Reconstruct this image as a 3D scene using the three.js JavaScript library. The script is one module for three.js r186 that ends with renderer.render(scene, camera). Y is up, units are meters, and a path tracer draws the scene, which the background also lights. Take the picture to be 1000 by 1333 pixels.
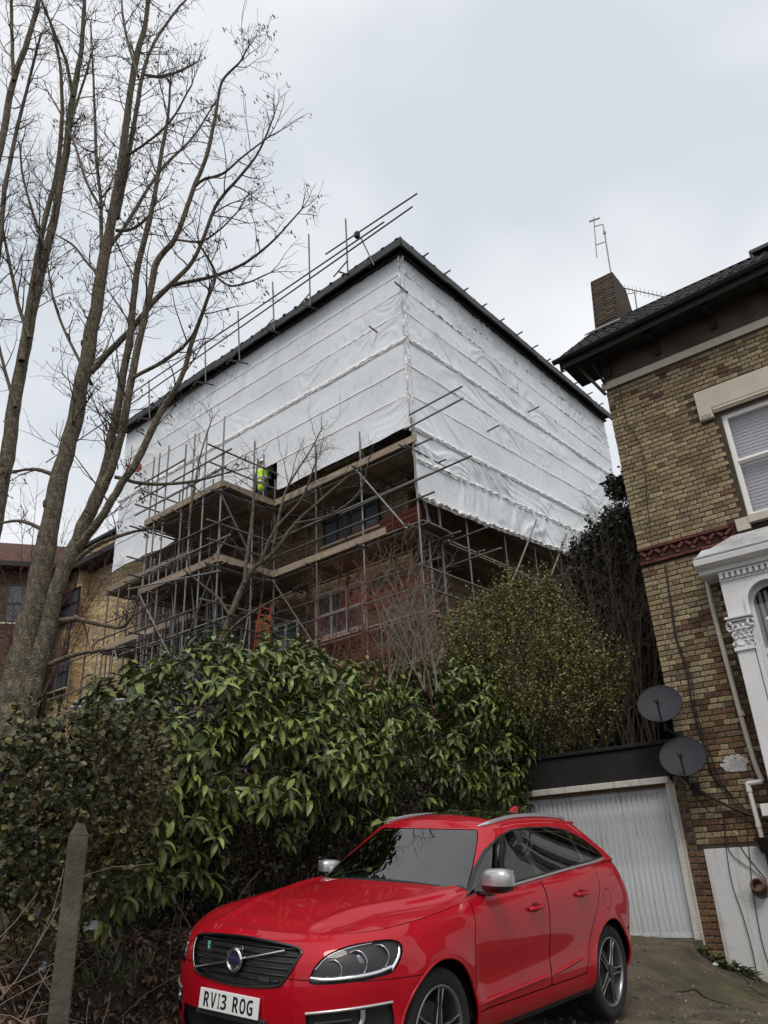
import * as THREE from 'three';
import { ImprovedNoise } from 'three/addons/math/ImprovedNoise.js';
import { mergeGeometries } from 'three/addons/utils/BufferGeometryUtils.js';
import { RoundedBoxGeometry } from 'three/addons/geometries/RoundedBoxGeometry.js';
import { MarchingCubes } from 'three/addons/objects/MarchingCubes.js';
import { FontLoader } from 'three/addons/loaders/FontLoader.js';
import { TextGeometry } from 'three/addons/geometries/TextGeometry.js';

const V3 = (x, y, z) => new THREE.Vector3(x, y, z);
const R = d => d * Math.PI / 180;
const hdir = a => V3(Math.sin(R(a)), 0, -Math.cos(R(a)));
const clamp = (x, a = 0, b = 1) => Math.min(b, Math.max(a, x));
const lerp = (a, b, t) => a + (b - a) * t;
const smooth = (a, b, x) => { const t = clamp((x - a) / (b - a)); return t * t * (3 - 2 * t); };
function rngOf(seed) { let s = seed >>> 0; return () => { s = (s + 0x6D2B79F5) >>> 0; let t = Math.imul(s ^ (s >>> 15), 1 | s); t = (t + Math.imul(t ^ (t >>> 7), 61 | t)) ^ t; return ((t ^ (t >>> 14)) >>> 0) / 4294967296; }; }
const noise = new ImprovedNoise();
const fbm = (x, y, z, o = 4) => { let s = 0, a = 0.5; for (let i = 0; i < o; i++) { s += a * noise.noise(x, y, z); x = x * 2.03 + 7.1; y = y * 2.03 + 3.3; z = z * 2.03 + 1.7; a *= 0.5; } return s; };

// ---------- camera, sky, sun, exposure ----------
const scene = new THREE.Scene();
const PITCH = R(24.848), ROLL = R(2.973), EYE = V3(0, 1.6, 0);
const FW = V3(0, Math.sin(PITCH), -Math.cos(PITCH));
const u0 = V3(1, 0, 0).cross(FW);
const CR = V3(1, 0, 0).multiplyScalar(Math.cos(ROLL)).addScaledVector(u0, -Math.sin(ROLL));
const CU = u0.clone().multiplyScalar(Math.cos(ROLL)).addScaledVector(V3(1, 0, 0), Math.sin(ROLL));
const camera = new THREE.PerspectiveCamera(2 * Math.atan(666.5 / 1000) * 180 / Math.PI, 0.75, 0.1, 2000);
camera.position.copy(EYE); camera.up.copy(CU); camera.lookAt(EYE.clone().add(FW));
const renderer = new THREE.WebGLRenderer();
renderer.toneMapping = THREE.LinearToneMapping;
renderer.toneMappingExposure = 1.22;
renderer.shadowMap.enabled = true;

{ // overcast sky: air and cloud only
  const w = 1024, h = 512, d = new Float32Array(w * h * 4);
  for (let j = 0; j < h; j++) for (let i = 0; i < w; i++) {
    const th = (j + 0.5) / h * Math.PI, ph = (i + 0.5) / w * 2 * Math.PI;
    const y = -Math.cos(th), x = Math.sin(th) * Math.cos(ph), z = Math.sin(th) * Math.sin(ph);
    const k = 1 / (Math.abs(y) + 0.55);
    const n1 = fbm(x * k * 1.5 + 3.1, y * 0.8, z * k * 1.5 + 9.2, 5), n2 = fbm(x * k * 3.8 + 1.1, y * 2 + 4, z * k * 3.8, 4);
    let t = clamp(0.50 + n1 * 2.5 + n2 * 1.0);
    const o = (j * w + i) * 4;
    d[o] = lerp(0.55, 0.765, t); d[o + 1] = lerp(0.59, 0.78, t); d[o + 2] = lerp(0.645, 0.80, t); d[o + 3] = 1;
  }
  const sky = new THREE.DataTexture(d, w, h, THREE.RGBAFormat, THREE.FloatType);
  sky.mapping = THREE.EquirectangularReflectionMapping; sky.magFilter = THREE.LinearFilter; sky.minFilter = THREE.LinearFilter; sky.needsUpdate = true;
  scene.background = sky; scene.environment = sky;
}
const sun = new THREE.DirectionalLight(0xfff4e6, 1.5);
sun.position.copy(hdir(-176).multiplyScalar(30 * Math.cos(R(52)))).add(V3(0, 30 * Math.sin(R(52)), -8)); sun.target.position.set(0, 0, -8);
sun.castShadow = true; sun.shadow.radius = 40; sun.shadow.mapSize.set(2048, 2048);
Object.assign(sun.shadow.camera, { left: -28, right: 28, top: 28, bottom: -28, near: 1, far: 90 });
scene.add(sun, sun.target);

// ---------- from pixels of the 1000 x 1333 photograph to places ----------
const ray = (px, py) => FW.clone().addScaledVector(CR, (px - 500) / 1000).addScaledVector(CU, -(py - 666.5) / 1000);
const onPlane = (px, py, p0, n) => { const v = ray(px, py); return EYE.clone().addScaledVector(v, p0.clone().sub(EYE).dot(n) / v.dot(n)); };
const atDist = (px, py, d) => { const v = ray(px, py); return EYE.clone().addScaledVector(v, d / Math.hypot(v.x, v.z)); };   // d: horizontal metres
const Y1 = V3(0, 1, 0);
// frame of the yellow brick house: x along its front, z outward
const HC = hdir(19.28).multiplyScalar(11.5), HX = hdir(127), HZ = hdir(-143);
const hW = (x, y, z) => HC.clone().addScaledVector(HX, x).addScaledVector(HZ, z).setY(y);
const toH = p => { const q = p.clone().sub(HC); return V3(q.dot(HX), p.y, q.dot(HZ)); };
const pxH = (px, py, z = 0) => toH(onPlane(px, py, HC.clone().addScaledVector(HZ, z), HZ));
const pxHx = (px, py, x) => toH(onPlane(px, py, HC.clone().addScaledVector(HX, x), HX));
// frame of the scaffolded block: a along its left face, b along its right face, local (b, y, -a)
const BC = hdir(2.9).multiplyScalar(16), UL = hdir(-50.3), UR = hdir(39.7);
const bW = (a, b, y) => BC.clone().addScaledVector(UL, a).addScaledVector(UR, b).setY(y);
const pxL = (px, py, b = 0) => { const p = onPlane(px, py, BC.clone().addScaledVector(UR, b), UR), q = p.clone().sub(BC); return { a: q.dot(UL), y: p.y, p }; };
const pxR = (px, py, a = 0) => { const p = onPlane(px, py, BC.clone().addScaledVector(UL, a), UL), q = p.clone().sub(BC); return { b: q.dot(UR), y: p.y, p }; };

// ---------- object helpers ----------
const taken = {};
function numbered(n) { const k = taken[n] = (taken[n] ?? -1) + 1; return k ? `${n}_${String(k).padStart(3, '0')}` : n; }
function thing(name, label, category, group) { const o = new THREE.Group(); o.name = numbered(name); o.userData = { label, category }; if (group) o.userData.group = group; scene.add(o); return o; }
function mesh(name, geo, mat, parent) { const m = new THREE.Mesh(geo, mat); m.name = name; parent.add(m); return m; }
function solo(name, geo, mat, label, category, group) { const m = new THREE.Mesh(geo, mat); m.name = numbered(name); m.userData = { label, category }; if (group) m.userData.group = group; scene.add(m); return m; }
function stuff(m) { m.userData.kind = 'stuff'; return m; }
const houseFrame = g => { g.position.copy(HC); g.rotation.y = R(-37); return g; };
const blockFrame = g => { g.position.copy(BC); g.rotation.y = R(50.3); return g; };

// ---------- geometry helpers ----------
function box(w, h, d, x = 0, y = 0, z = 0) { // uv in metres
  const g = new THREE.BoxGeometry(w, h, d), uv = g.attributes.uv, p = g.attributes.position, n = g.attributes.normal;
  for (let i = 0; i < uv.count; i++) {
    const ax = Math.abs(n.getX(i)), ay = Math.abs(n.getY(i));
    if (ax > 0.5) uv.setXY(i, p.getZ(i) + z, p.getY(i) + y); else if (ay > 0.5) uv.setXY(i, p.getX(i) + x, p.getZ(i) + z); else uv.setXY(i, p.getX(i) + x, p.getY(i) + y);
  }
  return g.translate(x, y, z);
}
const boxAB = (x0, x1, y0, y1, z0, z1) => box(Math.abs(x1 - x0), Math.abs(y1 - y0), Math.abs(z1 - z0), (x0 + x1) / 2, (y0 + y1) / 2, (z0 + z1) / 2);
function rbox(w, h, d, r = 0.008, x = 0, y = 0, z = 0) { // rounded box, uv in metres
  const g = new RoundedBoxGeometry(w, h, d, 2, Math.min(r, w / 2.1, h / 2.1, d / 2.1)), uv = g.attributes.uv, p = g.attributes.position, n = g.attributes.normal;
  for (let i = 0; i < uv.count; i++) { const ax = Math.abs(n.getX(i)), ay = Math.abs(n.getY(i)), az = Math.abs(n.getZ(i)); if (ax > ay && ax > az) uv.setXY(i, p.getZ(i) + z + x, p.getY(i) + y); else if (ay > az) uv.setXY(i, p.getX(i) + x, p.getZ(i) + z + y); else uv.setXY(i, p.getX(i) + x, p.getY(i) + y); }
  return g.translate(x, y, z);
}
const merge = list => mergeGeometries(list.map(g => { const h = g.index ? g.toNonIndexed() : g; for (const k of Object.keys(h.attributes)) if (!['position', 'normal', 'uv'].includes(k)) h.deleteAttribute(k); return h; }));
const polyExtrude = (pts, depth, holes = [], bevel = 0) => { const s = new THREE.Shape(pts.map(p => new THREE.Vector2(...p))); for (const h of holes) s.holes.push(new THREE.Path(h.map(p => new THREE.Vector2(...p)))); return new THREE.ExtrudeGeometry(s, { depth, bevelEnabled: bevel > 0, bevelThickness: bevel, bevelSize: bevel, bevelSegments: 2, curveSegments: 12 }); };
const unitPole = new THREE.CylinderGeometry(1, 1, 1, 10);
function placePole(m, p, q, r) { m.position.copy(p).add(q).multiplyScalar(0.5); const d = q.clone().sub(p), L = d.length(); m.quaternion.setFromUnitVectors(Y1, d.divideScalar(L)); m.scale.set(r, L, r); return m; }
const pole = (name, p, q, r, mat, parent) => placePole(mesh(name, unitPole, mat, parent), p, q, r);
// tapered tube through points, one radius each
function taper(pts, rad, seg = 6, wob = 0, seed = 1) {
  const n = pts.length, pos = [], nor = [], uv = [], idx = []; let up = V3(0.31, 0.2, 0.93), len = 0;
  for (let i = 0; i < n; i++) {
    const t = pts[Math.min(n - 1, i + 1)].clone().sub(pts[Math.max(0, i - 1)]).normalize();
    const s = up.clone().sub(t.clone().multiplyScalar(up.dot(t))).normalize(), b = t.clone().cross(s); up = s;
    if (i) len += pts[i].distanceTo(pts[i - 1]);
    for (let k = 0; k <= seg; k++) {
      const a = k / seg * Math.PI * 2, d = s.clone().multiplyScalar(Math.cos(a)).addScaledVector(b, Math.sin(a));
      const r = rad[i] * (1 + wob * noise.noise(Math.cos(a) * 1.3 + seed, Math.sin(a) * 1.3, len * 5 / Math.max(0.05, rad[0] * 8)));
      pos.push(pts[i].x + d.x * r, pts[i].y + d.y * r, pts[i].z + d.z * r); nor.push(d.x, d.y, d.z); uv.push(k / seg * rad[0] * 6.28, len);
    }
  }
  for (let i = 0; i < n - 1; i++) for (let k = 0; k < seg; k++) { const a = i * (seg + 1) + k, b = a + seg + 1; idx.push(a, a + 1, b, b, a + 1, b + 1); }
  const g = new THREE.BufferGeometry(); g.setAttribute('position', new THREE.Float32BufferAttribute(pos, 3)); g.setAttribute('normal', new THREE.Float32BufferAttribute(nor, 3)); g.setAttribute('uv', new THREE.Float32BufferAttribute(uv, 2)); g.setIndex(idx); return g;
}
function spline(pts, n) { const c = new THREE.CatmullRomCurve3(pts, false, 'centripetal'); return c.getPoints(n); }
const cable = (pts, r, n = 40, seg = 6) => { const q = spline(pts, n); return taper(q, q.map(() => r), seg); };
// many copies of a small shape in one geometry; list of {m: Matrix4, c: Color}
function scatter(base, list) {
  const b = base.index ? base.toNonIndexed() : base, P = b.attributes.position.array, Nn = b.attributes.normal.array, U = b.attributes.uv.array, nv = P.length / 3;
  const pos = new Float32Array(list.length * nv * 3), nor = new Float32Array(pos.length), col = new Float32Array(pos.length), uv = new Float32Array(list.length * nv * 2);
  const v = V3(), nm = new THREE.Matrix3(); let o = 0, q = 0;
  for (const { m, c } of list) {
    nm.getNormalMatrix(m);
    for (let i = 0; i < nv; i++) {
      v.set(P[i * 3], P[i * 3 + 1], P[i * 3 + 2]).applyMatrix4(m); pos[o] = v.x; pos[o + 1] = v.y; pos[o + 2] = v.z;
      v.set(Nn[i * 3], Nn[i * 3 + 1], Nn[i * 3 + 2]).applyMatrix3(nm).normalize(); nor[o] = v.x; nor[o + 1] = v.y; nor[o + 2] = v.z;
      col[o] = c.r; col[o + 1] = c.g; col[o + 2] = c.b; o += 3; uv[q++] = U[i * 2]; uv[q++] = U[i * 2 + 1];
    }
  }
  const g = new THREE.BufferGeometry(); g.setAttribute('position', new THREE.BufferAttribute(pos, 3)); g.setAttribute('normal', new THREE.BufferAttribute(nor, 3)); g.setAttribute('color', new THREE.BufferAttribute(col, 3)); g.setAttribute('uv', new THREE.BufferAttribute(uv, 2)); return g;
}
const lin = (r, g, b) => new THREE.Color().setRGB(r, g, b);

// ---------- textures (grain only) ----------
const hash2 = (i, j, s) => { let h = (i * 374761393 + j * 668265263 + s * 69069) | 0; h = Math.imul(h ^ (h >>> 13), 1274126177); return ((h ^ (h >>> 16)) >>> 0) / 4294967296; };
function vn(x, y, per, s) { const i = Math.floor(x), j = Math.floor(y), f = x - i, g = y - j, u = f * f * (3 - 2 * f), v = g * g * (3 - 2 * g), w = k => ((k % per) + per) % per; return lerp(lerp(hash2(w(i), w(j), s), hash2(w(i + 1), w(j), s), u), lerp(hash2(w(i), w(j + 1), s), hash2(w(i + 1), w(j + 1), s), u), v); }
const tn = (u, v, per, s, o = 4) => { let r = 0, a = 0.5, p = per; for (let k = 0; k < o; k++) { r += a * vn(u * p, v * p, p, s + k); a *= 0.5; p *= 2; } return r / (1 - Math.pow(0.5, o)); };
function tex(size, fn, repeat, srgb = true, h = size) {
  const d = new Uint8Array(size * h * 4);
  for (let j = 0; j < h; j++) for (let i = 0; i < size; i++) { const c = fn(i / size, j / h), o = (j * size + i) * 4; for (let k = 0; k < 3; k++) d[o + k] = clamp(Array.isArray(c) ? c[k] : c) * 255; d[o + 3] = 255; }
  const t = new THREE.DataTexture(d, size, h); t.wrapS = t.wrapT = THREE.RepeatWrapping; t.magFilter = THREE.LinearFilter; t.minFilter = THREE.LinearMipmapLinearFilter; t.generateMipmaps = true;
  if (srgb) t.colorSpace = THREE.SRGBColorSpace; if (repeat) t.repeat.set(repeat, repeat); t.needsUpdate = true; return t;
}
const grainT = tex(512, (u, v) => { const a = tn(u, v, 8, 3, 6), b = tn(u, v, 64, 9, 3); return 0.55 + 0.32 * a + 0.18 * b; }, 0.7);
const grainL = tex(512, (u, v) => 0.86 + 0.10 * tn(u, v, 6, 13, 5) + 0.05 * tn(u, v, 70, 19, 2), 0.7);
const streakT = tex(512, (u, v) => { const s = tn(u, v * 0.06, 34, 161, 4), m = tn(u, v, 7, 167, 5), f = tn(u, v, 60, 169, 2); return [0.97, 0.97, 0.965].map((c, i) => c - (0.09 + 0.02 * i) * smooth(0.52, 0.75, s) * (0.4 + m) - 0.10 * smooth(0.55, 0.8, m) - 0.04 * f); }, 0.55);
const grainB = tex(512, (u, v) => 0.5 * tn(u, v, 10, 5, 6) + 0.5 * tn(u, v, 90, 8, 2), 0.9, false);
const std = (c, rough = 0.8, o = {}) => new THREE.MeshStandardMaterial({ color: Array.isArray(c) ? lin(...c) : c, roughness: rough, ...o });
const rough = (c, r = 0.85, bump = 0.004, o = {}) => std(c, r, { map: grainT, bumpMap: grainB, bumpScale: bump, ...o });
const vcol = (r = 0.7, o = {}) => new THREE.MeshStandardMaterial({ vertexColors: true, roughness: r, ...o });
// ---------- ground ----------
const bankEdge = z => lerp(-2.0, -0.15, smooth(6.9, 9.6, z)) + 0.12 * noise.noise(z * 1.3, 4, 1);
function groundY(x, z) { // house frame
  const xr = clamp(x, -9, 6), xl = clamp(x, -2.4, 6);
  let y = 0.27 + 0.085 * (0.18 - xl);
  y += 0.27 * smooth(3.4, 0.2, z) * smooth(0.15, -0.35, xr);
  y -= 0.15 * smooth(0.15, 0.7, x) * smooth(2.6, 0.3, z) - 0.05 * smooth(2.5, 0.2, z) * smooth(-0.2, 0.1, x);
  const e = bankEdge(z);
  y += 0.62 * smooth(e, e - 0.7, x) + 1.0 * smooth(e - 0.6, e - 7, x) * smooth(12, 7, z);
  if (z < -0.2) y += 0.9 * smooth(-0.3, -3, z) * smooth(0.2, -0.6, x);
  return y;
}
const isBank = (x, z) => smooth(bankEdge(z) + 0.12, bankEdge(z) - 0.15, x + 0.12 * noise.noise(x * 4, z * 4, 2));
{
  const axis = (lo, hi, st) => { const r = []; let x = lo, s = st; const left = []; while (x > -420) { s *= 1.28; x -= s; left.push(x); } left.reverse().forEach(v => r.push(v)); for (x = lo; x <= hi; x += st) r.push(x); s = st; while (x < 420) { r.push(x); s *= 1.28; x += s; } return r; };
  const xs = axis(-3.6, 3.4, 0.05), zs = axis(-1.2, 9.8, 0.06), nx = xs.length, nz = zs.length, pos = [], col = [], uv = [], idx = [];
  for (const z of zs) for (const x of xs) {
    const near = smooth(14, 8, Math.hypot(x, z - 4)), bk = isBank(x, z);
    let y = groundY(x, z) + near * (0.035 * fbm(x * 1.6, z * 1.6, 1) + 0.02 * fbm(x * 7, z * 7, 5) + bk * (0.10 * fbm(x * 3, z * 3, 8)));
    pos.push(x, y, z); uv.push(x, z);
    const m = clamp(0.5 + 1.5 * fbm(x * 0.9 + 5, z * 0.9, 3, 5)), moss = smooth(0.05, 0.3, fbm(x * 1.1 + 20, z * 1.1, 9, 5) + 0.2 * smooth(2.5, 0.3, z)), dk = smooth(0.08, 0.28, fbm(x * 2.4, z * 1.7 + 40, 2, 5));
    let c = [lerp(0.105, 0.185, m), lerp(0.088, 0.150, m), lerp(0.060, 0.098, m)];
    const g = [0.075, 0.082, 0.028]; c = c.map((v, i) => lerp(v, g[i], 0.6 * moss)); c = c.map((v, i) => lerp(v, [0.05, 0.038, 0.027][i], 0.65 * dk));
    const s = [0.062, 0.045, 0.030].map(v => v * (0.7 + 0.6 * m)); c = c.map((v, i) => lerp(v, s[i], bk));
    col.push(...c);
  }
  for (let j = 0; j < nz - 1; j++) for (let i = 0; i < nx - 1; i++) { const a = j * nx + i, b = a + nx; idx.push(a, b, a + 1, b, b + 1, a + 1); }
  const g = new THREE.BufferGeometry(); g.setAttribute('position', new THREE.Float32BufferAttribute(pos, 3)); g.setAttribute('color', new THREE.Float32BufferAttribute(col, 3)); g.setAttribute('uv', new THREE.Float32BufferAttribute(uv, 2)); g.setIndex(idx); g.computeVertexNormals();
  const m = mesh('ground', g, vcol(0.95, { map: grainT, bumpMap: grainB, bumpScale: 0.02 }), scene); houseFrame(m); m.userData.kind = 'structure';
}
const gH = (x, z) => groundY(x, z) + smooth(14, 8, Math.hypot(x, z - 4)) * (0.035 * fbm(x * 1.6, z * 1.6, 1) + 0.02 * fbm(x * 7, z * 7, 5) + isBank(x, z) * 0.10 * fbm(x * 3, z * 3, 8));

const farBrick = (base, seed) => { // fine courses, a few pixels high at this distance
  const W = 512; return tex(W, (u, v) => { const rows = 24, r = Math.floor(v * rows), fy = v * rows - r, uu = u * 8 + (r % 2) * 0.5, c = Math.floor(uu), fx = uu - c, m = fy < 0.13 || fx < 0.05; const h = hash2(((c % 8) + 8) % 8, r, seed), g = tn(u, v, 16, seed, 5); const k = m ? 0.92 : 0.72 + 0.4 * h; const w = (0.72 + 0.5 * g) * k; return base.map((b, i) => b * w * (m && i < 3 ? 0.98 : 1)); }, 1 / 1.8);
};
// ---------- yellow brick house ----------
const stone = rough([0.56, 0.51, 0.42], 0.85, 0.003, { map: grainL }), whitePaint = rough([0.74, 0.75, 0.75], 0.55, 0.0015, { map: grainL }), darkWood = rough([0.022, 0.019, 0.017], 0.7, 0.003);
const mortar = rough([0.085, 0.068, 0.048], 0.95, 0.006);
const glass = new THREE.MeshPhysicalMaterial({ color: 0xffffff, transmission: 1, roughness: 0.02, thickness: 0, ior: 1.5 });
function brickShape(w, h, d, seed) { // chamfered, slightly uneven, face at z = 0
  const r = rngOf(seed), j = () => (r() - 0.5) * 0.005, c = 0.006, x = w / 2, y = h / 2;
  const f = [[-x + c + j(), -y + c + j()], [x - c + j(), -y + c + j()], [x - c + j(), y - c + j()], [-x + c + j(), y - c + j()]].map(p => [p[0], p[1], (r() - 0.5) * 0.004]);
  const m = [[-x, -y], [x, -y], [x, y], [-x, y]].map(p => [p[0] + j() * 0.6, p[1] + j() * 0.6, -c]), b = m.map(p => [p[0], p[1], -d]);
  const pos = [], q = (A, B, C, D) => pos.push(...A, ...B, ...C, ...A, ...C, ...D);
  q(f[0], f[1], f[2], f[3]); for (let i = 0; i < 4; i++) { const k = (i + 1) % 4; q(m[i], m[k], f[k], f[i]); q(b[i], b[k], m[k], m[i]); }
  const g = new THREE.BufferGeometry(); g.setAttribute('position', new THREE.Float32BufferAttribute(pos, 3)); g.computeVertexNormals();
  const uv = []; for (let i = 0; i < pos.length; i += 3) uv.push(pos[i] + seed * 0.37, pos[i + 1] + pos[i + 2] + seed * 0.21); g.setAttribute('uv', new THREE.Float32BufferAttribute(uv, 2)); return g;
}
const brickGeo = { s: [1, 2, 3, 4].map(k => brickShape(0.213, 0.063, 0.03, k)), h: [5, 6, 7, 8].map(k => brickShape(0.100, 0.063, 0.03, k)), q: [9, 10].map(k => brickShape(0.055, 0.063, 0.03, k)) };
const brickTones = [[0.411, 0.331, 0.191], [0.366, 0.285, 0.162], [0.330, 0.254, 0.146], [0.448, 0.372, 0.227], [0.295, 0.227, 0.135], [0.395, 0.326, 0.206], [0.242, 0.185, 0.115]];
const redTones = [[0.20, 0.11, 0.055], [0.165, 0.085, 0.045], [0.24, 0.15, 0.08], [0.12, 0.065, 0.04], [0.19, 0.13, 0.075]];
const brickTexMap = tex(256, (u, v) => 0.55 + 0.5 * tn(u, v, 12, 31, 5), 4);
const brickMats = brickTones.concat(redTones).map(c => std(c, 0.92, { map: brickTexMap, bumpMap: grainB, bumpScale: 0.006 }));
const brickBulk = vcol(0.92, { map: brickTexMap, bumpMap: grainB, bumpScale: 0.006 });
const CAMH = toH(EYE);
// lays bricks in Flemish bond; keep(x, y) says where; returns list
function layBricks(x0, x1, y0, y1, keep, lowRed, seed, quoin = true) {
  const r = rngOf(seed), out = [], P = 0.0745; let row = Math.round(y0 / P);
  for (let y = row * P; y < y1; y += P, row++) {
    let x = x0, k = row % 2;
    if (quoin) { if (k) { out.push([x + 0.05, y, 'h']); x += 0.110; out.push([x + 0.0275, y, 'q']); x += 0.065; } else { out.push([x + 0.1065, y, 's']); x += 0.223; } }
    else if (k) { out.push([x + 0.05, y, 'h']); x += 0.110; }
    let t = k ? 0 : 1;
    while (x < x1) { const kind = t ? 'h' : 's', w = t ? 0.100 : 0.213; out.push([x + w / 2, y, kind]); x += w + 0.010; t = 1 - t; }
  }
  const half = { s: 0.1065, h: 0.05, q: 0.0275 };
  return out.filter(([x, y, k]) => keep(x, y, half[k]) && x + half[k] < x1 + 0.02).map(([x, y, k]) => {
    const red = clamp(lowRed(x, y) + (0.25 + 0.6 * smooth(6, 3.5, y)) * fbm(x * 1.4, y * 1.1, seed, 3)), tone = r() < red ? 7 + Math.floor(r() * 5) : Math.floor(r() * 7);
    return { x: x + (r() - 0.5) * 0.006, y: y + 0.005 * noise.noise(x * 1.2, y * 3, 5) + (r() - 0.5) * 0.004, z: (r() - 0.5) * 0.008, a: (r() - 0.5) * 0.03, k, v: Math.floor(r() * (k === 'q' ? 2 : 4)), tone };
  });
}
function buildBricks(list, parent, zf, singles) {
  const d = b => V3(b.x, b.y, zf).distanceTo(CAMH), seen = b => { const p = hW(b.x, b.y, zf).sub(EYE), w = p.dot(FW); const px = 500 + 1000 * p.dot(CR) / w, py = 666.5 - 1000 * p.dot(CU) / w; return px > 0 && px < 1000 && py > 0 && py < 1333; };
  const order = list.slice().sort((p, q) => (seen(q) - seen(p)) || d(p) - d(q));
  const bulk = {};
  order.forEach((b, i) => {
    const M = new THREE.Matrix4().compose(V3(b.x, b.y, zf + b.z), new THREE.Quaternion().setFromEuler(new THREE.Euler(0, 0, b.a)), V3(1, 1, 1));
    if (i < singles && seen(b)) { const m = mesh('brick', brickGeo[b.k][b.v], brickMats[b.tone], parent); M.decompose(m.position, m.quaternion, m.scale); }
    else (bulk[b.k + b.v] ??= []).push({ m: M, c: lin(...brickTones.concat(redTones)[b.tone]) });
  });
  const gs = Object.entries(bulk).map(([k, l]) => scatter(brickGeo[k[0]][+k[1]], l));
  if (gs.length) stuff(mesh('brickwork', mergeGeometries(gs), brickBulk, parent));
}
const house = houseFrame(thing('brick_house', 'tall yellow stock brick house with white bay window and dark tiled roof', 'house'));
{
  const WX0 = 1.60, WX1 = 3.05, WY0 = 5.82, WY1 = 7.50;
  mesh('wall', merge([polyExtrude([[0.012, -0.3], [8, -0.3], [8, 9.32], [0.012, 9.32]], 0.3, [[[WX0, WY0], [WX1, WY0], [WX1, WY1], [WX0, WY1]]]).translate(0, 0, -0.312)]), mortar, house);
  mesh('side_wall', merge([boxAB(0.0, 0.28, -0.3, 9.3, -4.2, -0.313), polyExtrude([[-4.2, 9.3], [0, 9.3], [-2.1, 11.2]], 0.28).rotateY(-Math.PI / 2).translate(0.28, 0, 0)]), std(0xffffff, 0.95, { map: farBrick([0.62, 0.53, 0.39], 23) }), house);
  mesh('rear_wall', boxAB(0.3, 8, -0.3, 9.3, -4.2, -3.9), mortar, house);
  mesh('right_wall', boxAB(7.7, 8, -0.3, 9.3, -3.9, -0.32), mortar, house);
  mesh('upper_floor', boxAB(0.29, 7.69, 5.3, 5.5, -3.88, -0.32), mortar, house);
  const keep = (x, y, h) => y < 8.6 && !(x + h > 1.325 && x - h < 3.31 && y > 7.44 && y < 7.98) && !(x + h > 1.585 && x - h < 3.07 && y > 5.60 && y < 7.6) && !(x - h < 3.31 && x + h > 3.0 && y > 5.6 && y < 5.85) && !(y > 5.50 && y < 5.77 && x - h < 1.45) && !(x + h > 0.07 && y < 1.665) && !(x + h > 1.14 && x - h < 4.32 && y < 5.62);
  buildBricks(layBricks(0.0, 7.98, 0.35, 8.62, keep, (x, y) => 0.0 + 0.85 * smooth(5.4, 2.4, y) * smooth(0, 0.5, x) + 0.3 * smooth(8.0, 8.5, y), 77), house, 0.0, 300);
  // mouldings and dressings
  const prof = []; for (let k = 0; k <= 8; k++) { const a = -Math.PI / 2 + k / 8 * Math.PI; prof.push([0.055 * Math.cos(a), 8.71 + 0.065 * Math.sin(a)]); }
  mesh('string_course', polyExtrude([[-0.02, 8.645], ...prof, [-0.02, 8.775]], 8.06).rotateY(Math.PI / 2).scale(1, 1, 1).translate(-0.05, 0, 0.0), rough([0.60, 0.54, 0.45], 0.8, 0.004, { map: grainL }), house);
  mesh('frieze', boxAB(0.0, 8, 8.776, 9.32, -0.011, 0.012), rough([0.115, 0.092, 0.066], 0.9, 0.008), house);
  mesh('lintel', polyExtrude([[1.33, 7.47], [1.515, 7.47], [1.515, 7.62], [3.3, 7.62], [3.3, 7.95], [1.33, 7.95]], 0.07, [], 0.006).translate(0, 0, -0.01), stone, house);
  mesh('lintel_moulding', merge([box(1.8, 0.05, 0.06, 2.43, 7.595, 0.03), box(1.8, 0.03, 0.045, 2.43, 7.555, 0.02)]), stone, house);
  for (let i = 0; i < 4; i++) for (let k = 0; k < 2; k++) mesh('stud', new THREE.CylinderGeometry(0.012, 0.014, 0.02, 6).rotateX(Math.PI / 2), stone, house).position.set(1.37 + i * 0.038, 7.50 + k * 0.035, 0.072);
  mesh('sill', merge([boxAB(1.44, 1.62, 5.62, 5.80, -0.05, 0.07), boxAB(1.62, 3.3, 5.70, 5.805, -0.05, 0.09)]), stone, house);
  // upper window
  const win = mesh('window', polyExtrude([[WX0, WY0], [WX1, WY0], [WX1, WY1], [WX0, WY1]], 0.07, [[[1.665, 5.885], [WX1 - 0.065, 5.885], [WX1 - 0.065, 6.665], [1.665, 6.665]], [[1.665, 6.735], [WX1 - 0.065, 6.735], [WX1 - 0.065, 7.435], [1.665, 7.435]]], 0.004).translate(0, 0, -0.14), std([0.80, 0.80, 0.79], 0.35), house);
  mesh('rail', rbox(1.32, 0.028, 0.03, 0.004, 2.325, 6.70, -0.055), std([0.80, 0.80, 0.79], 0.35), win);
  mesh('pane', boxAB(1.66, WX1 - 0.06, 5.88, 6.67, -0.112, -0.108), glass, win); mesh('pane', boxAB(1.66, WX1 - 0.06, 6.73, 7.44, -0.112, -0.108), glass, win);
  const sl = []; for (let y = 5.86; y < 7.46; y += 0.054) sl.push(box(1.4, 0.058, 0.003, 2.32, 0, 0).rotateX(-0.16).translate(0, y, -0.20));
  mesh('blind', merge(sl), std([0.31, 0.305, 0.345], 0.75), win);
  mesh('reveal', polyExtrude([[WX0 - 0.02, WY0 - 0.02], [WX1 + 0.02, WY0 - 0.02], [WX1 + 0.02, WY1 + 0.02], [WX0 - 0.02, WY1 + 0.02]], 0.11, [[[WX0 + 0.003, WY0 + 0.003], [WX1 - 0.003, WY0 + 0.003], [WX1 - 0.003, WY1 - 0.003], [WX0 + 0.003, WY1 - 0.003]]]).translate(0, 0, -0.13), rough([0.30, 0.27, 0.22], 0.9), house);
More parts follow.
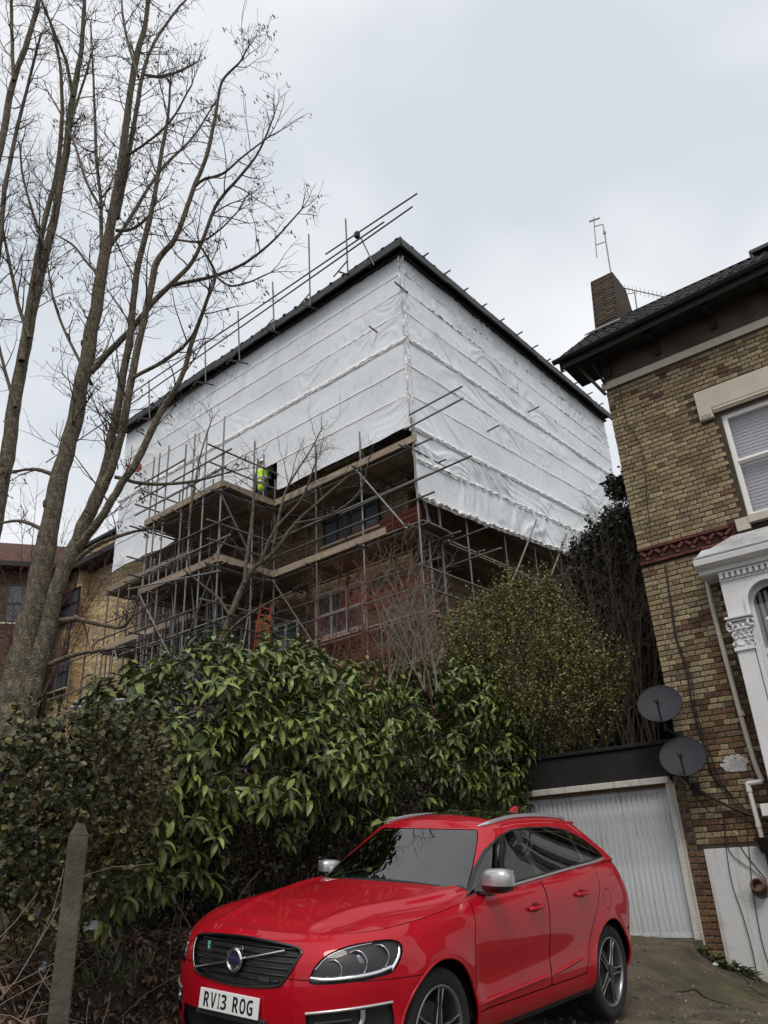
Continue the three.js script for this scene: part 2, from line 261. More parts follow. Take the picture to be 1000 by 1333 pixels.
  // red terracotta band
  const red = [[0.135, 0.032, 0.026], [0.105, 0.025, 0.022], [0.16, 0.042, 0.03]].map(c => rough(c, 0.85, 0.004));
  mesh('band_backing', boxAB(0.012, 1.41, 5.505, 5.765, -0.011, -0.002), rough([0.06, 0.018, 0.016], 0.95), house);
  const gBand = rbox(0.215, 0.04, 0.05, 0.006), gZig = rbox(0.105, 0.045, 0.04, 0.005), gBt = rbox(0.064, 0.05, 0.05, 0.006);
  for (let i = 0; i < 6; i++) { mesh('brick', gBand, red[i % 3], house).position.set(0.115 + i * 0.223, 5.742, 0.022); mesh('brick', gBand, red[(i + 1) % 3], house).position.set(0.115 + i * 0.223, 5.525, 0.020); }
  for (let i = 0; i < 12; i++) { const z = mesh('brick', gZig, red[i % 3], house); z.position.set(0.075 + i * 0.112, 5.672, 0.012); z.rotation.z = i % 2 ? 0.7 : -0.7; if (i % 2 === 0) mesh('brick', gBt, red[(i + 2) % 3], house).position.set(0.13 + i * 0.112, 5.588, 0.006); }
  // eaves
  const EY = x => 9.12 + 0.045 * x;               // the old eaves rise a little to the right
  const eav = (x0, x1, z0, z1, dy0, dy1) => { const g = boxAB(x0, x1, 0, dy1 - dy0, z0, z1), p = g.attributes.position; for (let i = 0; i < p.count; i++) p.setY(i, p.getY(i) + dy0 + EY(p.getX(i))); return g; };
  mesh('soffit', eav(-0.5, 8.3, -0.35, 0.47, 0.02, 0.05), darkWood, house);
  mesh('fascia', eav(-0.52, 8.3, 0.475, 0.50, -0.06, 0.14), darkWood, house);
  const gut = []; for (let k = 0; k <= 8; k++) { const a = Math.PI + k / 8 * Math.PI; gut.push([Math.cos(a) * 0.06, Math.sin(a) * 0.055]); } for (let k = 8; k >= 0; k--) { const a = Math.PI + k / 8 * Math.PI; gut.push([Math.cos(a) * 0.054, Math.sin(a) * 0.049]); }
  { const g = polyExtrude(gut, 8.9).rotateY(Math.PI / 2).translate(-0.6, 0, 0.565), p = g.attributes.position; for (let i = 0; i < p.count; i++) p.setY(i, p.getY(i) + 0.10 + EY(p.getX(i))); g.computeVertexNormals(); mesh('gutter', g, std([0.018, 0.018, 0.019], 0.45), house); }
  for (const x of [0.12, 0.95, 1.85, 2.75]) mesh('bracket', merge([boxAB(x - 0.045, x + 0.045, EY(x) - 0.28, EY(x) + 0.018, 0.013, 0.07), boxAB(x - 0.045, x + 0.045, EY(x) - 0.07, EY(x) + 0.016, 0.071, 0.40)]), darkWood, house);
  pole('corner_strut', V3(-0.30, EY(0) + 0.02, 0.25), V3(-0.005, 8.55, 0.03), 0.028, rough([0.10, 0.09, 0.085], 0.7), house);
  pole('corner_strut', V3(-0.05, EY(0) + 0.02, 0.42), V3(0.015, 8.75, 0.03), 0.02, darkWood, house);
  mesh('barge_board', polyExtrude([[0.50, 9.0], [0.50, 9.16], [-2.12, 11.44], [-4.7, 9.2], [-4.7, 9.0], [-2.12, 11.24]], 0.04).rotateY(-Math.PI / 2).translate(-0.48, 0, 0), darkWood, house);
  // roof
  const pitch = Math.atan2(11.47 - 9.22, 2.65), L = 2.65 / Math.cos(pitch);
  const deckG = merge([box(8.9, 0.03, L, 3.9, -0.02, -L / 2).rotateX(pitch).translate(0, 9.21, 0.53), box(8.9, 0.03, L, 3.9, -0.02, L / 2).rotateX(-pitch).translate(0, 9.21, -4.77)]);
  { const p = deckG.attributes.position; for (let i = 0; i < p.count; i++) p.setY(i, p.getY(i) + 0.045 * p.getX(i) * smooth(-2.1, 0.5, p.getZ(i))); }
  const roof = mesh('roof', deckG, darkWood, house);
  const tl = [], rr = rngOf(5), tile = new THREE.CylinderGeometry(0.11, 0.11, 0.34, 6, 1, true, Math.PI * 0.2, Math.PI * 0.6).rotateX(Math.PI / 2).rotateZ(Math.PI).translate(0, -0.06, 0);
  const tile2 = polyExtrude([[-0.085, 0], [-0.04, 0.022], [0.0, 0.028], [0.04, 0.022], [0.085, 0], [0.085, -0.012], [-0.085, -0.012]], 0.32).translate(0, 0, -0.16);
  for (let r = 0; r < 13; r++) for (let i = 0; i < 27; i++) {
    const s = 0.08 + r * 0.262, x = -0.48 + i * 0.165 + (r % 2) * 0.01, z = 0.53 - s * Math.cos(pitch), y = 9.24 + s * Math.sin(pitch) + 0.045 * x * smooth(-2.1, 0.5, z);
    const c = 0.028 + rr() * 0.035, w = rr();
    tl.push({ m: new THREE.Matrix4().compose(V3(x, y + 0.012, z), new THREE.Quaternion().setFromEuler(new THREE.Euler(pitch - 0.055 + (rr() - 0.5) * 0.03, 0, (rr() - 0.5) * 0.03)), V3(1, 1, 1)), c: lin(c * 1.12, c, c * (0.9 + 0.1 * w)) });
  }
  stuff(mesh('roof_tiles', scatter(tile2, tl), vcol(0.9, { map: brickTexMap, bumpMap: grainB, bumpScale: 0.01 }), roof));
  mesh('ridge', new THREE.CylinderGeometry(0.12, 0.12, 8.9, 8, 1, false, 0, Math.PI).rotateX(-Math.PI / 2).rotateY(Math.PI / 2).rotateX(0).translate(3.9, 11.42, -2.12), rough([0.05, 0.045, 0.042], 0.9), roof);
  mesh('vent_pipe', merge([new THREE.CylinderGeometry(0.035, 0.035, 0.30, 10).translate(2.50, 11.22, -1.75), box(2.0, 0.07, 0.10, 3.5, 11.33, -1.75)]), std([0.03, 0.03, 0.032], 0.5), roof);
  // chimney: tapering stack with rounded head
  const ch = []; const tier = (w0, d0, w1, d1, y0, y1, cx, cz) => { const g = new THREE.BoxGeometry(1, 1, 1), p = g.attributes.position; for (let i = 0; i < p.count; i++) { const t = p.getY(i) > 0; p.setXYZ(i, cx + p.getX(i) * (t ? w1 : w0), t ? y1 : y0, cz + p.getZ(i) * (t ? d1 : d0)); } g.computeVertexNormals(); return g; };
  const chim = mesh('chimney', merge([tier(0.50, 1.25, 0.47, 0.72, 10.9, 12.28, -0.16, -2.0)]), rough([0.085, 0.062, 0.045], 0.95, 0.02), house);
  { // courses of the stack
    const bg = rbox(0.2, 0.062, 0.03, 0.006), bm = [rough([0.10, 0.073, 0.05], 0.95), rough([0.075, 0.055, 0.042], 0.95), rough([0.125, 0.09, 0.06], 0.95)]; const r = rngOf(21);
    for (let k = 0; k < 17; k++) for (let i = 0; i < 2; i++) { const y = 11.05 + k * 0.0745, t = (y - 10.9) / 1.38; const m = mesh('brick', bg, bm[Math.floor(r() * 3)], chim); m.position.set(-0.27 + i * 0.21 + (k % 2 ? 0.02 : -0.01), y, -2.0 + lerp(0.625, 0.36, t) + 0.002); m.rotation.x = -0.19; }
  }
  mesh('chimney_head', new THREE.SphereGeometry(0.25, 14, 8, 0, Math.PI * 2, 0, Math.PI / 2).scale(0.95, 0.75, 1.25).translate(-0.16, 12.27, -2.0), rough([0.075, 0.062, 0.05], 0.95, 0.02), chim);
  mesh('flashing', box(0.66, 0.02, 0.25, 0, 0, 0).rotateX(pitch).translate(-0.14, 10.62, -0.98), rough([0.42, 0.42, 0.42], 0.7), chim);
  // lower white render
  const plinth = mesh('rendered_plinth', polyExtrude([[0.085, -0.3], [6, -0.3], [6, 1.64], [0.085, 1.625]], 0.035, [], 0.003).translate(0, 0, -0.012), rough([0.62, 0.635, 0.66], 0.7, 0.003, { map: streakT }), house);
  mesh('ledge', rbox(2.0, 0.14, 0.35, 0.01, 1.95, 2.02, 0.17), whitePaint, house);
  mesh('plaster_patch', (() => { const r = rngOf(4), gs = []; for (let k = 0; k < 46; k++) { const d = Math.pow(r(), 0.7) * 0.125, b = r() * 6.283, s = (0.012 + 0.035 * r()) * (1.3 - d * 5), p = []; for (let i = 0; i < 11; i++) { const a = i / 11 * 6.283, q = s * (0.6 + 0.7 * r()); p.push([0.685 + Math.cos(b) * d * 1.15 + Math.cos(a) * q * 1.3, 2.61 + Math.sin(b) * d * 0.9 + Math.sin(a) * q]); } gs.push(polyExtrude(p, 0.003 + 0.004 * r()).translate(0, 0, 0.001)); } return merge(gs); })(), rough([0.62, 0.62, 0.60], 0.9, 0.01), house);
}
// ---------- bay window of the house ----------
{
  const bay = new THREE.Group(); bay.name = 'bay_window'; house.add(bay);
  const Z = 0.40, wp = rough([0.74, 0.755, 0.765], 0.5, 0.002, { map: grainL });
  const arch = (x0, x1, y0, ys) => { const p = [[x0, y0], [x1, y0]], r = (x1 - x0) / 2, c = (x0 + x1) / 2; for (let k = 0; k <= 14; k++) { const a = k / 14 * Math.PI; p.push([c + Math.cos(a) * r, ys + Math.sin(a) * r * 0.95]); } return p; };
  mesh('bay_wall', polyExtrude([[1.13, -0.3], [4.2, -0.3], [4.2, 5.06], [1.13, 5.06]], 0.16, [arch(1.40, 1.95, 2.75, 4.52), arch(2.3, 3.1, 2.75, 4.5), arch(3.35, 4.0, 2.75, 4.5)], 0.004).translate(0, 0, Z - 0.165), wp, bay);
  mesh('bay_side', boxAB(1.135, 1.29, -0.3, 5.06, 0.024, Z - 0.17), wp, bay);
  const nested = (o, d, z) => polyExtrude(arch(1.40 - o, 1.95 + o, 2.7, 4.52), d, [arch(1.40 - o + 0.045, 1.95 + o - 0.045, 2.75, 4.52)], 0.006).translate(0, 0, z);
  mesh('arch_moulding', nested(0.03, 0.03, Z), wp, bay);
  for (const [x0, x1] of [[1.40, 1.95], [2.3, 3.1], [3.35, 4.0]]) {
    const f = mesh('bay_sash', polyExtrude(arch(x0, x1, 2.75, 4.52), 0.05, [arch(x0 + 0.05, x1 - 0.05, 3.92, 4.50), [[x0 + 0.05, 2.8], [x1 - 0.05, 2.8], [x1 - 0.05, 3.84], [x0 + 0.05, 3.84]]]).translate(0, 0, Z - 0.15), wp, bay);
    mesh('pane', boxAB(x0 + 0.01, x1 - 0.01, 2.78, 4.5, Z - 0.128, Z - 0.124), glass, f);
    const cu = []; for (let i = 0; i < 7; i++) cu.push(new THREE.CylinderGeometry(0.028, 0.03, 1.95, 8).translate(x0 + 0.05 + i * (x1 - x0 - 0.1) / 6, 3.7, Z - 0.20)); mesh('curtain', merge(cu), std([0.22, 0.22, 0.23], 0.9), f);
  }
  // pilaster, capital of curling leaves, column
  mesh('pilaster', merge([rbox(0.21, 2.1, 0.06, 0.008, 1.245, 2.9, Z + 0.022), rbox(0.25, 0.05, 0.09, 0.006, 1.245, 3.93, Z + 0.035)]), wp, bay);
  const cap = mesh('capital', rbox(0.20, 0.34, 0.06, 0.02, 1.255, 4.12, Z + 0.03), wp, bay);
  mesh('abacus', merge([rbox(0.33, 0.035, 0.16, 0.008, 1.265, 4.335, Z + 0.055), rbox(0.28, 0.025, 0.12, 0.006, 1.26, 4.30, Z + 0.045)]), wp, cap);
  const rg = rngOf(12);
  for (let r = 0; r < 3; r++) for (let i = 0; i < 4; i++) { const lf = new THREE.TorusGeometry(0.030 + rg() * 0.008, 0.012, 6, 10, 4.6); const m = mesh('leaf_scroll', lf, wp, cap); m.position.set(1.155 + i * 0.066 + (r % 2) * 0.03 - 0.01 * r + 0.0, 4.0 + r * 0.105, Z + 0.062 + r * 0.012); m.rotation.set((rg() - 0.5) * 0.9, (rg() - 0.5) * 1.2, rg() * 6); m.scale.setScalar(1 + r * 0.08); }
  for (const s of [-1, 1]) { const m = mesh('leaf_scroll', new THREE.TorusGeometry(0.042, 0.018, 6, 12, 5.4), wp, cap); m.position.set(1.26 + s * 0.135, 4.25, Z + 0.075); m.rotation.y = s * 0.7; }
  const col = mesh('colonnette', new THREE.CylinderGeometry(0.035, 0.04, 1.35, 10).translate(1.66, 3.45, Z - 0.05), wp, bay);
  mesh('capital', merge([new THREE.CylinderGeometry(0.075, 0.04, 0.12, 12).translate(1.66, 4.18, Z - 0.05), rbox(0.18, 0.04, 0.12, 0.006, 1.66, 4.26, Z - 0.05), rbox(0.26, 0.05, 0.06, 0.008, 1.68, 3.96, Z - 0.05)]), wp, bay);
  // cornice
  const prof = [[0, 4.98], [0.06, 5.0], [0.07, 5.05], [0.14, 5.07], [0.20, 5.10], [0.21, 5.17], [0.17, 5.19], [-0.38, 5.50], [-0.38, 4.98]];
  const cornice = mesh('cornice', new THREE.BufferGeometry(), wp, bay);
  { // profile (z, y) swept along x
    const g = new THREE.BufferGeometry(), pos = [], n = prof.length, q = (A, B, C, D) => pos.push(...A, ...B, ...C, ...A, ...C, ...D);
    for (let i = 0; i < n; i++) { const a = prof[i], b = prof[(i + 1) % n]; q([0.90, a[1], Z + a[0]], [4.3, a[1], Z + a[0]], [4.3, b[1], Z + b[0]], [0.90, b[1], Z + b[0]]); }
    for (let i = 1; i < n - 1; i++) pos.push(0.90, prof[0][1], Z + prof[0][0], 0.90, prof[i + 1][1], Z + prof[i + 1][0], 0.90, prof[i][1], Z + prof[i][0]);
    g.setAttribute('position', new THREE.Float32BufferAttribute(pos, 3)); g.computeVertexNormals(); const uv = []; for (let i = 0; i < pos.length; i += 3) uv.push(pos[i], pos[i + 1] + pos[i + 2]); g.setAttribute('uv', new THREE.Float32BufferAttribute(uv, 2)); cornice.geometry = g;
  }
  const dg = rbox(0.045, 0.07, 0.06, 0.004); for (let i = 0; i < 14; i++) mesh('dentil', dg, wp, bay).position.set(1.17 + i * 0.075, 4.925, Z + 0.03);
  mesh('dentil_course', merge([boxAB(1.13, 4.2, 4.965, 4.98, Z, Z + 0.045), boxAB(1.13, 4.2, 4.86, 4.885, Z, Z + 0.02)]), wp, bay);
  mesh('sloping_roof', (() => { const g = polyExtrude([[0.90, 0], [4.3, 0], [4.3, 0.62], [1.35, 0.62]], 0.02).rotateX(-Math.PI / 2 + 0.62).translate(0, 5.20, Z + 0.17); return g; })(), rough([0.66, 0.67, 0.68], 0.6, 0.004), bay);
  // down pipes of the house
  const pv = rough([0.50, 0.46, 0.39], 0.5, 0.001, { map: grainL }), pw = std([0.66, 0.65, 0.62], 0.45);
  mesh('down_pipe', cable([[918, 742], [924, 775], [948, 870], [985, 1000], [993, 1017]].map(([x, y]) => pxH(x, y, 0.06)), 0.033, 40, 10), pv, house);
  mesh('pipe_hopper', rbox(0.09, 0.16, 0.08, 0.01).translate(...pxH(916, 743, 0.06).toArray()), pw, house);
  mesh('pipe_collar', new THREE.CylinderGeometry(0.045, 0.045, 0.06, 12).translate(...pxH(965, 929, 0.06).toArray()), pv, house);
  { const q = [pxH(993, 1017, 0.07), pxH(973, 1020, 0.07), pxH(992, 1090, 0.07)], pts = [q[0], q[0].clone().lerp(q[1], 0.9), q[1], q[1].clone().lerp(q[2], 0.06), q[1].clone().lerp(q[2], 0.5), q[2]]; mesh('waste_pipe', taper(pts, pts.map(() => 0.030), 10), pw, house); for (const t of [0.12, 0.78]) mesh('pipe_collar', new THREE.CylinderGeometry(0.038, 0.038, 0.05, 12).translate(...q[1].clone().lerp(q[2], t).toArray()), pw, house); }
  const blackP = std([0.012, 0.012, 0.013], 0.4);
  { const p = pxH(992, 1095, 0.10); mesh('black_hopper', merge([new THREE.CylinderGeometry(0.13, 0.06, 0.17, 12).translate(p.x + 0.03, p.y - 0.05, 0.12), new THREE.CylinderGeometry(0.05, 0.05, 1.3, 12).translate(p.x + 0.05, p.y - 0.75, 0.10)]), blackP, house); }
  { const p = pxH(988, 1157, 0.1); const m = mesh('clay_pipe_end', new THREE.LatheGeometry([[0.055, 0], [0.085, 0], [0.085, 0.10], [0.07, 0.12], [0.055, 0.10], [0.055, 0]].map(a => new THREE.Vector2(...a)), 16).rotateX(1.15).translate(p.x, p.y, 0.05), rough([0.19, 0.07, 0.045], 0.8), house); mesh('mortar_collar', new THREE.TorusGeometry(0.088, 0.022, 7, 18).translate(p.x, p.y, 0.03), rough([0.42, 0.40, 0.37], 0.95, 0.02), house); }
}
// ---------- garage ----------
const garage = houseFrame(thing('garage', 'flat roofed garage with ribbed white up and over door beside the house', 'garage'));
{
  const dw = std([0.63, 0.67, 0.72], 0.5, { map: streakT }), fr = rough([0.62, 0.61, 0.58], 0.85, 0.012, { map: streakT }), X0 = -2.75, X1 = -0.26, YT = 2.43;
  const door = mesh('door', boxAB(X0, X1, 0.62, YT, -0.12, -0.095), dw, garage);
  const rib = rbox(0.052, YT - 0.67, 0.022, 0.008); for (let i = 0; i < 33; i++) mesh('rib', rib, dw, door).position.set(X1 - 0.045 - i * 0.0755, (YT + 0.64) / 2, -0.087);
  mesh('door_rail', rbox(X1 - X0, 0.07, 0.03, 0.004, (X0 + X1) / 2, YT - 0.04, -0.09), dw, door); mesh('door_rail', rbox(X1 - X0, 0.05, 0.03, 0.004, (X0 + X1) / 2, 0.645, -0.09), dw, door);
  mesh('jamb', merge([rbox(0.09, 1.98, 0.10, 0.012, X1 + 0.05, 1.50, -0.03), rbox(0.03, 1.9, 0.05, 0.006, X1 + 0.11, 1.5, 0.0)]), fr, garage);
  mesh('jamb', rbox(0.09, 1.98, 0.10, 0.012, X0 - 0.05, 1.50, -0.03), fr, garage);
  mesh('lintel', rbox(X1 - X0 + 0.2, 0.085, 0.13, 0.008, (X0 + X1) / 2 - 0.03, 2.50, -0.01), fr, garage);
  mesh('lintel_trim', rbox(X1 - X0 + 0.05, 0.035, 0.06, 0.004, (X0 + X1) / 2, 2.435, -0.045), rough([0.20, 0.12, 0.06], 0.8), garage);
  const felt = rough([0.020, 0.019, 0.019], 0.9, 0.01);
  mesh('fascia', merge([rbox(X1 - X0 + 0.45, 0.40, 0.05, 0.006, (X0 + X1) / 2 - 0.02, 2.745, 0.0)]), felt, garage);
  mesh('roof', rbox(X1 - X0 + 0.6, 0.055, 5.0, 0.015, (X0 + X1) / 2 - 0.02, 2.985, -2.44), felt, garage);
  mesh('side_wall', merge([boxAB(X0 - 0.34, X0 - 0.1, 0.0, 2.95, -4.8, -0.03), boxAB(-0.1, -0.012, 0.0, 2.95, -4.8, -0.12), boxAB(X0 - 0.1, -0.1, 0, 2.95, -4.85, -4.7)]), rough([0.10, 0.07, 0.05], 0.95), garage);
  mesh('pier', boxAB(-0.145, -0.004, 0.2, 2.56, -0.11, -0.0125), rough([0.24, 0.21, 0.17], 0.95, 0.006), garage);
  const l = []; const r = rngOf(41);
  for (let k = 0; k < 28; k++) { const y = 0.46 + k * 0.0745, o = k % 2, t = () => 7 + Math.floor(r() * 4), z = () => (r() - 0.5) * 0.006; const put = (x, kk) => l.push({ x, y, z: z(), a: (r() - 0.5) * 0.02, k: kk, v: Math.floor(r() * (kk === 'q' ? 2 : 4)), tone: t() });
    if (y < 1.62) { if (o) { put(-0.092, 'h'); put(0.020, 'h'); } else put(-0.036, 's'); } else if (o) { put(-0.060, 'h'); } else { put(-0.118, 'q'); put(-0.040, 'q'); } }
  buildBricks(l, garage, 0.001, 300);
  mesh('threshold', rbox(2.7, 0.10, 0.2, 0.02, -1.5, 0.565, -0.06), rough([0.14, 0.12, 0.10], 0.95), garage);
}
// ---------- satellite dishes, cables, aerials ----------
function dish(label, px, py, z, r, wallPt) {
  const t = thing('satellite_dish', label, 'satellite dish'); const c = hW(...pxH(px, py, z).toArray());
  const n = EYE.clone().sub(c).normalize().add(V3(-0.18, 0.72, 0.1)).normalize();
  const pts = [], pr = 0.22; for (let k = 0; k <= 14; k++) { const q = k / 14; pts.push(new THREE.Vector2(q * r, q * q * r * pr)); } for (let k = 14; k >= 0; k--) { const q = k / 14; pts.push(new THREE.Vector2(q * (r + 0.006) + (k === 14 ? 0.004 : 0), q * q * r * pr - 0.008)); }
  const inner = new THREE.Group(); inner.name = 'reflector_mount'; inner.position.copy(c); inner.quaternion.setFromUnitVectors(Y1, n); t.add(inner);
  const dm = std([0.020, 0.022, 0.030], 0.75, { metalness: 0.0 });
  mesh('reflector', new THREE.LatheGeometry(pts, 40), dm, inner); mesh('rim', new THREE.TorusGeometry(r, 0.007, 6, 48).rotateX(Math.PI / 2).translate(0, r * pr, 0), dm, inner);
  const lowLocal = inner.worldToLocal(c.clone()).set(0, 0, 0); inner.updateMatrixWorld(true);
  const down = V3(0, -1, 0); const dv = down.clone().sub(n.clone().multiplyScalar(down.dot(n))).normalize();
  const rimP = c.clone().addScaledVector(dv, r * 0.98).addScaledVector(n, r * pr - 0.01), focus = c.clone().addScaledVector(n, r * 1.02).addScaledVector(dv, r * 0.45);
  const bk = std([0.012, 0.012, 0.013], 0.5);
  pole('feed_arm', rimP, focus, 0.011, bk, t); const l = mesh('receiver', merge([new THREE.CylinderGeometry(0.024, 0.03, 0.08, 12), new THREE.BoxGeometry(0.05, 0.09, 0.04).translate(0, -0.05, 0)]), bk, t); l.position.copy(focus); l.quaternion.setFromUnitVectors(V3(0, -1, 0), c.clone().sub(focus).normalize().negate());
  const back = c.clone().addScaledVector(n, -0.05); pole('mast', back, back.clone().add(V3(0, -0.3, 0)), 0.02, bk, t); pole('wall_arm', back.clone().add(V3(0, -0.25, 0)), wallPt, 0.018, bk, t);
  mesh('bracket', rbox(0.1, 0.13, 0.08, 0.01), bk, t).position.copy(back); mesh('wall_plate', rbox(0.12, 0.16, 0.012, 0.003).rotateY(R(-37)), bk, t).position.copy(wallPt);
}
dish('dark satellite dish on the house corner above the other dish', 860, 919, 0.34, 0.285, hW(0.06, 3.0, 0.02));
dish('dark satellite dish just above the right end of the garage lintel', 890, 988, 0.34, 0.285, hW(0.14, 2.35, 0.02));
{
  const ck = std([0.012, 0.011, 0.010], 0.7), q = (a, z = 0.03) => a.map(([x, y]) => hW(...pxH(x, y, z).toArray()));
  const c = (label, a, r, z) => solo('cable', cable(q(a, z), r, 60), ck, label, 'cable');
  c('thick black cable running down the brick from the red band to the pipes', [[866, 735], [874, 790], [880, 830], [893, 870], [902, 920], [915, 965], [930, 1010], [955, 1040]], 0.012);
  c('second black cable beside the thick one, hanging behind the lower dish', [[868, 745], [876, 800], [884, 840], [899, 880], [908, 930], [926, 985], [942, 1022], [975, 1058]], 0.008, 0.045);
  c('thin dark cable climbing the upper brickwork below the eaves', [[806, 500], [815, 545], [832, 575], [840, 610], [842, 650], [847, 690]], 0.006);
  c('bundle of black cables sagging from the lower dish to the hopper', [[888, 1010], [905, 1026], [925, 1037], [950, 1050], [975, 1060], [1003, 1068]], 0.020, 0.06);
  c('black cable looping below the sagging bundle', [[898, 1024], [908, 1040], [925, 1057], [942, 1058], [960, 1054]], 0.007, 0.05);
  c('thin cable dropping over the white render nearest the garage', [[942, 1062], [945, 1100], [953, 1150], [968, 1195], [980, 1240], [988, 1282]], 0.005, 0.05);
  c('thin cable dropping over the white render to the clay pipe end', [[970, 1060], [975, 1105], [979, 1150], [985, 1190], [993, 1230], [1003, 1262]], 0.005, 0.05);
  c('thin cable slanting across the white render to the black pipe', [[941, 1056], [950, 1108], [965, 1123], [980, 1133], [998, 1148]], 0.005, 0.045);
  c('thin cable crossing the brick above the white render', [[940, 1060], [955, 1085], [968, 1108], [985, 1130], [998, 1145]], 0.005, 0.04);
  const am = std([0.20, 0.21, 0.22], 0.4, { metalness: 0.6 });
  const at = (x, y, z = -2.0) => hW(...pxH(x, y, z).toArray());
  const t = thing('tv_aerial', 'tall television aerial on a mast above the chimney', 'aerial');
  pole('mast', at(797, 366), at(787, 303), 0.014, am, t); pole('mount', at(787, 303), at(785, 292), 0.012, am, t); pole('mount', at(785, 292), at(774, 295), 0.010, am, t); pole('mount', at(787, 315), at(776, 319), 0.010, am, t); pole('boom', at(773, 283), at(777, 335), 0.010, am, t);
  for (let i = 0; i < 4; i++) pole('element', at(767, 288 - 0 + i * 0.5, -2.2 + i * 0.12), at(781, 283 + i * 0.5, -2.2 + i * 0.12), 0.006, am, t);
  mesh('clamp', rbox(0.05, 0.08, 0.05, 0.01), am, t).position.copy(at(787, 303));
  const t2 = thing('tv_aerial', 'low comb shaped television aerial on the roof ridge right of the chimney', 'aerial');
  const a0 = at(808, 374, -2.3), a1 = at(872, 388, -2.3); pole('boom', a0, a1, 0.012, am, t2); pole('mast', at(826, 378, -2.3), at(830, 408, -2.3), 0.013, am, t2);
  for (let i = 0; i < 13; i++) { const p = a0.clone().lerp(a1, i / 12), e = V3(0.01, 0.10, 0); pole('element', p.clone().sub(e), p.clone().add(e), 0.005, am, t2); }
  pole('brace', at(812, 384, -2.3), at(826, 381, -2.3), 0.008, am, t2);
}
// ---------- apartment block under scaffold ----------
const blockBrick = std(0xffffff, 0.95, { map: farBrick([0.50, 0.42, 0.33], 7) });
const tanBrick = std(0xffffff, 0.95, { map: farBrick([0.74, 0.65, 0.50], 11) });
const darkFrame = std([0.018, 0.016, 0.015], 0.45), whiteFrame = std([0.62, 0.62, 0.61], 0.5);
const tintGlass = new THREE.MeshPhysicalMaterial({ color: lin(0.08, 0.09, 0.10), roughness: 0.04, ior: 1.5, specularIntensity: 1.0 });
const L = (a, b, y) => V3(b, y, -a);
const block = blockFrame(thing('apartment_block', 'brown brick apartment block hidden behind scaffold and white sheeting', 'apartment block'));
function flatWindow(parent, cx, cy, zf, w, h, nx, ny, fm, axis) { // axis 'x': faces -x at x = zf ; 'z': faces +z at z = zf
  const g = new THREE.Group(); g.name = 'window'; parent.add(g); const fw = 0.06;
  const holes = []; for (let i = 0; i < nx; i++) for (let k = 0; k < ny; k++) { const x0 = -w / 2 + fw + i * (w - fw) / nx, x1 = -w / 2 + (i + 1) * (w - fw) / nx, y0 = -h / 2 + fw + k * (h - fw) / ny, y1 = -h / 2 + (k + 1) * (h - fw) / ny; holes.push([[x0, y0], [x1, y0], [x1, y1], [x0, y1]]); }
  mesh('frame', polyExtrude([[-w / 2, -h / 2], [w / 2, -h / 2], [w / 2, h / 2], [-w / 2, h / 2]], 0.06, holes), fm, g);
  for (const q of holes) mesh('pane', boxAB(q[0][0] - 0.005, q[1][0] + 0.005, q[0][1] - 0.005, q[2][1] + 0.005, 0.015, 0.025), tintGlass, g);
  mesh('sill', rbox(w + 0.12, 0.06, 0.14, 0.008, 0, -h / 2 - 0.032, 0.06), stone, g);
  if (axis === 'x') { g.rotation.y = -Math.PI / 2; g.position.set(zf, cy, cx); } else g.position.set(cx, cy, zf);
  return g;
}
{
  const WB = 1.35, WA = 1.35;
  mesh('wall', boxAB(WB, WB + 0.3, 0, 16.4, -13.3, -WA), blockBrick, block);
  mesh('side_wall', boxAB(WB + 0.3, 12.3, 0, 16.4, -WA - 0.3, -WA), blockBrick, block);
  mesh('rear_wall', merge([boxAB(12.0, 12.3, 0, 16.4, -13.3, -WA - 0.301), boxAB(WB + 0.3, 12.0, 0, 16.4, -13.3, -13.0)]), blockBrick, block);
  mesh('flat_roof', boxAB(WB + 0.02, 12.28, 16.4, 16.6, -13.28, -WA - 0.02), rough([0.03, 0.03, 0.03]), block);
  const win = (x0, y0, x1, y1, nx, ny, fm = darkFrame, b = WB) => { const p = pxL(x0, (y0 + y1) / 2, b), q = pxL(x1, (y0 + y1) / 2, b), t = pxL((x0 + x1) / 2, y0, b), u = pxL((x0 + x1) / 2, y1, b); flatWindow(block, -(p.a + q.a) / 2, (t.y + u.y) / 2, b - 0.06, Math.abs(p.a - q.a), Math.abs(t.y - u.y), nx, ny, fm, 'x'); };
  win(424, 640, 497, 700, 4, 2); win(414, 766, 478, 826, 3, 2, whiteFrame); win(360, 812, 392, 846, 2, 1, whiteFrame); win(285, 822, 318, 866, 2, 2, whiteFrame); win(228, 826, 262, 884, 2, 2, whiteFrame); win(430, 560, 480, 600, 3, 1); win(340, 590, 375, 640, 2, 2);
  // red spandrel boards between the storeys
  const rb = [rough([0.33, 0.085, 0.045], 0.8), rough([0.27, 0.065, 0.038], 0.8), rough([0.38, 0.11, 0.06], 0.8)];
  for (const [yy, a0, a1] of [[9.42, 0.9, 3.9], [7.62, 0.9, 3.7]]) for (let k = 0; k < 4; k++) mesh('spandrel_board', rbox(0.05, 0.12, a1 - a0, 0.008), rb[k % 3], block).position.set(WB - 0.04 - k * 0.012, yy + k * 0.13, -(a0 + a1) / 2);
}
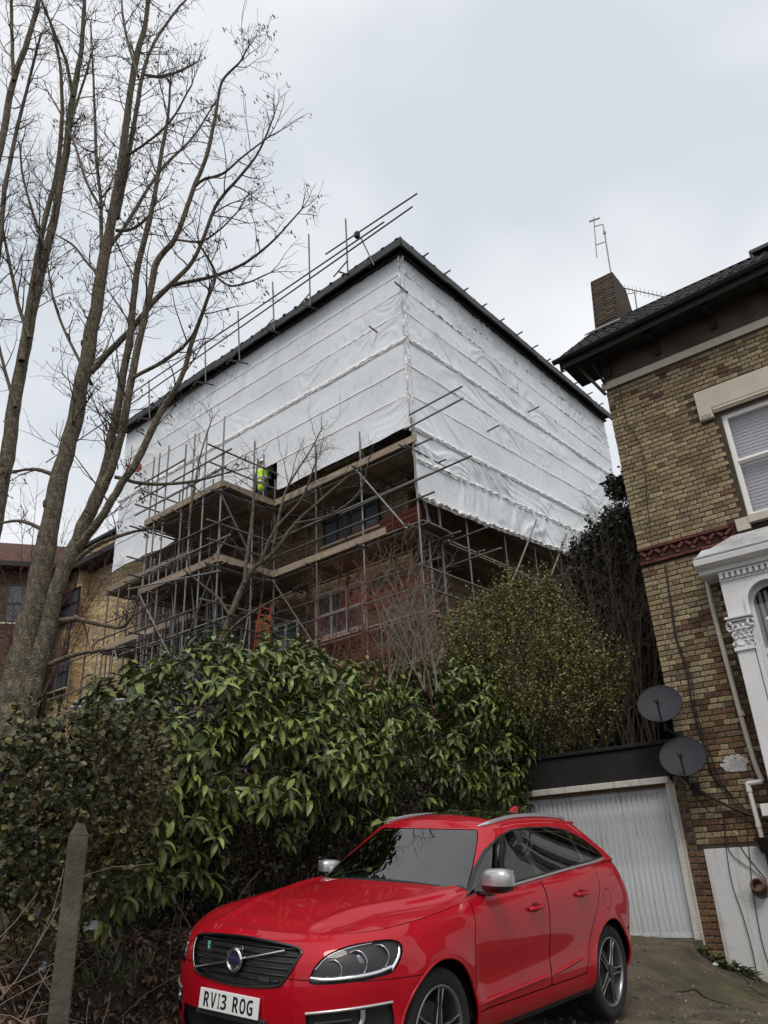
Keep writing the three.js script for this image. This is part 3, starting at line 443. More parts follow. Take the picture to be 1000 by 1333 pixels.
// ---------- scaffold ----------
const tubeMats = [[0.27, 0.262, 0.25], [0.18, 0.172, 0.162], [0.34, 0.335, 0.325], [0.15, 0.125, 0.105]].map(c => std(c, 0.5, { metalness: 0.35, map: grainT }));
const rustTube = std([0.17, 0.045, 0.03], 0.7), boardMats = [[0.40, 0.315, 0.235], [0.33, 0.255, 0.185], [0.46, 0.37, 0.28], [0.27, 0.21, 0.16]].map(c => rough(c, 0.9, 0.006));
const scaffold = blockFrame(thing('scaffold', 'tube scaffold with timber decks around the corner of the apartment block', 'scaffold'));
{
  const r = rngOf(99), tm = () => tubeMats[Math.floor(r() * 3.4)], T = 0.0242, P = (n, p, q, rr = T) => pole(n, p, q, rr, tm(), scaffold);
  const jit = s => (r() - 0.5) * s, LV = [2.6, 4.55, 6.62, 8.72, 10.80];
  const std1 = (a, b, y0, y1) => P('standard', L(a + jit(0.05), b, y0), L(a + jit(0.05), b + jit(0.04), y1));
  // uprights
  for (const a of [0.02, 1.75, 3.35, 4.95]) { std1(a, 0, 1.2, a < 0.1 ? 11.5 : a > 1.8 && a < 4 ? 12.15 : 11.75 + jit(0.4)); std1(Math.max(0.28, a + jit(0.1)), 1.15, 1.2, 11.3); }
  for (const a of [5.02, 5.75, 6.3, 6.75, 7.6, 8.0, 8.35]) { std1(a, -1.8, 1.0, 12.7 + jit(0.8)); if (a !== 5.75) std1(a + jit(0.2), -0.75, 1.0, 12.5 + jit(0.9)); }
  std1(5.4, -0.05, 8, 12.6);
  for (const a of [14.2, 15.1, 16.0]) { std1(a, -0.1, 1, 9.5 + jit(1.4)); std1(a + 0.3, 1.0, 1, 9.2); }
  for (const y of [4.2, 5.3, 6.3, 7.3, 8.4]) P('ledger', L(13.0, -0.15, y), L(16.3, -0.15, y + 0.05));
  for (const a of [6.6, 8.3, 9.4, 10.0, 10.7, 11.3, 12.0, 12.6, 13.3]) { std1(a, 0, 1.0, a < 9.5 ? 11.6 : 10.9 + jit(0.7)); std1(a + jit(0.2), 1.15, 1.0, 11.2); }
  for (const b of [2.25, 4.0, 5.6, 7.15, 8.6, 10.0, 11.6]) { std1(0.22, b, 1.2, 11.6); std1(1.2, b + jit(0.2), 1.2, 10.6); }
  for (const b of [0.6, 1.1]) std1(0.22, b, 1.2, 10.6);
  // ledgers along the left face and the bay
  for (const y of LV) {
    P('ledger', L(-0.25 - r() * 0.3, 0.05, y - 0.08), L(5.15, 0.05, y - 0.08)); P('ledger', L(-0.1, 1.12, y - 0.08), L(5.1, 1.12, y - 0.08));
    P('ledger', L(4.7, -1.75, y - 0.08), L(8.6 + r() * 0.4, -1.75, y - 0.08)); P('ledger', L(4.8, -0.78, y - 0.10), L(8.5, -0.78, y - 0.10));
    P('ledger', L(6.4, 0.05, y - 0.08 - 0.3), L(13.5, 0.05, y - 0.08 - 0.3)); P('ledger', L(8.4, 1.12, y - 0.4), L(13.4, 1.12, y - 0.4));
    if (y < 10) for (const g of [0.55, 1.05]) { P('guard_rail', L(-0.2 - r() * 0.4, -0.05, y + g), L(5.2 + r() * 0.2, -0.05, y + g)); P('guard_rail', L(4.75 - r() * 0.3, -1.85, y + g), L(8.6 + r() * 0.5, -1.85, y + g)); P('guard_rail', L(8.2, -0.05, y + g - 0.4), L(13.6, -0.05, y + g - 0.4)); }
    else for (const g of [0.5, 0.95, 1.45]) P('guard_rail', L(5.3 + (g > 1 ? 1.2 : -0.6) + jit(0.3), -1.85, y + g), L(8.75 + r() * 0.4, -1.85, y + g));
    for (const a of [5.02, 8.35]) for (const g of y < 10 ? [-0.16, 0.5, 1.0] : [-0.16, 0.55, 1.05]) P('guard_rail', L(a + (a < 6 ? -0.06 : 0.06), -2.05 - r() * 0.3, y + g), L(a + (a < 6 ? -0.06 : 0.06), 0.5 + r() * 0.4, y + g));
    for (const a of [0.1, 1.7, 3.4, 4.9, 9.4, 10.6, 11.8, 12.9]) P('transom', L(a, -0.28 - r() * 0.15, y - 0.13 - (a > 8 ? 0.3 : 0)), L(a, 1.3, y - 0.13 - (a > 8 ? 0.3 : 0)));
    for (const a of [5.1, 5.9, 6.8, 7.7, 8.3]) P('transom', L(a, -2.1, y - 0.13), L(a, 1.2, y - 0.13));
    // right face
    P('ledger', L(0.25, -0.3, y - 0.08), L(0.25, 12.1, y - 0.02)); P('ledger', L(1.1, 0.2, y - 0.08), L(1.1, 12.0, y - 0.02));
    if (y < 8) { P('guard_rail', L(-0.04, -0.2, y + 1.0), L(-0.04, 12.0, y + 1.05)); P('guard_rail', L(-0.04, -0.2, y + 0.5), L(-0.04, 8 + r() * 4, y + 0.53)); }
    for (const b of [0.9, 2.3, 4.0, 5.6, 7.2, 8.8, 10.4]) P('transom', L(y > 9 ? 0.18 : -0.15 - r() * 0.4, b, y - 0.13), L(1.25, b, y - 0.13));
  }
  for (let i = 0; i < 22; i++) { const a = 5.0 + r() * 3.4, y = 1.5 + r() * 1.5; P('standard', L(a, -1.75 + r() * 1.6, y), L(a + jit(0.15), -1.75 + r() * 1.6, y + 4 + r() * 3)); }
  for (let i = 0; i < 18; i++) { const a = 9 + r() * 4.4, y = 1.5 + r() * 2; P('standard', L(a, -0.2 + r() * 1.2, y), L(a + jit(0.15), -0.2 + r() * 1.2, y + 4 + r() * 4)); }
  for (let i = 0; i < 16; i++) { const y = 2.2 + r() * 6.0, b0 = -1.9 + r() * 2.4; P('ledger', L(4.6 + r(), b0, y), L(8.0 + r() * 1.4, b0 + jit(0.1), y + jit(0.2))); }
  // tube ends that run past the corner
  P('ledger', L(-1.55, -0.06, 11.62), L(0.05, -0.06, 11.55)); P('ledger', L(-1.55, -0.08, 11.28), L(0.2, -0.08, 11.2)); P('ledger', L(-1.6, -0.08, 9.75), L(2.4, -0.08, 9.68));
  P('ledger', L(-0.95, 1.3, 8.65), L(1.1, 1.3, 8.6)); P('ledger', L(-1.0, 1.75, 8.25), L(1.1, 1.75, 8.22));
  for (const [px, py] of [[637, 561], [690, 536]]) { const q = pxR(px, py, 0.05); P('ledger', L(-0.30, q.b, q.y + 0.04), L(0.3, q.b, q.y)); }
  for (const [px, py] of [[523, 375], [490, 432], [485, 350]]) { const q = pxL(px, py, 0.05); P('ledger', L(q.a, -0.24, q.y + 0.02), L(q.a, 0.3, q.y)); }
  // braces
  const br = (a0, b0, y0, a1, b1, y1) => P('brace', L(a0, b0, y0), L(a1, b1, y1));
  br(0.3, -0.1, 8.6, 1.8, -0.1, 10.7); br(1.9, -0.1, 4.6, 3.5, -0.1, 6.6); br(3.4, -0.1, 6.6, 4.9, -0.1, 8.6); br(5.0, -1.9, 8.6, 6.2, -1.9, 6.5); br(5.0, -1.9, 6.6, 8.3, -1.9, 4.4); br(8.3, -1.9, 6.6, 5.2, -1.9, 4.5); br(5.1, -1.9, 8.8, 6.1, -0.3, 10.7);
  br(8.3, -1.9, 8.7, 6.6, -1.9, 6.6); br(5.05, -1.9, 4.5, 8.3, -1.9, 2.6); br(8.3, -1.9, 4.4, 6.5, -1.9, 2.2); br(9.4, -0.1, 8.2, 11.6, -0.1, 6.2); br(12.4, -0.1, 8.3, 9.8, -0.1, 4.4); br(5.0, -1.9, 10.7, 5.0, -0.6, 8.9); br(8.8, -1.95, 8.95, 4.7, -1.95, 8.35);
  br(-0.1, 2.3, 6.6, -0.1, 4.0, 8.6); br(-0.1, 5.6, 8.6, -0.1, 7.2, 10.5); br(-0.1, 8.7, 8.6, -0.1, 10.2, 10.5); br(-0.1, 10.2, 8.6, -0.1, 8.9, 10.5); br(-0.1, 4.0, 8.6, -0.1, 5.4, 10.4); br(1.0, 1.4, 10.5, 0.1, 0.6, 8.7);
  for (let i = 0; i < 90; i++) { const a = 8.6 + r() * 4.8, y = 2 + r() * 5.2, len = 0.8 + r() * 2.4; P('loose_tube', L(a, -0.12 - r() * 0.8, y), L(a + len * (r() < 0.5 ? 1 : -1) * 0.8, -0.12 - r() * 0.8, y + jit(0.5) * len)); }
  for (let i = 0; i < 60; i++) { const a = 5.0 + r() * 3, y = 2.2 + r() * 4.2, len = 0.8 + r() * 1.6; P('loose_tube', L(a, -1.9 - r() * 0.2, y), L(a + len * (r() < 0.5 ? 1 : -1) * 0.7, -1.9 - r() * 0.2, y + jit(1.2) * len)); }
  pole('standard', L(10.2, -0.12, 7.5), L(10.1, -0.12, 10.0), T, rustTube, scaffold);
  // decks
  const bl = rbox(0.225, 0.038, 3.9, 0.006), tmat = () => boardMats[Math.floor(r() * 4)];
  const deckA = (a0, a1, b0, b1, y, ext = 0.12) => { const n = Math.round((b1 - b0) / 0.23), cuts = []; let c = a0 - ext; while (c < a1 + ext - 0.3) { const l = Math.min(3.9, a1 + ext - c); cuts.push([c, l]); c += l; } for (let i = 0; i < n; i++) for (const [c0, l] of cuts) { const m = mesh('scaffold_board', bl, tmat(), scaffold); m.scale.z = (l - 0.02) / 3.9; m.position.set(b0 + 0.115 + i * 0.231, y + jit(0.012), -(c0 + l / 2 + jit(0.05))); m.rotation.y = jit(0.006); } };
  const toeA = (a0, a1, b, y, h = 0.185) => { const m = mesh('toe_board', rbox(0.038, h, 1, 0.005), tmat(), scaffold); m.scale.z = a1 - a0; m.position.set(b, y + h / 2 + 0.01, -(a0 + a1) / 2); };
  const toeB = (b0, b1, a, y, h = 0.225) => { const m = mesh('toe_board', rbox(1, h, 0.038, 0.005), tmat(), scaffold); m.scale.x = b1 - b0; m.position.set((b0 + b1) / 2, y + h / 2 + 0.01, -a); };
  for (const y of [10.80, 8.72]) { deckA(y > 10 ? 0.3 : 0.0, 4.95, -0.02, 1.2, y); toeA(y > 10 ? -0.1 : 1.0, 4.9, -0.03, y - 0.02); }
  deckA(0.2, 4.95, 0.0, 1.2, 6.62); 
  for (const y of [10.80, 8.72, 6.62]) { deckA(5.0, 8.35, y > 7 ? -1.82 : -0.4, 1.2, y); toeA(y > 7 ? 4.98 : 6.5, 8.45, y > 7 ? -1.84 : -0.5, y - 0.03, 0.19); if (y > 7) { toeB(-1.8, 0.0, 4.94, y - 0.03, 0.19); } toeB(-1.8, -0.2, 8.42, y - 0.03); }
  for (const y of [8.42, 6.3, 4.2]) { deckA(8.45, 13.35, 0.0, 1.2, y + (y > 8 ? 2.0 : 0) * 0); toeA(8.5, 13.4, -0.03, y); }
  deckA(8.45, 13.35, 0.0, 1.2, 10.45); toeA(8.6, 13.4, -0.03, 10.45, 0.2);
  { const n = 5, bg = rbox(3.9, 0.038, 0.225, 0.006); for (const y of [8.74, 10.5]) for (let i = 0; i < n; i++) for (let k = 0; k < 3; k++) { const m = mesh('scaffold_board', bg, tmat(), scaffold); m.position.set(1.35 + 1.95 + k * 3.9 - (k === 2 ? 1 : 0) * 0.02, y + jit(0.01) + (k + 1) * 0.012, -(0.36 + i * 0.215)); if (k === 2) { m.scale.x = 0.72; m.position.x -= 0.55; } } }
  // couplers at the outer joints
  const cg = rbox(0.085, 0.075, 0.085, 0.014); for (const y of LV) for (const [a, b] of [[0.02, 0.02], [1.75, 0.02], [3.35, 0.02], [4.95, 0.02], [5.02, -1.78], [6.75, -1.78], [8.35, -1.78]]) mesh('coupler', cg, tubeMats[3], scaffold).position.copy(L(a, b, y - 0.08));
}
// ---------- sheeting ----------
const sheetMat = new THREE.MeshPhysicalMaterial({ color: lin(0.78, 0.82, 0.86), map: tex(512, (u, v) => { const a = tn(u, v, 5, 131, 5), b = tn(u * 1.0, v, 40, 137, 3); return 0.88 + 0.14 * a - 0.05 * smooth(0.62, 0.8, b); }, 0.17), roughness: 0.34, side: THREE.DoubleSide, clearcoat: 0.15, clearcoatRoughness: 0.4 });
const tapeMat = new THREE.MeshPhysicalMaterial({ color: lin(0.90, 0.91, 0.92), roughness: 0.3, side: THREE.DoubleSide });
function clothStrip(u0, u1, yb, yt, P, seed, bulge, crease0, du = 0.045, dv = 0.045) { // P(u, y, d) -> local point, d outward
  let crease = 0; const nu = Math.max(2, Math.ceil((u1 - u0) / du)), hh = yt((u0 + u1) / 2) - yb((u0 + u1) / 2), nv = Math.max(3, Math.ceil(hh / dv)), pos = [], idx = [], uv = [];
  for (let j = 0; j <= nv; j++) for (let i = 0; i <= nu; i++) {
    const u = lerp(u0, u1, i / nu), t = j / nv, y = lerp(yb(u), yt(u), t), e = Math.sin(Math.PI * t), warp = fbm(u * 0.7, y * 0.7, seed, 3);
    let d = -bulge * e * (0.5 + 0.9 * noise.noise(u * 0.45, seed, 2)); const patch = smooth(-0.15, 0.45, noise.noise(u * 0.42 + seed, y * 0.35, 17)); crease = crease0 * (0.25 + 1.5 * patch);
    const dir = noise.noise(u * 0.35, y * 0.3, seed + 4), cx = u * 0.95 + y * (0.7 + dir) + warp * 1.2, cy = y * 0.9 - u * 0.25;
    const r1 = 1 - Math.abs(noise.noise(cx, cy * 0.45, seed)), r2 = 1 - Math.abs(noise.noise(cx * 2.3 + 9, cy * 0.9, seed + 3));
    d += crease * (1.0 * Math.pow(r1, 4) + 0.22 * Math.pow(r2, 6) - 0.3) * (0.35 + 0.65 * e);
    d += crease * 0.7 * Math.pow(1 - Math.abs(noise.noise(u * 3.1, y * 0.5 + warp, seed + 8)), 6) * smooth(0.75, 1, Math.abs(t * 2 - 1));   // little puckers at the ties
    const corner = smooth(1.6, 0.0, u); d += crease * 0.9 * corner * Math.sin((y * 7.5 + u * (6 + 3 * Math.sin(y * 2.1))) + warp * 6) * e * 0.5;
    const p = P(u, y + 0.012 * noise.noise(u * 2.2, 3, 7), d); pos.push(p.x, p.y, p.z); uv.push(u, y);
  }
  for (let j = 0; j < nv; j++) for (let i = 0; i < nu; i++) { const a = j * (nu + 1) + i, b = a + nu + 1; idx.push(a, a + 1, b, b, a + 1, b + 1); }
  const g = new THREE.BufferGeometry(); g.setAttribute('position', new THREE.Float32BufferAttribute(pos, 3)); g.setAttribute('uv', new THREE.Float32BufferAttribute(uv, 2)); g.setIndex(idx); g.computeVertexNormals(); return g;
}
// crinkled roll of taped overlap along a seam
function seamRoll(u0, u1, yf, P, seed, h, out, ruff = 0) {
  const nu = Math.ceil((u1 - u0) / 0.03), sec = 8, pos = [], idx = [];
  for (let i = 0; i <= nu; i++) for (let k = 0; k <= sec; k++) {
    const u = lerp(u0, u1, i / nu), t = k / sec, n = noise.noise(u * 6, seed, k * 0.6), n2 = noise.noise(u * 17, seed + 5, k * 1.1);
    const y = yf(u) + (t - 0.5) * h * (1 + 0.35 * n) + 0.02 * noise.noise(u * 1.3, seed, 1), d = 0.012 + out * Math.sin(Math.PI * t) * (0.7 + 0.6 * n + 0.4 * n2) + ruff * 0.035 * Math.sin(u * 21 + 3 * n) * Math.sin(Math.PI * t);
    const p = P(u, y, d); pos.push(p.x, p.y, p.z);
  }
  for (let i = 0; i < nu; i++) for (let k = 0; k < sec; k++) { const a = i * (sec + 1) + k, b = a + sec + 1; idx.push(a, b, a + 1, b, b + 1, a + 1); }
  const g = new THREE.BufferGeometry(); g.setAttribute('position', new THREE.Float32BufferAttribute(pos, 3)); g.setIndex(idx); g.computeVertexNormals(); return g;
}
{
  const PLs = (a, y, d) => L(a, 0.10 - d, y), PRs = (b, y, d) => L(0.10 - d, b, y), k = v => () => v, EA = 13.42, EB = 12.35;
  const left = blockFrame(thing('sheeting', 'white plastic sheeting with a dark door gap over the long scaffold deck', 'sheeting'));
  const gap0 = pxL(357, 622).a, gap1 = pxL(326, 632).a, gapY = 12.28;
  const ls = [11.42, 12.28, 13.1, 13.97, 14.85, 15.55, 16.15, 16.74];
  for (let i = 0; i < ls.length - 1; i++) {
    const y0 = i ? k(ls[i]) : u => 11.42 + 0.10 * noise.noise(u * 0.8, 3, 3) - 0.06, y1 = k(ls[i + 1]);
    if (i === 0) { mesh('sheet_panel', clothStrip(0.08, gap0, y0, y1, PLs, 11, 0.02, 0.028), sheetMat, left); mesh('sheet_panel', clothStrip(gap1, EA, u => 11.42 - 0.12 + 0.1 * noise.noise(u, 1, 1), y1, PLs, 12, 0.02, 0.028), sheetMat, left); }
    else mesh('sheet_panel', clothStrip(0.08, EA, y0, y1, PLs, 20 + i, 0.015, 0.022), sheetMat, left);
    if (i) mesh('seam', seamRoll(0.06, EA, k(ls[i]), PLs, 40 + i, i === 3 ? 0.16 : 0.045, i === 3 ? 0.05 : 0.010), tapeMat, left);
  }
  mesh('corner_seam', (() => { const nu = 200, pos = [], idx = []; for (let i = 0; i <= nu; i++) for (let s = 0; s <= 8; s++) { const y = lerp(11.2, 16.7, i / nu), a = (s / 8) * Math.PI * 1.5 - Math.PI * 0.75, rr = 0.085 * (0.8 + 0.6 * noise.noise(y * 4, s * 0.8, 3) + 0.4 * noise.noise(y * 11, s, 6)); const dx = Math.cos(a - Math.PI * 0.75 + Math.PI) * rr, dz = Math.sin(a - Math.PI * 0.75 + Math.PI) * rr; pos.push(0.08 + dx, y, -0.08 - dz * -1 * -1 - 0 + 0); } for (let i = 0; i < nu; i++) for (let s = 0; s < 8; s++) { const q = i * 9 + s, b = q + 9; idx.push(q, q + 1, b, b, q + 1, b + 1); } const g = new THREE.BufferGeometry(); g.setAttribute('position', new THREE.Float32BufferAttribute(pos, 3)); g.setIndex(idx); g.computeVertexNormals(); return g; })(), tapeMat, left);
  const right = blockFrame(thing('sheeting', 'white plastic sheeting that hangs lowest, with crinkled seams, facing the brick house', 'sheeting'));
  const ln = (p, q) => u => lerp(p, q, u / 12.3);
  const rs = [u => 9.46 + 0.55 * smooth(0, 9, u) + 0.45 * smooth(8, 12.3, u) + 0.05 * noise.noise(u * 1.1, 2, 2), ln(10.42, 11.25), ln(11.30, 11.95), ln(12.25, 12.85), ln(13.15, 13.6), ln(14.0, 14.32), ln(14.85, 15.0), ln(15.6, 15.65), ln(16.2, 16.2), ln(16.74, 16.74)];
  for (let i = 0; i < rs.length - 1; i++) {
    mesh('sheet_panel', clothStrip(0.06, EB, rs[i], rs[i + 1], PRs, 60 + i, i < 2 ? 0.03 : 0.02, i < 2 ? 0.055 : 0.040), sheetMat, right);
    if (i) mesh('seam', seamRoll(0.06, EB, rs[i], PRs, 80 + i, i === 5 || i === 2 ? 0.16 : i === 1 ? 0.15 : 0.045, i === 5 || i === 2 ? 0.06 : i === 1 ? 0.03 : 0.010, i === 1 ? 1 : 0), tapeMat, right);
  }
  mesh('hem', seamRoll(0.06, EB, rs[0], PRs, 97, 0.14, 0.08, 1), tapeMat, right);
  // temporary roof
  const troof = blockFrame(thing('temporary_roof', 'dark flat temporary roof over the white sheeted scaffold', 'roof'));
  const rm = [[0.030, 0.032, 0.035], [0.038, 0.040, 0.043], [0.024, 0.026, 0.028]].map(c => rough(c, 0.7, 0.006));
  mesh('roof_deck', boxAB(-0.12, 12.6, 17.0, 17.08, -13.6, 0.12), rm[0], troof); mesh('ceiling', boxAB(0.0, 12.4, 16.76, 16.80, -13.4, 0.0), rm[2], troof);
  const rr = rngOf(8), eg = rbox(0.05, 0.40, 1.0, 0.01), eg2 = rbox(1.0, 0.40, 0.05, 0.01);
  for (let a = 0; a < 13.6; a += 1) { const m = mesh('edge_sheet', eg, rm[Math.floor(rr() * 3)], troof); m.position.set(-0.15 - rr() * 0.02, 16.93 + (rr() - 0.5) * 0.04, 0.15 - a - 0.5); m.rotation.z = -0.25 + (rr() - 0.5) * 0.05; }
  for (let b = 0; b < 12.6; b += 1) { const m = mesh('edge_sheet', eg2, rm[Math.floor(rr() * 3)], troof); m.position.set(-0.15 + b + 0.5, 16.93 + (rr() - 0.5) * 0.04, 0.15 + rr() * 0.02); m.rotation.x = -0.25 + (rr() - 0.5) * 0.05; }
  for (let a = 0; a < 13.6; a += 0.5) mesh('corrugation', rbox(0.1, 0.05, 0.12, 0.02), rm[1], troof).position.set(-0.12, 17.1, -a); 
  for (let b = 0.9; b < 12.5; b += 0.98) pole('tube_end', L(-0.26 - rr() * 0.12, b, 17.13), L(0.5, b, 17.10), 0.024, tubeMats[1], troof);
  for (let b = 0.4; b < 12.5; b += 0.5) mesh('corrugation', rbox(0.12, 0.05, 0.1, 0.02), rm[1], troof).position.set(b, 17.1, 0.10);
  // edge protection above the roof
  const gr = blockFrame(thing('roof_guard_rail', 'grey tube guard rail standing along the edge of the temporary roof', 'guard rail'));
  const pl = (x, y, b = -0.25) => { const q = pxL(x, y, b); return L(q.a, b, q.y); };
  const rail = (x0, y0, x1, y1, b = -0.25) => pole('rail', pl(x0, y0, b), pl(x1, y1, b), 0.024, tubeMats[1], gr);
  rail(543, 252, 424, 331); rail(537, 269, 168, 528); rail(500, 289, 160, 520, -0.32); rail(168, 528, 60, 602);
  for (const [x0, y0, x1, y1] of [[450, 285, 453, 356], [402, 305, 404, 398], [355, 367, 357, 430], [267, 440, 268, 498], [194, 495, 195, 545], [310, 405, 312, 470]]) { pole('post', pl(x0, y0), pl(x1, y1), 0.024, tubeMats[1], gr); const f = pl(x1, y1); pole('foot_tube', f.clone().add(V3(0.3, 0.02, 0.05)), f.clone().add(V3(-0.30, -0.06, -0.1)), 0.024, tubeMats[3], gr); pole('foot_brace', f.clone().add(V3(-0.28, 0.12, 0.25)), f.clone().add(V3(-0.28, -0.12, -0.3)), 0.02, tubeMats[3], gr); }
  pole('stay', pl(470, 310), pl(487, 345), 0.02, tubeMats[1], gr); mesh('flood_lamp', rbox(0.14, 0.2, 0.14, 0.03), rm[2], gr).position.copy(pl(465, 306));
}
// ---------- tan brick wing and the red roofed house far left ----------
{
  const wing = blockFrame(thing('brick_wing', 'tan brick building with dark eaves left of the scaffold', 'building'));
  const B = 1.35, F = 0.85, ey = 12.6, A0 = 13.31, cor = 17.1, A1 = 21.2, ty = 14.9;
  mesh('wall', boxAB(B, B + 0.3, 0, ey, -cor, -A0), tanBrick, wing);
  mesh('projecting_wall', boxAB(F, B + 0.3, 0, ey, -A1, -cor - 0.004), tanBrick, wing);
  mesh('upper_wall', boxAB(B + 1.3, B + 1.6, ey, ty, -A1 + 0.6, -A0), tanBrick, wing);
  mesh('upper_roof', rbox(1.0, 0.16, A1 - A0, 0.02, B + 1.6, ty + 0.08, -(A0 + A1) / 2 + 0.3), darkWood, wing);
  mesh('end_wall', boxAB(B + 0.31, 11, 0, ey, -A1, -A1 + 0.3), tanBrick, wing);
  mesh('eaves', rbox(1.1, 0.24, cor - A0 + 1.2, 0.02, B - 0.2, ey + 0.12, -(A0 + cor) / 2 - 0.6), darkWood, wing);
  mesh('low_roof', box(1.6, 0.08, A1 - A0, 0, 0, 0).rotateZ(0.30).translate(B + 0.65, ey + 0.42, -(A0 + A1) / 2), rough([0.06, 0.05, 0.045]), wing);
  pole('down_pipe', L(cor + 0.15, F - 0.06, ey), L(cor + 0.15, F - 0.06, 0.5), 0.05, darkFrame, wing);
  const w = (x0, y0, x1, y1) => { const p = pxL(x0, (y0 + y1) / 2, F), q = pxL(x1, (y0 + y1) / 2, F), t = pxL((x0 + x1) / 2, y0, F), u = pxL((x0 + x1) / 2, y1, F); flatWindow(wing, -(p.a + q.a) / 2, (t.y + u.y) / 2, F - 0.06, Math.abs(p.a - q.a), Math.abs(t.y - u.y), 1, 2, darkFrame, 'x'); };
  w(84, 770, 105, 806); w(70, 858, 92, 898); w(60, 780, 72, 812);
}
{
  const c = atDist(30, 790, 30), g = thing('red_roofed_house', 'dark brick house with red tiled roof behind the big tree', 'house'); g.position.set(c.x, 0, c.z); g.rotation.y = R(18);
  const top = atDist(20, 738, 30).y, rd = std(0xffffff, 0.95, { map: farBrick([0.34, 0.27, 0.21], 17) });
  mesh('wall', boxAB(-12, 0.9, 0, top, -7, 0), rd, g);
  const rf = mesh('roof', polyExtrude([[0.5, -0.1], [-3.6, 2.4], [-7.6, -0.1]], 11.4).rotateY(-Math.PI / 2).translate(1.4, top, 0), std(0xffffff, 0.9, { map: farBrick([0.33, 0.20, 0.15], 19) }), g);
  mesh('fascia', rbox(11, 0.2, 0.06, 0.01, -4.2, top - 0.03, 0.52), darkWood, g);
  for (const [x, y] of [[0.0, top - 1.4], [-1.6, top - 1.4], [0.0, top - 4.2], [-1.6, top - 4.2], [-4.2, top - 1.4], [-6.8, top - 1.4], [-4.2, top - 4.2], [-6.8, top - 4.2], [-9.4, top - 1.4]]) flatWindow(g, x, y, 0.0, 1.2, 1.5, 2, 2, darkFrame, 'z');
  mesh('bay', boxAB(-1.2, 0.6, 0, top - 2.4, 0.01, 0.7), rd, g);
}
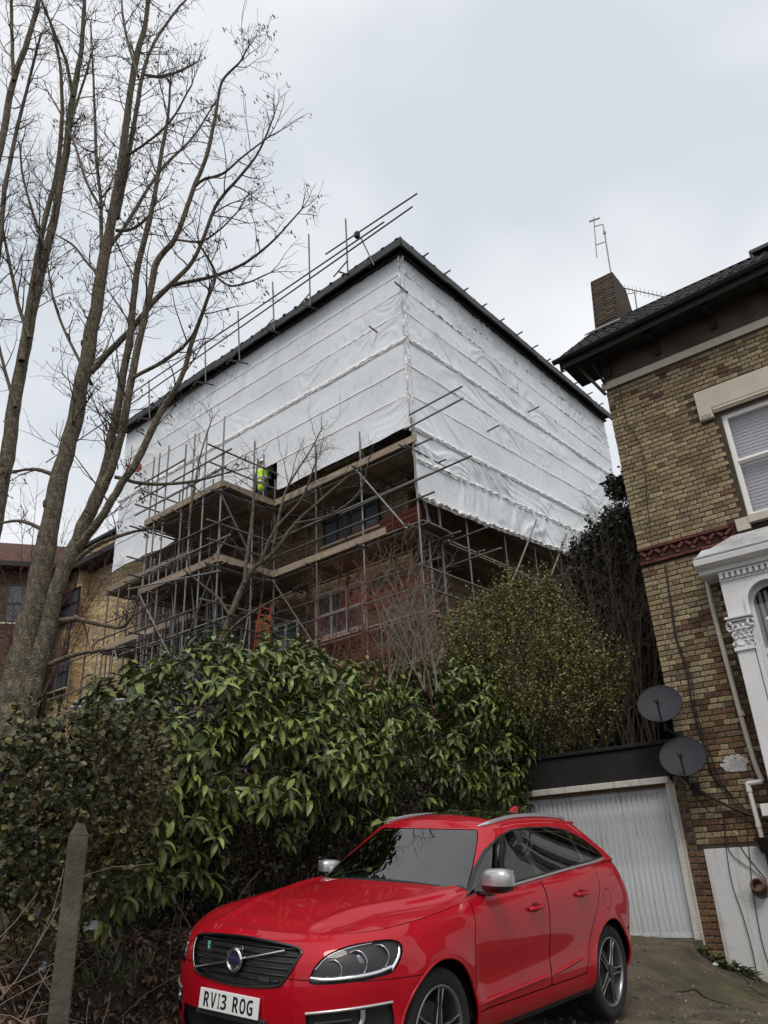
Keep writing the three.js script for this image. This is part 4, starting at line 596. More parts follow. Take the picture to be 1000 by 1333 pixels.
// ---------- worker ----------
{
  const w = blockFrame(thing('person', 'worker in yellow high visibility vest and white helmet standing in the sheeting gap', 'person'));
  const q = pxL(342, 640, 0.18), cx = 0.18, cz = -q.a, y0 = 10.83;
  function field(prims, lo, size, n, k = 0.05) { // smooth union of tapered capsules
    const mc = new MarchingCubes(n, new THREE.MeshBasicMaterial(), false, false, 200000); mc.isolation = 0;
    for (let z = 0; z < n; z++) for (let y = 0; y < n; y++) for (let x = 0; x < n; x++) {
      const p = V3(lo.x + (x / n) * size, lo.y + (y / n) * size, lo.z + (z / n) * size); let d = 1e3;
      for (const [a, b, ra, rb] of prims) { const ab = b.clone().sub(a), t = clamp(p.clone().sub(a).dot(ab) / Math.max(1e-6, ab.lengthSq())), e = p.distanceTo(a.clone().addScaledVector(ab, t)) - lerp(ra, rb, t), h = clamp(0.5 + 0.5 * (d - e) / k); d = lerp(d, e, h) - k * h * (1 - h); }
      mc.field[x + y * n + z * n * n] = -d;
    }
    mc.update(); const g = new THREE.BufferGeometry(), c = mc.count, P = new Float32Array(c * 3); for (let i = 0; i < c; i++) { P[i * 3] = lo.x + (mc.positionArray[i * 3] + 1) / 2 * size; P[i * 3 + 1] = lo.y + (mc.positionArray[i * 3 + 1] + 1) / 2 * size; P[i * 3 + 2] = lo.z + (mc.positionArray[i * 3 + 2] + 1) / 2 * size; }
    g.setAttribute('position', new THREE.BufferAttribute(P, 3)); g.setAttribute('normal', new THREE.BufferAttribute(mc.normalArray.slice(0, c * 3), 3)); return g;
  }
  const b = (x, y, z) => V3(x, y, z), body = [];
  for (const s of [-1, 1]) { body.push([b(0, 0.92, s * 0.09), b(0.02, 0.50, s * 0.10), 0.085, 0.06], [b(0.02, 0.50, s * 0.10), b(0, 0.10, s * 0.11), 0.058, 0.045], [b(0.02, 0.05, s * 0.11), b(-0.15, 0.035, s * 0.13), 0.048, 0.038], [b(0, 1.40, s * 0.19), b(-0.03, 1.13, s * 0.25), 0.055, 0.045], [b(-0.03, 1.13, s * 0.25), b(-0.20, 1.02, s * 0.17), 0.043, 0.032], [b(-0.20, 1.02, s * 0.17), b(-0.27, 1.01, s * 0.13), 0.035, 0.025]); for (let f = 0; f < 4; f++) body.push([b(-0.26, 1.03 - f * 0.016, s * 0.13), b(-0.33, 1.02 - f * 0.018, s * 0.10), 0.010, 0.008]); body.push([b(-0.25, 1.04, s * 0.12), b(-0.29, 1.06, s * 0.09), 0.011, 0.009]); }
  body.push([b(0, 0.95, 0), b(0, 1.36, 0), 0.135, 0.15], [b(0, 1.42, -0.15), b(0, 1.42, 0.15), 0.07, 0.07], [b(0, 1.45, 0), b(-0.01, 1.57, 0), 0.055, 0.05], [b(-0.015, 1.62, 0), b(-0.01, 1.70, 0), 0.085, 0.095], [b(-0.105, 1.64, 0), b(-0.115, 1.625, 0), 0.014, 0.016]);
  const g = field(body, b(-0.95, -0.05, -0.95), 1.9, 110, 0.035); const P = g.attributes.position, C = []; for (let i = 0; i < P.count; i++) { const y = P.getY(i), x = P.getX(i), z = P.getZ(i); const c = y > 1.52 || (x < -0.235) ? [0.42, 0.26, 0.19] : y > 0.95 ? [0.03, 0.032, 0.04] : y < 0.09 ? [0.03, 0.022, 0.016] : [0.022, 0.025, 0.035]; C.push(...c); } g.setAttribute('color', new THREE.Float32BufferAttribute(C, 3));
  const man = mesh('body', g, vcol(0.85), w); man.position.set(cx, y0, cz); man.rotation.y = R(25);
  const vest = field([[b(0, 0.90, 0), b(0, 1.34, 0), 0.155, 0.165], [b(0, 1.40, -0.17), b(0, 1.40, 0.17), 0.082, 0.082]], b(-0.6, 0.6, -0.6), 1.2, 60, 0.05); mesh('vest', vest, std([0.50, 0.86, 0.03], 0.7), man);
  for (const y of [1.02, 1.17]) mesh('reflective_band', new THREE.TorusGeometry(0.165, 0.022, 6, 28).scale(1, 1, 1.3).rotateX(Math.PI / 2).scale(1, 1.4, 1).translate(0, y, 0), std([0.55, 0.56, 0.56], 0.4), man);
  mesh('helmet', merge([new THREE.SphereGeometry(0.125, 18, 10, 0, 6.3, 0, Math.PI / 2).scale(1.1, 1, 0.95).translate(-0.01, 1.70, 0), new THREE.CylinderGeometry(0.15, 0.155, 0.015, 20).translate(-0.03, 1.70, 0)]), std([0.75, 0.75, 0.73], 0.4), man);
  for (const s of [-1, 1]) mesh('eye', new THREE.SphereGeometry(0.011, 6, 5).translate(-0.092, 1.665, s * 0.034), std([0.02, 0.02, 0.02], 0.3), man);
}
// ---------- ladder and props on the scaffold ----------
{
  const lad = blockFrame(thing('ladder', 'orange ladder leaning inside the scaffold beside the yellow board', 'ladder')); const om = rough([0.50, 0.09, 0.03], 0.7);
  const p = (x, y, b = -0.5) => { const q = pxL(x, y, b); return L(q.a, b, q.y); };
  pole('stile', p(329, 858), p(340, 785), 0.028, om, lad); pole('stile', p(345, 858), p(354, 788), 0.028, om, lad); for (let i = 0; i < 7; i++) pole('rung', p(329, 858).lerp(p(340, 785), 0.08 + i * 0.14), p(345, 858).lerp(p(354, 788), 0.08 + i * 0.14), 0.014, om, lad);
  const q = pxL(343, 830, -0.3); const bd = blockFrame(thing('plywood_board', 'tan plywood board standing behind the orange ladder', 'board')); mesh('sheet', rbox(0.02, 1.0, 0.62, 0.004), rough([0.36, 0.20, 0.09], 0.8), bd).position.set(-0.3, q.y, -q.a); mesh('yellow_panel', rbox(0.024, 0.28, 0.5, 0.004), rough([0.45, 0.27, 0.03], 0.7), bd).position.set(-0.32, q.y - 0.66, -q.a + 0.05);
  const st = thing('scaffold_tube_stack', 'stack of pale scaffold tubes lying above the hedge by the tan building', 'tubes'); const r = rngOf(6);
  for (let i = 0; i < 7; i++) pole('tube', atDist(92 + r() * 10, 914 + i * 2.2, 15 + r() * 0.4), atDist(196 + r() * 14, 909 + i * 3.2, 14.2 + r() * 0.4), 0.026, std([0.30, 0.33, 0.36], 0.4, { metalness: 0.4 }), st);
  for (const x of [112, 150, 176]) pole('trestle', atDist(x, 906, 14.7), atDist(x - 4, 960, 14.7), 0.03, tubeMats[1], st);
  const sg = solo('round_sign', new THREE.CylinderGeometry(0.16, 0.16, 0.03, 20).rotateX(Math.PI / 2), std([0.30, 0.025, 0.03], 0.6), 'small round red sign hanging on the far end of the scaffold', 'sign'); { const q2 = pxL(181, 609, -0.15); sg.position.copy(bW(q2.a, -0.15, q2.y)); sg.rotation.y = R(-40); }
  const pc = solo('sign_cord', cable([bW(pxL(181, 609, -0.15).a, -0.15, pxL(181, 609, -0.15).y + 0.1), bW(pxL(181, 580, -0.1).a, -0.1, pxL(181, 585, -0.1).y)], 0.008, 6), darkFrame, 'cord holding the small round red sign', 'cord');
}
// ---------- bare trees ----------
const barkT = tex(256, (u, v) => { const a = tn(u, v, 6, 41, 5), b = tn(u, v * 0.35, 24, 44, 3), k = 0.42 + 0.4 * a + 0.35 * b; const l = tn(u, v, 10, 48, 4) > 0.60 ? 1.25 : 1; return [k * l, k * l * 0.99, k * l * 0.93]; }, 2.2);
const barkMat = std([0.175, 0.152, 0.122], 0.95, { map: barkT, bumpMap: grainB, bumpScale: 0.03 }), twigMat = std([0.055, 0.044, 0.036], 0.9);
const perp = (d, r) => { const v = V3(r() - 0.5, r() - 0.5, r() - 0.5); return v.sub(d.clone().multiplyScalar(v.dot(d))).normalize(); };
function twig(list, p, d, len, rad, depth, r, up = 0.35, dense = 1, tips) {
  const n = depth > 1 ? 6 : 4, pts = [p.clone()], rr = [rad]; let q = p.clone(), dd = d.clone();
  for (let i = 1; i <= n; i++) { dd.add(perp(dd, r).multiplyScalar(0.22)).add(V3(0, up * 0.16, 0)).normalize(); q = q.clone().addScaledVector(dd, len / n); pts.push(q); rr.push(lerp(rad, Math.max(0.0018, rad * 0.3), i / n)); }
  list.push(taper(pts, rr, depth > 1 ? 5 : 4)); if (tips) tips.push(q.clone());
  if (depth > 0) { const m = Math.max(2, Math.round((depth > 1 ? 6 : 4) * dense * (0.7 + 0.6 * r()))); for (let k = 0; k < m; k++) { const t = 0.2 + 0.8 * (k + r()) / m, i = Math.min(n - 1, Math.floor(t * n)), b = pts[i].clone().lerp(pts[i + 1], t * n - i), bd = pts[i + 1].clone().sub(pts[i]).normalize(), nd = bd.multiplyScalar(0.62).addScaledVector(perp(bd, r), 0.75).normalize(); twig(list, b, nd, len * (0.28 + 0.35 * r()), rr[i] * 0.62, depth - 1, r, up, dense, tips); } }
}
function stemTree(t, stems, d, seed, opt = {}) {
  const r = rngOf(seed), tw = [], tips = [];
  stems.forEach((s, si) => {
    const n = s.p.length, dz = s.dz ?? (r() - 0.5) * 1.6, raw = s.p.map(([x, y], i) => atDist(x, y, d + (s.d ?? 0) + dz * i / (n - 1))), w = s.p.map((q, i) => q[2] ?? lerp(s.w[0], s.w[1], i / (n - 1)));
    const C = new THREE.CatmullRomCurve3(raw, false, 'centripetal'), N = n * 6, pts = C.getPoints(N), wob = 0.02;
    const rad = pts.map((p, i) => { const f = i / N * (n - 1), k = Math.min(n - 2, Math.floor(f)), wp = lerp(w[k], w[k + 1], f - k); return wp * (1 - 0.2 * smooth(6, 14, wp)) / 2000 * p.clone().sub(EYE).dot(FW); });
    pts.forEach((p, i) => p.add(V3(noise.noise(i * 0.3, si, 1), 0, noise.noise(i * 0.3, si, 5)).multiplyScalar(rad[i] * 0.35)));
    mesh(s.trunk ? 'trunk' : 'limb', taper(pts, rad, rad[0] > 0.06 ? 14 : 8, rad[0] > 0.05 ? 0.14 : 0.1, si), barkMat, t);
    if (rad[0] > 0.06) for (let k = 0; k < (s.trunk ? 7 : 3); k++) { const i = Math.floor(r() * N * 0.8), a = perp(pts[i + 1].clone().sub(pts[i]).normalize(), r); const kn = mesh('knot', new THREE.SphereGeometry(rad[i] * (0.35 + 0.2 * r()), 8, 6), barkMat, t); kn.position.copy(pts[i]).addScaledVector(a, rad[i] * 0.75); kn.scale.set(1, 0.7 + 0.6 * r(), 1); }
    const len = C.getLength(), cnt = Math.round(len * (opt.rate ?? 3.2) * (s.rate ?? 1));
    for (let k = 0; k < cnt; k++) { const f = lerp(s.from ?? 0.15, 1, (k + r()) / cnt), i = Math.min(N - 1, Math.floor(f * N)), dir = pts[i + 1].clone().sub(pts[i]).normalize(), nd = dir.clone().multiplyScalar(0.55).addScaledVector(perp(dir, r), 0.8).add(V3(0, 0.15, 0)).normalize(); twig(tw, pts[i], nd, (opt.len ?? 0.6) * (0.35 + 0.9 * r()) * (s.tl ?? 1), Math.min(rad[i] * 0.5, 0.0055 + 0.004 * r()), r() < 0.45 ? 2 : 1, r, 0.5, 0.8, tips); }
    for (let k = 0; k < 3; k++) twig(tw, pts[N], pts[N].clone().sub(pts[N - 1]).normalize().addScaledVector(perp(Y1, r), 0.35 * k).normalize(), 0.5 * (opt.len ?? 0.6) * (0.6 + r()), Math.min(rad[N] * 0.9, 0.006), 1, r, 0.4, 1, tips);
  });
  stuff(mesh('twigs', mergeGeometries(tw), opt.tm ?? twigMat, t)); return tips;
}
{
  const t = thing('bare_tree', 'tall multi stemmed bare tree with thick grey trunks beside the hedge', 'tree');
  const stems = [
    { trunk: 1, p: [[-2, 1150, 78], [8, 1040, 70], [18, 940, 62], [26, 890, 56], [34, 830, 42], [48, 770, 34], [58, 720, 32], [66, 680, 29], [80, 610, 27], [95, 560, 25], [108, 490, 23], [121, 425, 21], [134, 344, 18], [146, 284, 15], [156, 227, 12], [168, 134, 9], [178, 73, 8], [190, 28, 6], [194, -30, 5], [199, -130, 3.4], [204, -230, 2.2], [206, -330, 1.2]], dz: 0.3, from: 0.4 },
    { trunk: 1, p: [[14, 1000, 38], [33, 930, 33], [49, 870, 29], [62, 815, 26], [77, 757, 24], [101, 705, 23], [119, 662, 21], [134, 625, 16], [145, 572, 14], [152, 535, 13], [168, 446, 10], [178, 357, 8], [199, 267, 6], [211, 195, 5], [219, 150, 3.5], [222, 105, 2.5]], dz: -0.5, from: 0.5 },
    { p: [[122, 660, 18], [141, 620, 15], [157, 570, 13], [163, 540, 13], [178, 458, 11], [194, 389, 10], [205, 340, 9], [227, 312, 7], [253, 243, 6], [269, 203, 5.5], [280, 154, 4.5], [290, 105, 3.5], [312, 81, 2.5], [323, 62, 1.6]], dz: -0.9, d: -0.2 },
    { p: [[100, 716, 15], [112, 700, 15], [128, 679, 14], [153, 639, 13], [180, 597, 12], [209, 537, 9], [233, 498, 7], [252, 440, 6], [266, 400, 5], [280, 357, 4], [270, 335, 3], [259, 318, 2]], dz: -0.9, d: -0.17 },
    { p: [[118, 485, 10], [145, 455, 9], [170, 430, 8], [207, 385, 7], [251, 340, 5.5], [284, 263, 4.5], [308, 235, 4], [336, 199, 3], [357, 150, 2]], dz: -0.9, d: 0.14 },
    { p: [[222, 371, 5], [250, 366, 5], [280, 359, 4.5], [316, 344, 4], [353, 316, 3], [393, 272, 1.8]], dz: -0.6, d: -0.22, tl: 0.7 },
    { p: [[280, 359, 3], [300, 372, 3], [322, 368, 2.5], [352, 355, 1.6]], dz: -0.3, d: -0.46, tl: 0.5 },
    { p: [[173, 492, 5], [219, 466, 5], [247, 442, 4], [263, 409, 3], [272, 380, 2]], dz: -0.6, d: -0.5 },
    { p: [[152, 284, 8], [166, 211, 7], [178, 142, 6], [186, 97, 5], [198, 61, 4], [231, 12, 3], [250, -8, 2]], dz: 0.8, d: 0.22 },
    { p: [[133, 340, 6], [132, 300, 5], [131, 259, 4.5], [126, 211, 4], [124, 162, 3.5], [121, 81, 2.5], [118, 30, 1.8]], dz: 0.9, d: 0.2 },
    { p: [[146, 318, 5], [166, 290, 5], [190, 250, 4.5], [215, 215, 4], [250, 180, 3], [285, 125, 2]], dz: 0.8, d: 0.35 },
    { p: [[186, 97, 4], [210, 100, 4], [235, 92, 3], [258, 80, 1.8]], dz: 0.4, d: 0.6, tl: 0.6 },
    { p: [[160, 206, 4], [185, 190, 3.5], [220, 160, 3], [250, 110, 2]], dz: -0.6, d: 0.25 },
    { p: [[152, 300, 5], [172, 298, 4], [190, 285, 3.5], [203, 265, 2]], dz: -0.6, d: 0.2, tl: 0.6 },
    { p: [[253, 243, 4], [265, 234, 4], [290, 226, 3.5], [315, 205, 2.5], [350, 178, 2]], dz: -0.4, d: -0.75, tl: 0.8 },
    { p: [[119, 500, 5], [104, 470, 4], [84, 430, 3.5], [70, 390, 3], [62, 345, 2]], dz: 0.6, d: 0.16, tl: 0.8 },
    { p: [[130, 360, 4], [112, 340, 3.5], [96, 320, 3], [78, 308, 2]], dz: 0.5, d: 0.2, tl: 0.7 },
    { p: [[130, 270, 4], [112, 235, 3.5], [98, 190, 3], [80, 150, 2.5], [62, 118, 1.6]], dz: 0.7, d: 0.22, tl: 0.8 },
    { p: [[150, 621, 5], [192, 630, 4.5], [249, 627, 4], [290, 617, 2.5]], dz: -0.4, tl: 0.4, d: -0.27 },
    { p: [[88, 742, 7], [108, 722, 6.5], [129, 708, 6], [171, 693, 4.5], [205, 686, 2.5]], dz: -0.3, d: -0.13, tl: 0.4 },
    { p: [[78, 808, 8], [100, 806, 7], [122, 811, 6], [159, 816, 5], [172, 803, 3]], dz: -0.4, d: -0.1, tl: 0.5 },
    { p: [[60, 866, 7], [99, 852, 6], [135, 846, 5], [164, 842, 3]], dz: -0.4, d: -0.07, tl: 0.5 },
    { p: [[70, 618, 6], [52, 612, 5], [36, 611, 4], [12, 616, 3]], dz: 0.3, d: 0.12, tl: 0.5 },
    { p: [[56, 690, 6], [40, 682, 5], [22, 678, 4], [-4, 682, 3]], dz: 0.3, d: 0.1, tl: 0.5 },
    { p: [[180, 100, 4], [168, 60, 3.5], [160, 20, 3], [158, -10, 2]], dz: 0.5 },
    { p: [[228, 312, 3], [262, 314, 3], [285, 300, 2.5], [310, 275, 1.8]], dz: -0.3, d: -0.68, tl: 0.6 },
  ];
  const tips = stemTree(t, stems, 6.8, 1234, { rate: 4.6, len: 0.62 });
  const r = rngOf(55), keys = [], kg = new THREE.SphereGeometry(1, 5, 4).scale(0.5, 1, 0.5); for (const p of tips) if (r() < 0.20) for (let k = 0; k < 3; k++) { const s = 0.006 + r() * 0.008; keys.push({ m: new THREE.Matrix4().compose(p.clone().add(V3((r() - 0.5) * 0.05, -0.02 - r() * 0.06, (r() - 0.5) * 0.05)), new THREE.Quaternion().setFromEuler(new THREE.Euler(r(), r(), r())), V3(s, s * 1.6, s)), c: lin(0.05, 0.035, 0.025) }); }
  stuff(mesh('hanging_seeds', scatter(kg, keys), vcol(0.9), t));
  const t2 = thing('bare_tree', 'slender bare tree whose stems rise left of the thick trunks', 'tree');
  stemTree(t2, [
    { trunk: 1, p: [[-52, 1150, 40], [-34, 900, 32], [-16, 740, 27], [-3, 660, 24], [10, 590, 22], [18, 530, 21], [34, 446, 18], [49, 373, 15], [69, 292, 12], [85, 203, 10], [95, 126, 8], [105, 73, 6], [109, 20, 5], [111, -20, 4], [114, -120, 2.8], [116, -230, 1.3]], dz: 0.4, from: 0.45 },
    { p: [[28, 470, 9], [36, 410, 8], [45, 357, 7.5], [57, 292, 7], [75, 219, 6], [81, 122, 4.5], [74, 60, 3.5], [60, 12, 2.5]], dz: 0.7 },
    { p: [[-3, 662, 13], [-18, 560, 13], [-26, 440, 13], [-22, 330, 12], [-12, 250, 11], [0, 195, 10], [18, 105, 8], [36, 53, 7], [52, -5, 6], [70, -110, 3.6], [84, -220, 1.5]], dz: 0.3, d: 0.1 },
    { p: [[-24, 450, 9], [-10, 385, 8], [0, 316, 6.5], [6, 251, 6], [20, 178, 5], [36, 113, 4], [53, 45, 3]], dz: 0.5 },
    { p: [[18, 105, 5], [16, 60, 4.5], [15, 0, 4], [14, -90, 2.4], [18, -170, 1.2]], dz: 0.2 }, { p: [[95, 126, 5], [86, 80, 4], [70, 40, 3.5], [52, -5, 2.5]], dz: -0.4 }, { p: [[84, 215, 4], [92, 160, 3.5], [108, 110, 3], [122, 60, 2]], dz: -0.4 },
    { p: [[38, 440, 5], [25, 400, 4.5], [12, 340, 4], [2, 290, 3]], dz: 0.3 }, { p: [[60, 325, 4], [44, 280, 3.5], [30, 230, 3], [26, 190, 2]], dz: 0.4 }, { p: [[20, 530, 5], [6, 480, 4], [-6, 430, 3]], dz: 0.2 },
  ], 7.6, 77, { rate: 4.2, len: 0.6 });
  const t3 = thing('sapling', 'pale slender bare sapling rising from the hedge in front of the scaffold', 'tree');
  stemTree(t3, [
    { trunk: 1, p: [[252, 935, 11], [259, 912, 10], [276, 867, 9.5], [298, 807, 8.5], [313, 770, 8], [330, 740, 6.5], [354, 722, 5.5], [384, 682, 4.5], [422, 647, 3.5], [457, 617, 2.4]], dz: 0.4, from: 0.4 },
    { p: [[318, 760, 5], [322, 720, 4.5], [328, 680, 4], [331, 640, 3], [336, 600, 2]], dz: 0.3 }, { p: [[340, 730, 4.5], [358, 690, 4], [392, 650, 3], [412, 600, 2]], dz: -0.4 }, { p: [[354, 722, 4], [372, 640, 3], [405, 585, 2], [418, 560, 1.5]], dz: 0.5 }, { p: [[384, 682, 3.5], [430, 670, 3], [468, 640, 2], [480, 600, 1.5]], dz: -0.3 },
    { p: [[300, 802, 5], [285, 780, 4], [262, 760, 3], [240, 742, 2]], dz: 0.3 }, { p: [[282, 850, 4], [300, 820, 3.5], [340, 790, 3], [380, 770, 2]], dz: -0.3 }, { p: [[245, 690, 2.4], [252, 640, 2.4], [262, 590, 2], [276, 545, 1.4]], dz: 0.2, tl: 0.7 },
  ], 11.6, 31, { rate: 3.6, len: 0.75 });
}
// many thin stems springing from the ground
function bareShrub(name, label, cat, base, n, h, spread, col, seed, o = {}) {
  const t = thing(name, label, cat), r = rngOf(seed), m = std(col, 0.9), main = [], tw = [];
  for (let i = 0; i < n; i++) { const b = base(r), d = V3((r() - 0.5) * spread, 1, (r() - 0.5) * spread).normalize(), len = h * (0.55 + 0.6 * r()), pts = [b.clone()], rad = [o.rad ?? 0.012]; let q = b.clone(), dd = d.clone(); for (let k = 1; k <= 8; k++) { dd.add(perp(dd, r).multiplyScalar(0.13)).add(V3(0, 0.05, 0)).normalize(); q = q.clone().addScaledVector(dd, len / 8); pts.push(q); rad.push(rad[0] * (1 - 0.8 * k / 8)); }
    main.push(taper(pts, rad, 5)); for (let k = 2; k <= 8; k++) for (let z = 0; z < (o.tw ?? 2); z++) { const bd = pts[k].clone().sub(pts[k - 1]).normalize(), nd = bd.clone().multiplyScalar(0.7).addScaledVector(perp(bd, r), 0.7).normalize(); twig(tw, pts[k], nd, (o.tl ?? 0.45) * (0.4 + r()), rad[k] * 0.7, 1, r, 0.5, 0.7); } }
  stuff(mesh('stems', mergeGeometries(main), m, t)); stuff(mesh('twigs', mergeGeometries(tw), m, t));
}
bareShrub('bare_shrub', 'reddish brown leafless shrub behind the big leaved hedge', 'shrub', r => { const p = atDist(415 + r() * 150, 930, 10.6 + r() * 1.2); return p.setY(p.y - 0.2); }, 34, 2.3, 0.7, [0.17, 0.065, 0.045], 3, { rad: 0.010 });
bareShrub('bare_shrub', 'pale grey leafless shrub between the hedge and the green bush', 'shrub', r => atDist(490 + r() * 90, 900, 10.0 + r() * 0.8), 16, 1.9, 0.8, [0.20, 0.175, 0.14], 4, { rad: 0.011 });
bareShrub('bare_shrub', 'tall brown leafless stems between the garage and the house wall', 'shrub', r => atDist(785 + r() * 75, 975, 13.2 + r() * 1.4), 38, 4.2, 0.35, [0.10, 0.07, 0.05], 5, { rad: 0.014, tl: 0.6 });
bareShrub('bare_shrub', 'dark purple twiggy shrub before the red roofed house', 'shrub', r => atDist(-20 + r() * 70, 930, 12 + r()), 18, 3.2, 0.6, [0.07, 0.03, 0.032], 6, { rad: 0.012 });

// ---------- leafy shrubs ----------
function leafShape(w, fold, droop) { // unit length along +z from the origin, upper side +y
  const ts = [0, 0.16, 0.42, 0.72, 1], ws = [0.0, 0.33, 0.5, 0.40, 0], P = t => [0, -droop * t * t, t], pos = [], uv = [];
  const pt = (i, s) => { const c = P(ts[i]); return [s * ws[i] * w, c[1] + Math.abs(s) * ws[i] * fold, c[2]]; }, tri = (...a) => a.forEach(([i, s]) => { pos.push(...pt(i, s)); uv.push(0.5 + s * ws[i], ts[i]); });
  for (const s of [-1, 1]) { const f = s > 0 ? (a, b, c) => tri(a, b, c) : (a, b, c) => tri(a, c, b); f([0, 0], [1, 0], [1, s]); f([1, 0], [2, 0], [2, s]); f([1, 0], [2, s], [1, s]); f([2, 0], [3, 0], [3, s]); f([2, 0], [3, s], [2, s]); f([3, 0], [4, 0], [3, s]); }
  const g = new THREE.BufferGeometry(); g.setAttribute('position', new THREE.Float32BufferAttribute(pos, 3)); g.setAttribute('uv', new THREE.Float32BufferAttribute(uv, 2)); g.computeVertexNormals(); return g;
}
const laurelTex = tex(128, (u, v) => { const mid = Math.abs(u - 0.5) < 0.025 ? 1.35 : 1, f = tn(u, v, 24, 71, 2), fl = f > 0.63 ? 1 : 0, n = 0.8 + 0.3 * tn(u, v, 8, 74, 3); return [clamp((0.68 + 0.32 * fl) * mid * n), clamp((0.80 + 0.2 * fl) * mid * n), 0.62 * mid * n * (fl ? 0.75 : 1)]; }, 1);
const leafG = leafShape(0.38, 0.16, 0.34), smallLeaf = (() => { const g = new THREE.BufferGeometry(); g.setAttribute('position', new THREE.Float32BufferAttribute([0, 0, 0, 0.28, 0.03, 0.5, 0, 0, 1, 0, 0, 0, 0, 0, 1, -0.28, 0.03, 0.5], 3)); g.setAttribute('uv', new THREE.Float32BufferAttribute([0.5, 0, 1, 0.5, 0.5, 1, 0.5, 0, 0.5, 1, 0, 0.5], 2)); g.computeVertexNormals(); return g; })();
const qFrom = (d, upv, roll) => { const z = d.clone().normalize(), x = upv.clone().cross(z).normalize(), y = z.clone().cross(x); const q = new THREE.Quaternion().setFromRotationMatrix(new THREE.Matrix4().makeBasis(x, y, z)); return roll ? q.multiply(new THREE.Quaternion().setFromAxisAngle(V3(0, 0, 1), roll)) : q; };
const sph = r => { const z = 2 * r() - 1, a = r() * 6.2832, s = Math.sqrt(1 - z * z); return V3(s * Math.cos(a), z, s * Math.sin(a)); };
// clumps: [centre, radius]; shoots on the outer skin, loose ones within
function shootPoints(clumps, per, r, inner = 0.25) {
  const out = []; clumps.forEach(([c, R0], ci) => { const n = Math.round(per * R0 * R0); for (let k = 0; k < n; k++) { const d = sph(r), f = r() < inner ? 0.35 + 0.5 * r() : 0.86 + 0.24 * r(), bump = 1 + 0.42 * noise.noise(c.x + d.x * 2.2, c.y + d.y * 2.2, c.z + d.z * 2.2), p = c.clone().addScaledVector(d, R0 * f * bump); let deep = false; clumps.forEach(([c2, R2], j) => { if (j !== ci && p.distanceTo(c2) < R2 * 0.72) deep = true; }); if (deep && r() > 0.12) continue; out.push({ p, d, c, f }); } }); return out;
}
function laurel(name, label, clumps, per, seed, tones, group) {
  const t = thing(name, label, 'shrub', group), r = rngOf(seed), list = [], st = [];
  for (const s of shootPoints(clumps, per, r)) {
    const toCam = EYE.clone().sub(s.p).normalize(); if (s.d.dot(toCam) < -0.45 && s.d.y < 0.5) continue;
    const ax = s.d.clone().multiplyScalar(0.75).add(V3(0, 0.55, 0)).normalize(), n = 6 + Math.floor(r() * 4), ph = r() * 6.28, e1 = perp(ax, r), e2 = ax.clone().cross(e1), young = r();
    for (let k = 0; k < n; k++) { const a = ph + k * 2.4, tilt = 0.55 + 0.95 * (1 - k / n) + (r() - 0.5) * 0.3, d = ax.clone().multiplyScalar(Math.cos(tilt)).addScaledVector(e1, Math.sin(tilt) * Math.cos(a)).addScaledVector(e2, Math.sin(tilt) * Math.sin(a)).add(V3(0, -0.55, 0)).normalize(), len = (0.125 + 0.07 * r()) * (1 - 0.25 * k / n), upv = Math.abs(d.y) > 0.95 ? s.d.clone() : Y1.clone().addScaledVector(s.d, 0.5);
      const base = s.p.clone().addScaledVector(ax, 0.02 * k - 0.03), c = tones[Math.min(tones.length - 1, Math.floor(r() * tones.length * (0.75 + 0.5 * young)))];
      list.push({ p: base, q: qFrom(d, upv, (r() - 0.5) * 0.5), s: len, ti: c, near: s.f > 0.84 && s.d.dot(toCam) > 0.15 ? base.distanceTo(EYE) - r() * 0.9 : 1e3 }); }
    if (r() < 0.5) st.push(taper([s.c.clone().lerp(s.p, 0.3), s.c.clone().lerp(s.p, 0.7).add(V3((r() - 0.5) * 0.15, -0.06, (r() - 0.5) * 0.15)), s.p.clone().addScaledVector(ax, 0.08)], [0.010, 0.007, 0.004], 5));
  }
  const mats = leafTones.map(c => new THREE.MeshPhysicalMaterial({ color: lin(...c), map: laurelTex, roughness: 0.42, side: THREE.DoubleSide }));
  list.sort((a, b) => a.near - b.near); const bulk = [];
  list.forEach((l, i) => { if (i < 300 && l.near < 900) { const m = mesh('leaf', leafG, mats[l.ti], t); m.position.copy(l.p); m.quaternion.copy(l.q); m.scale.setScalar(l.s); } else bulk.push({ m: new THREE.Matrix4().compose(l.p, l.q, V3(l.s, l.s, l.s)), c: lin(...leafTones[l.ti]) }); });
  stuff(mesh('foliage', scatter(leafG, bulk), new THREE.MeshPhysicalMaterial({ vertexColors: true, map: laurelTex, roughness: 0.42, side: THREE.DoubleSide }), t)); stuff(mesh('stems', mergeGeometries(st), twigMat, t)); return t;
}
const leafTones = [[0.138, 0.154, 0.077], [0.197, 0.211, 0.111], [0.268, 0.279, 0.152], [0.370, 0.370, 0.203], [0.455, 0.446, 0.252], [0.083, 0.100, 0.055]];
const cl = (arr, x) => arr.map(([px, py, rad, dx = 0]) => { const h = pxHx(px, py, x + dx); return [hW(h.x, h.y, h.z), rad]; });
laurel('laurel_hedge', 'large leaved evergreen hedge with pale tipped drooping leaves behind the car', cl([[205, 950, 0.62], [265, 925, 0.62], [330, 912, 0.66], [400, 918, 0.66], [455, 930, 0.6], [500, 960, 0.5], [300, 1000, 0.66, 0.2], [375, 990, 0.7, 0.2], [445, 1005, 0.62, 0.15], [235, 1030, 0.5, 0.1], [180, 1010, 0.5], [265, 1095, 0.30, 0.2], [150, 1110, 0.38, 0.3], [170, 1150, 0.26, 0.4], [215, 1115, 0.30, 0.2], [120, 1140, 0.24, 0.6]], -2.75), 380, 202, [5, 0, 1, 1, 2, 3, 4]);
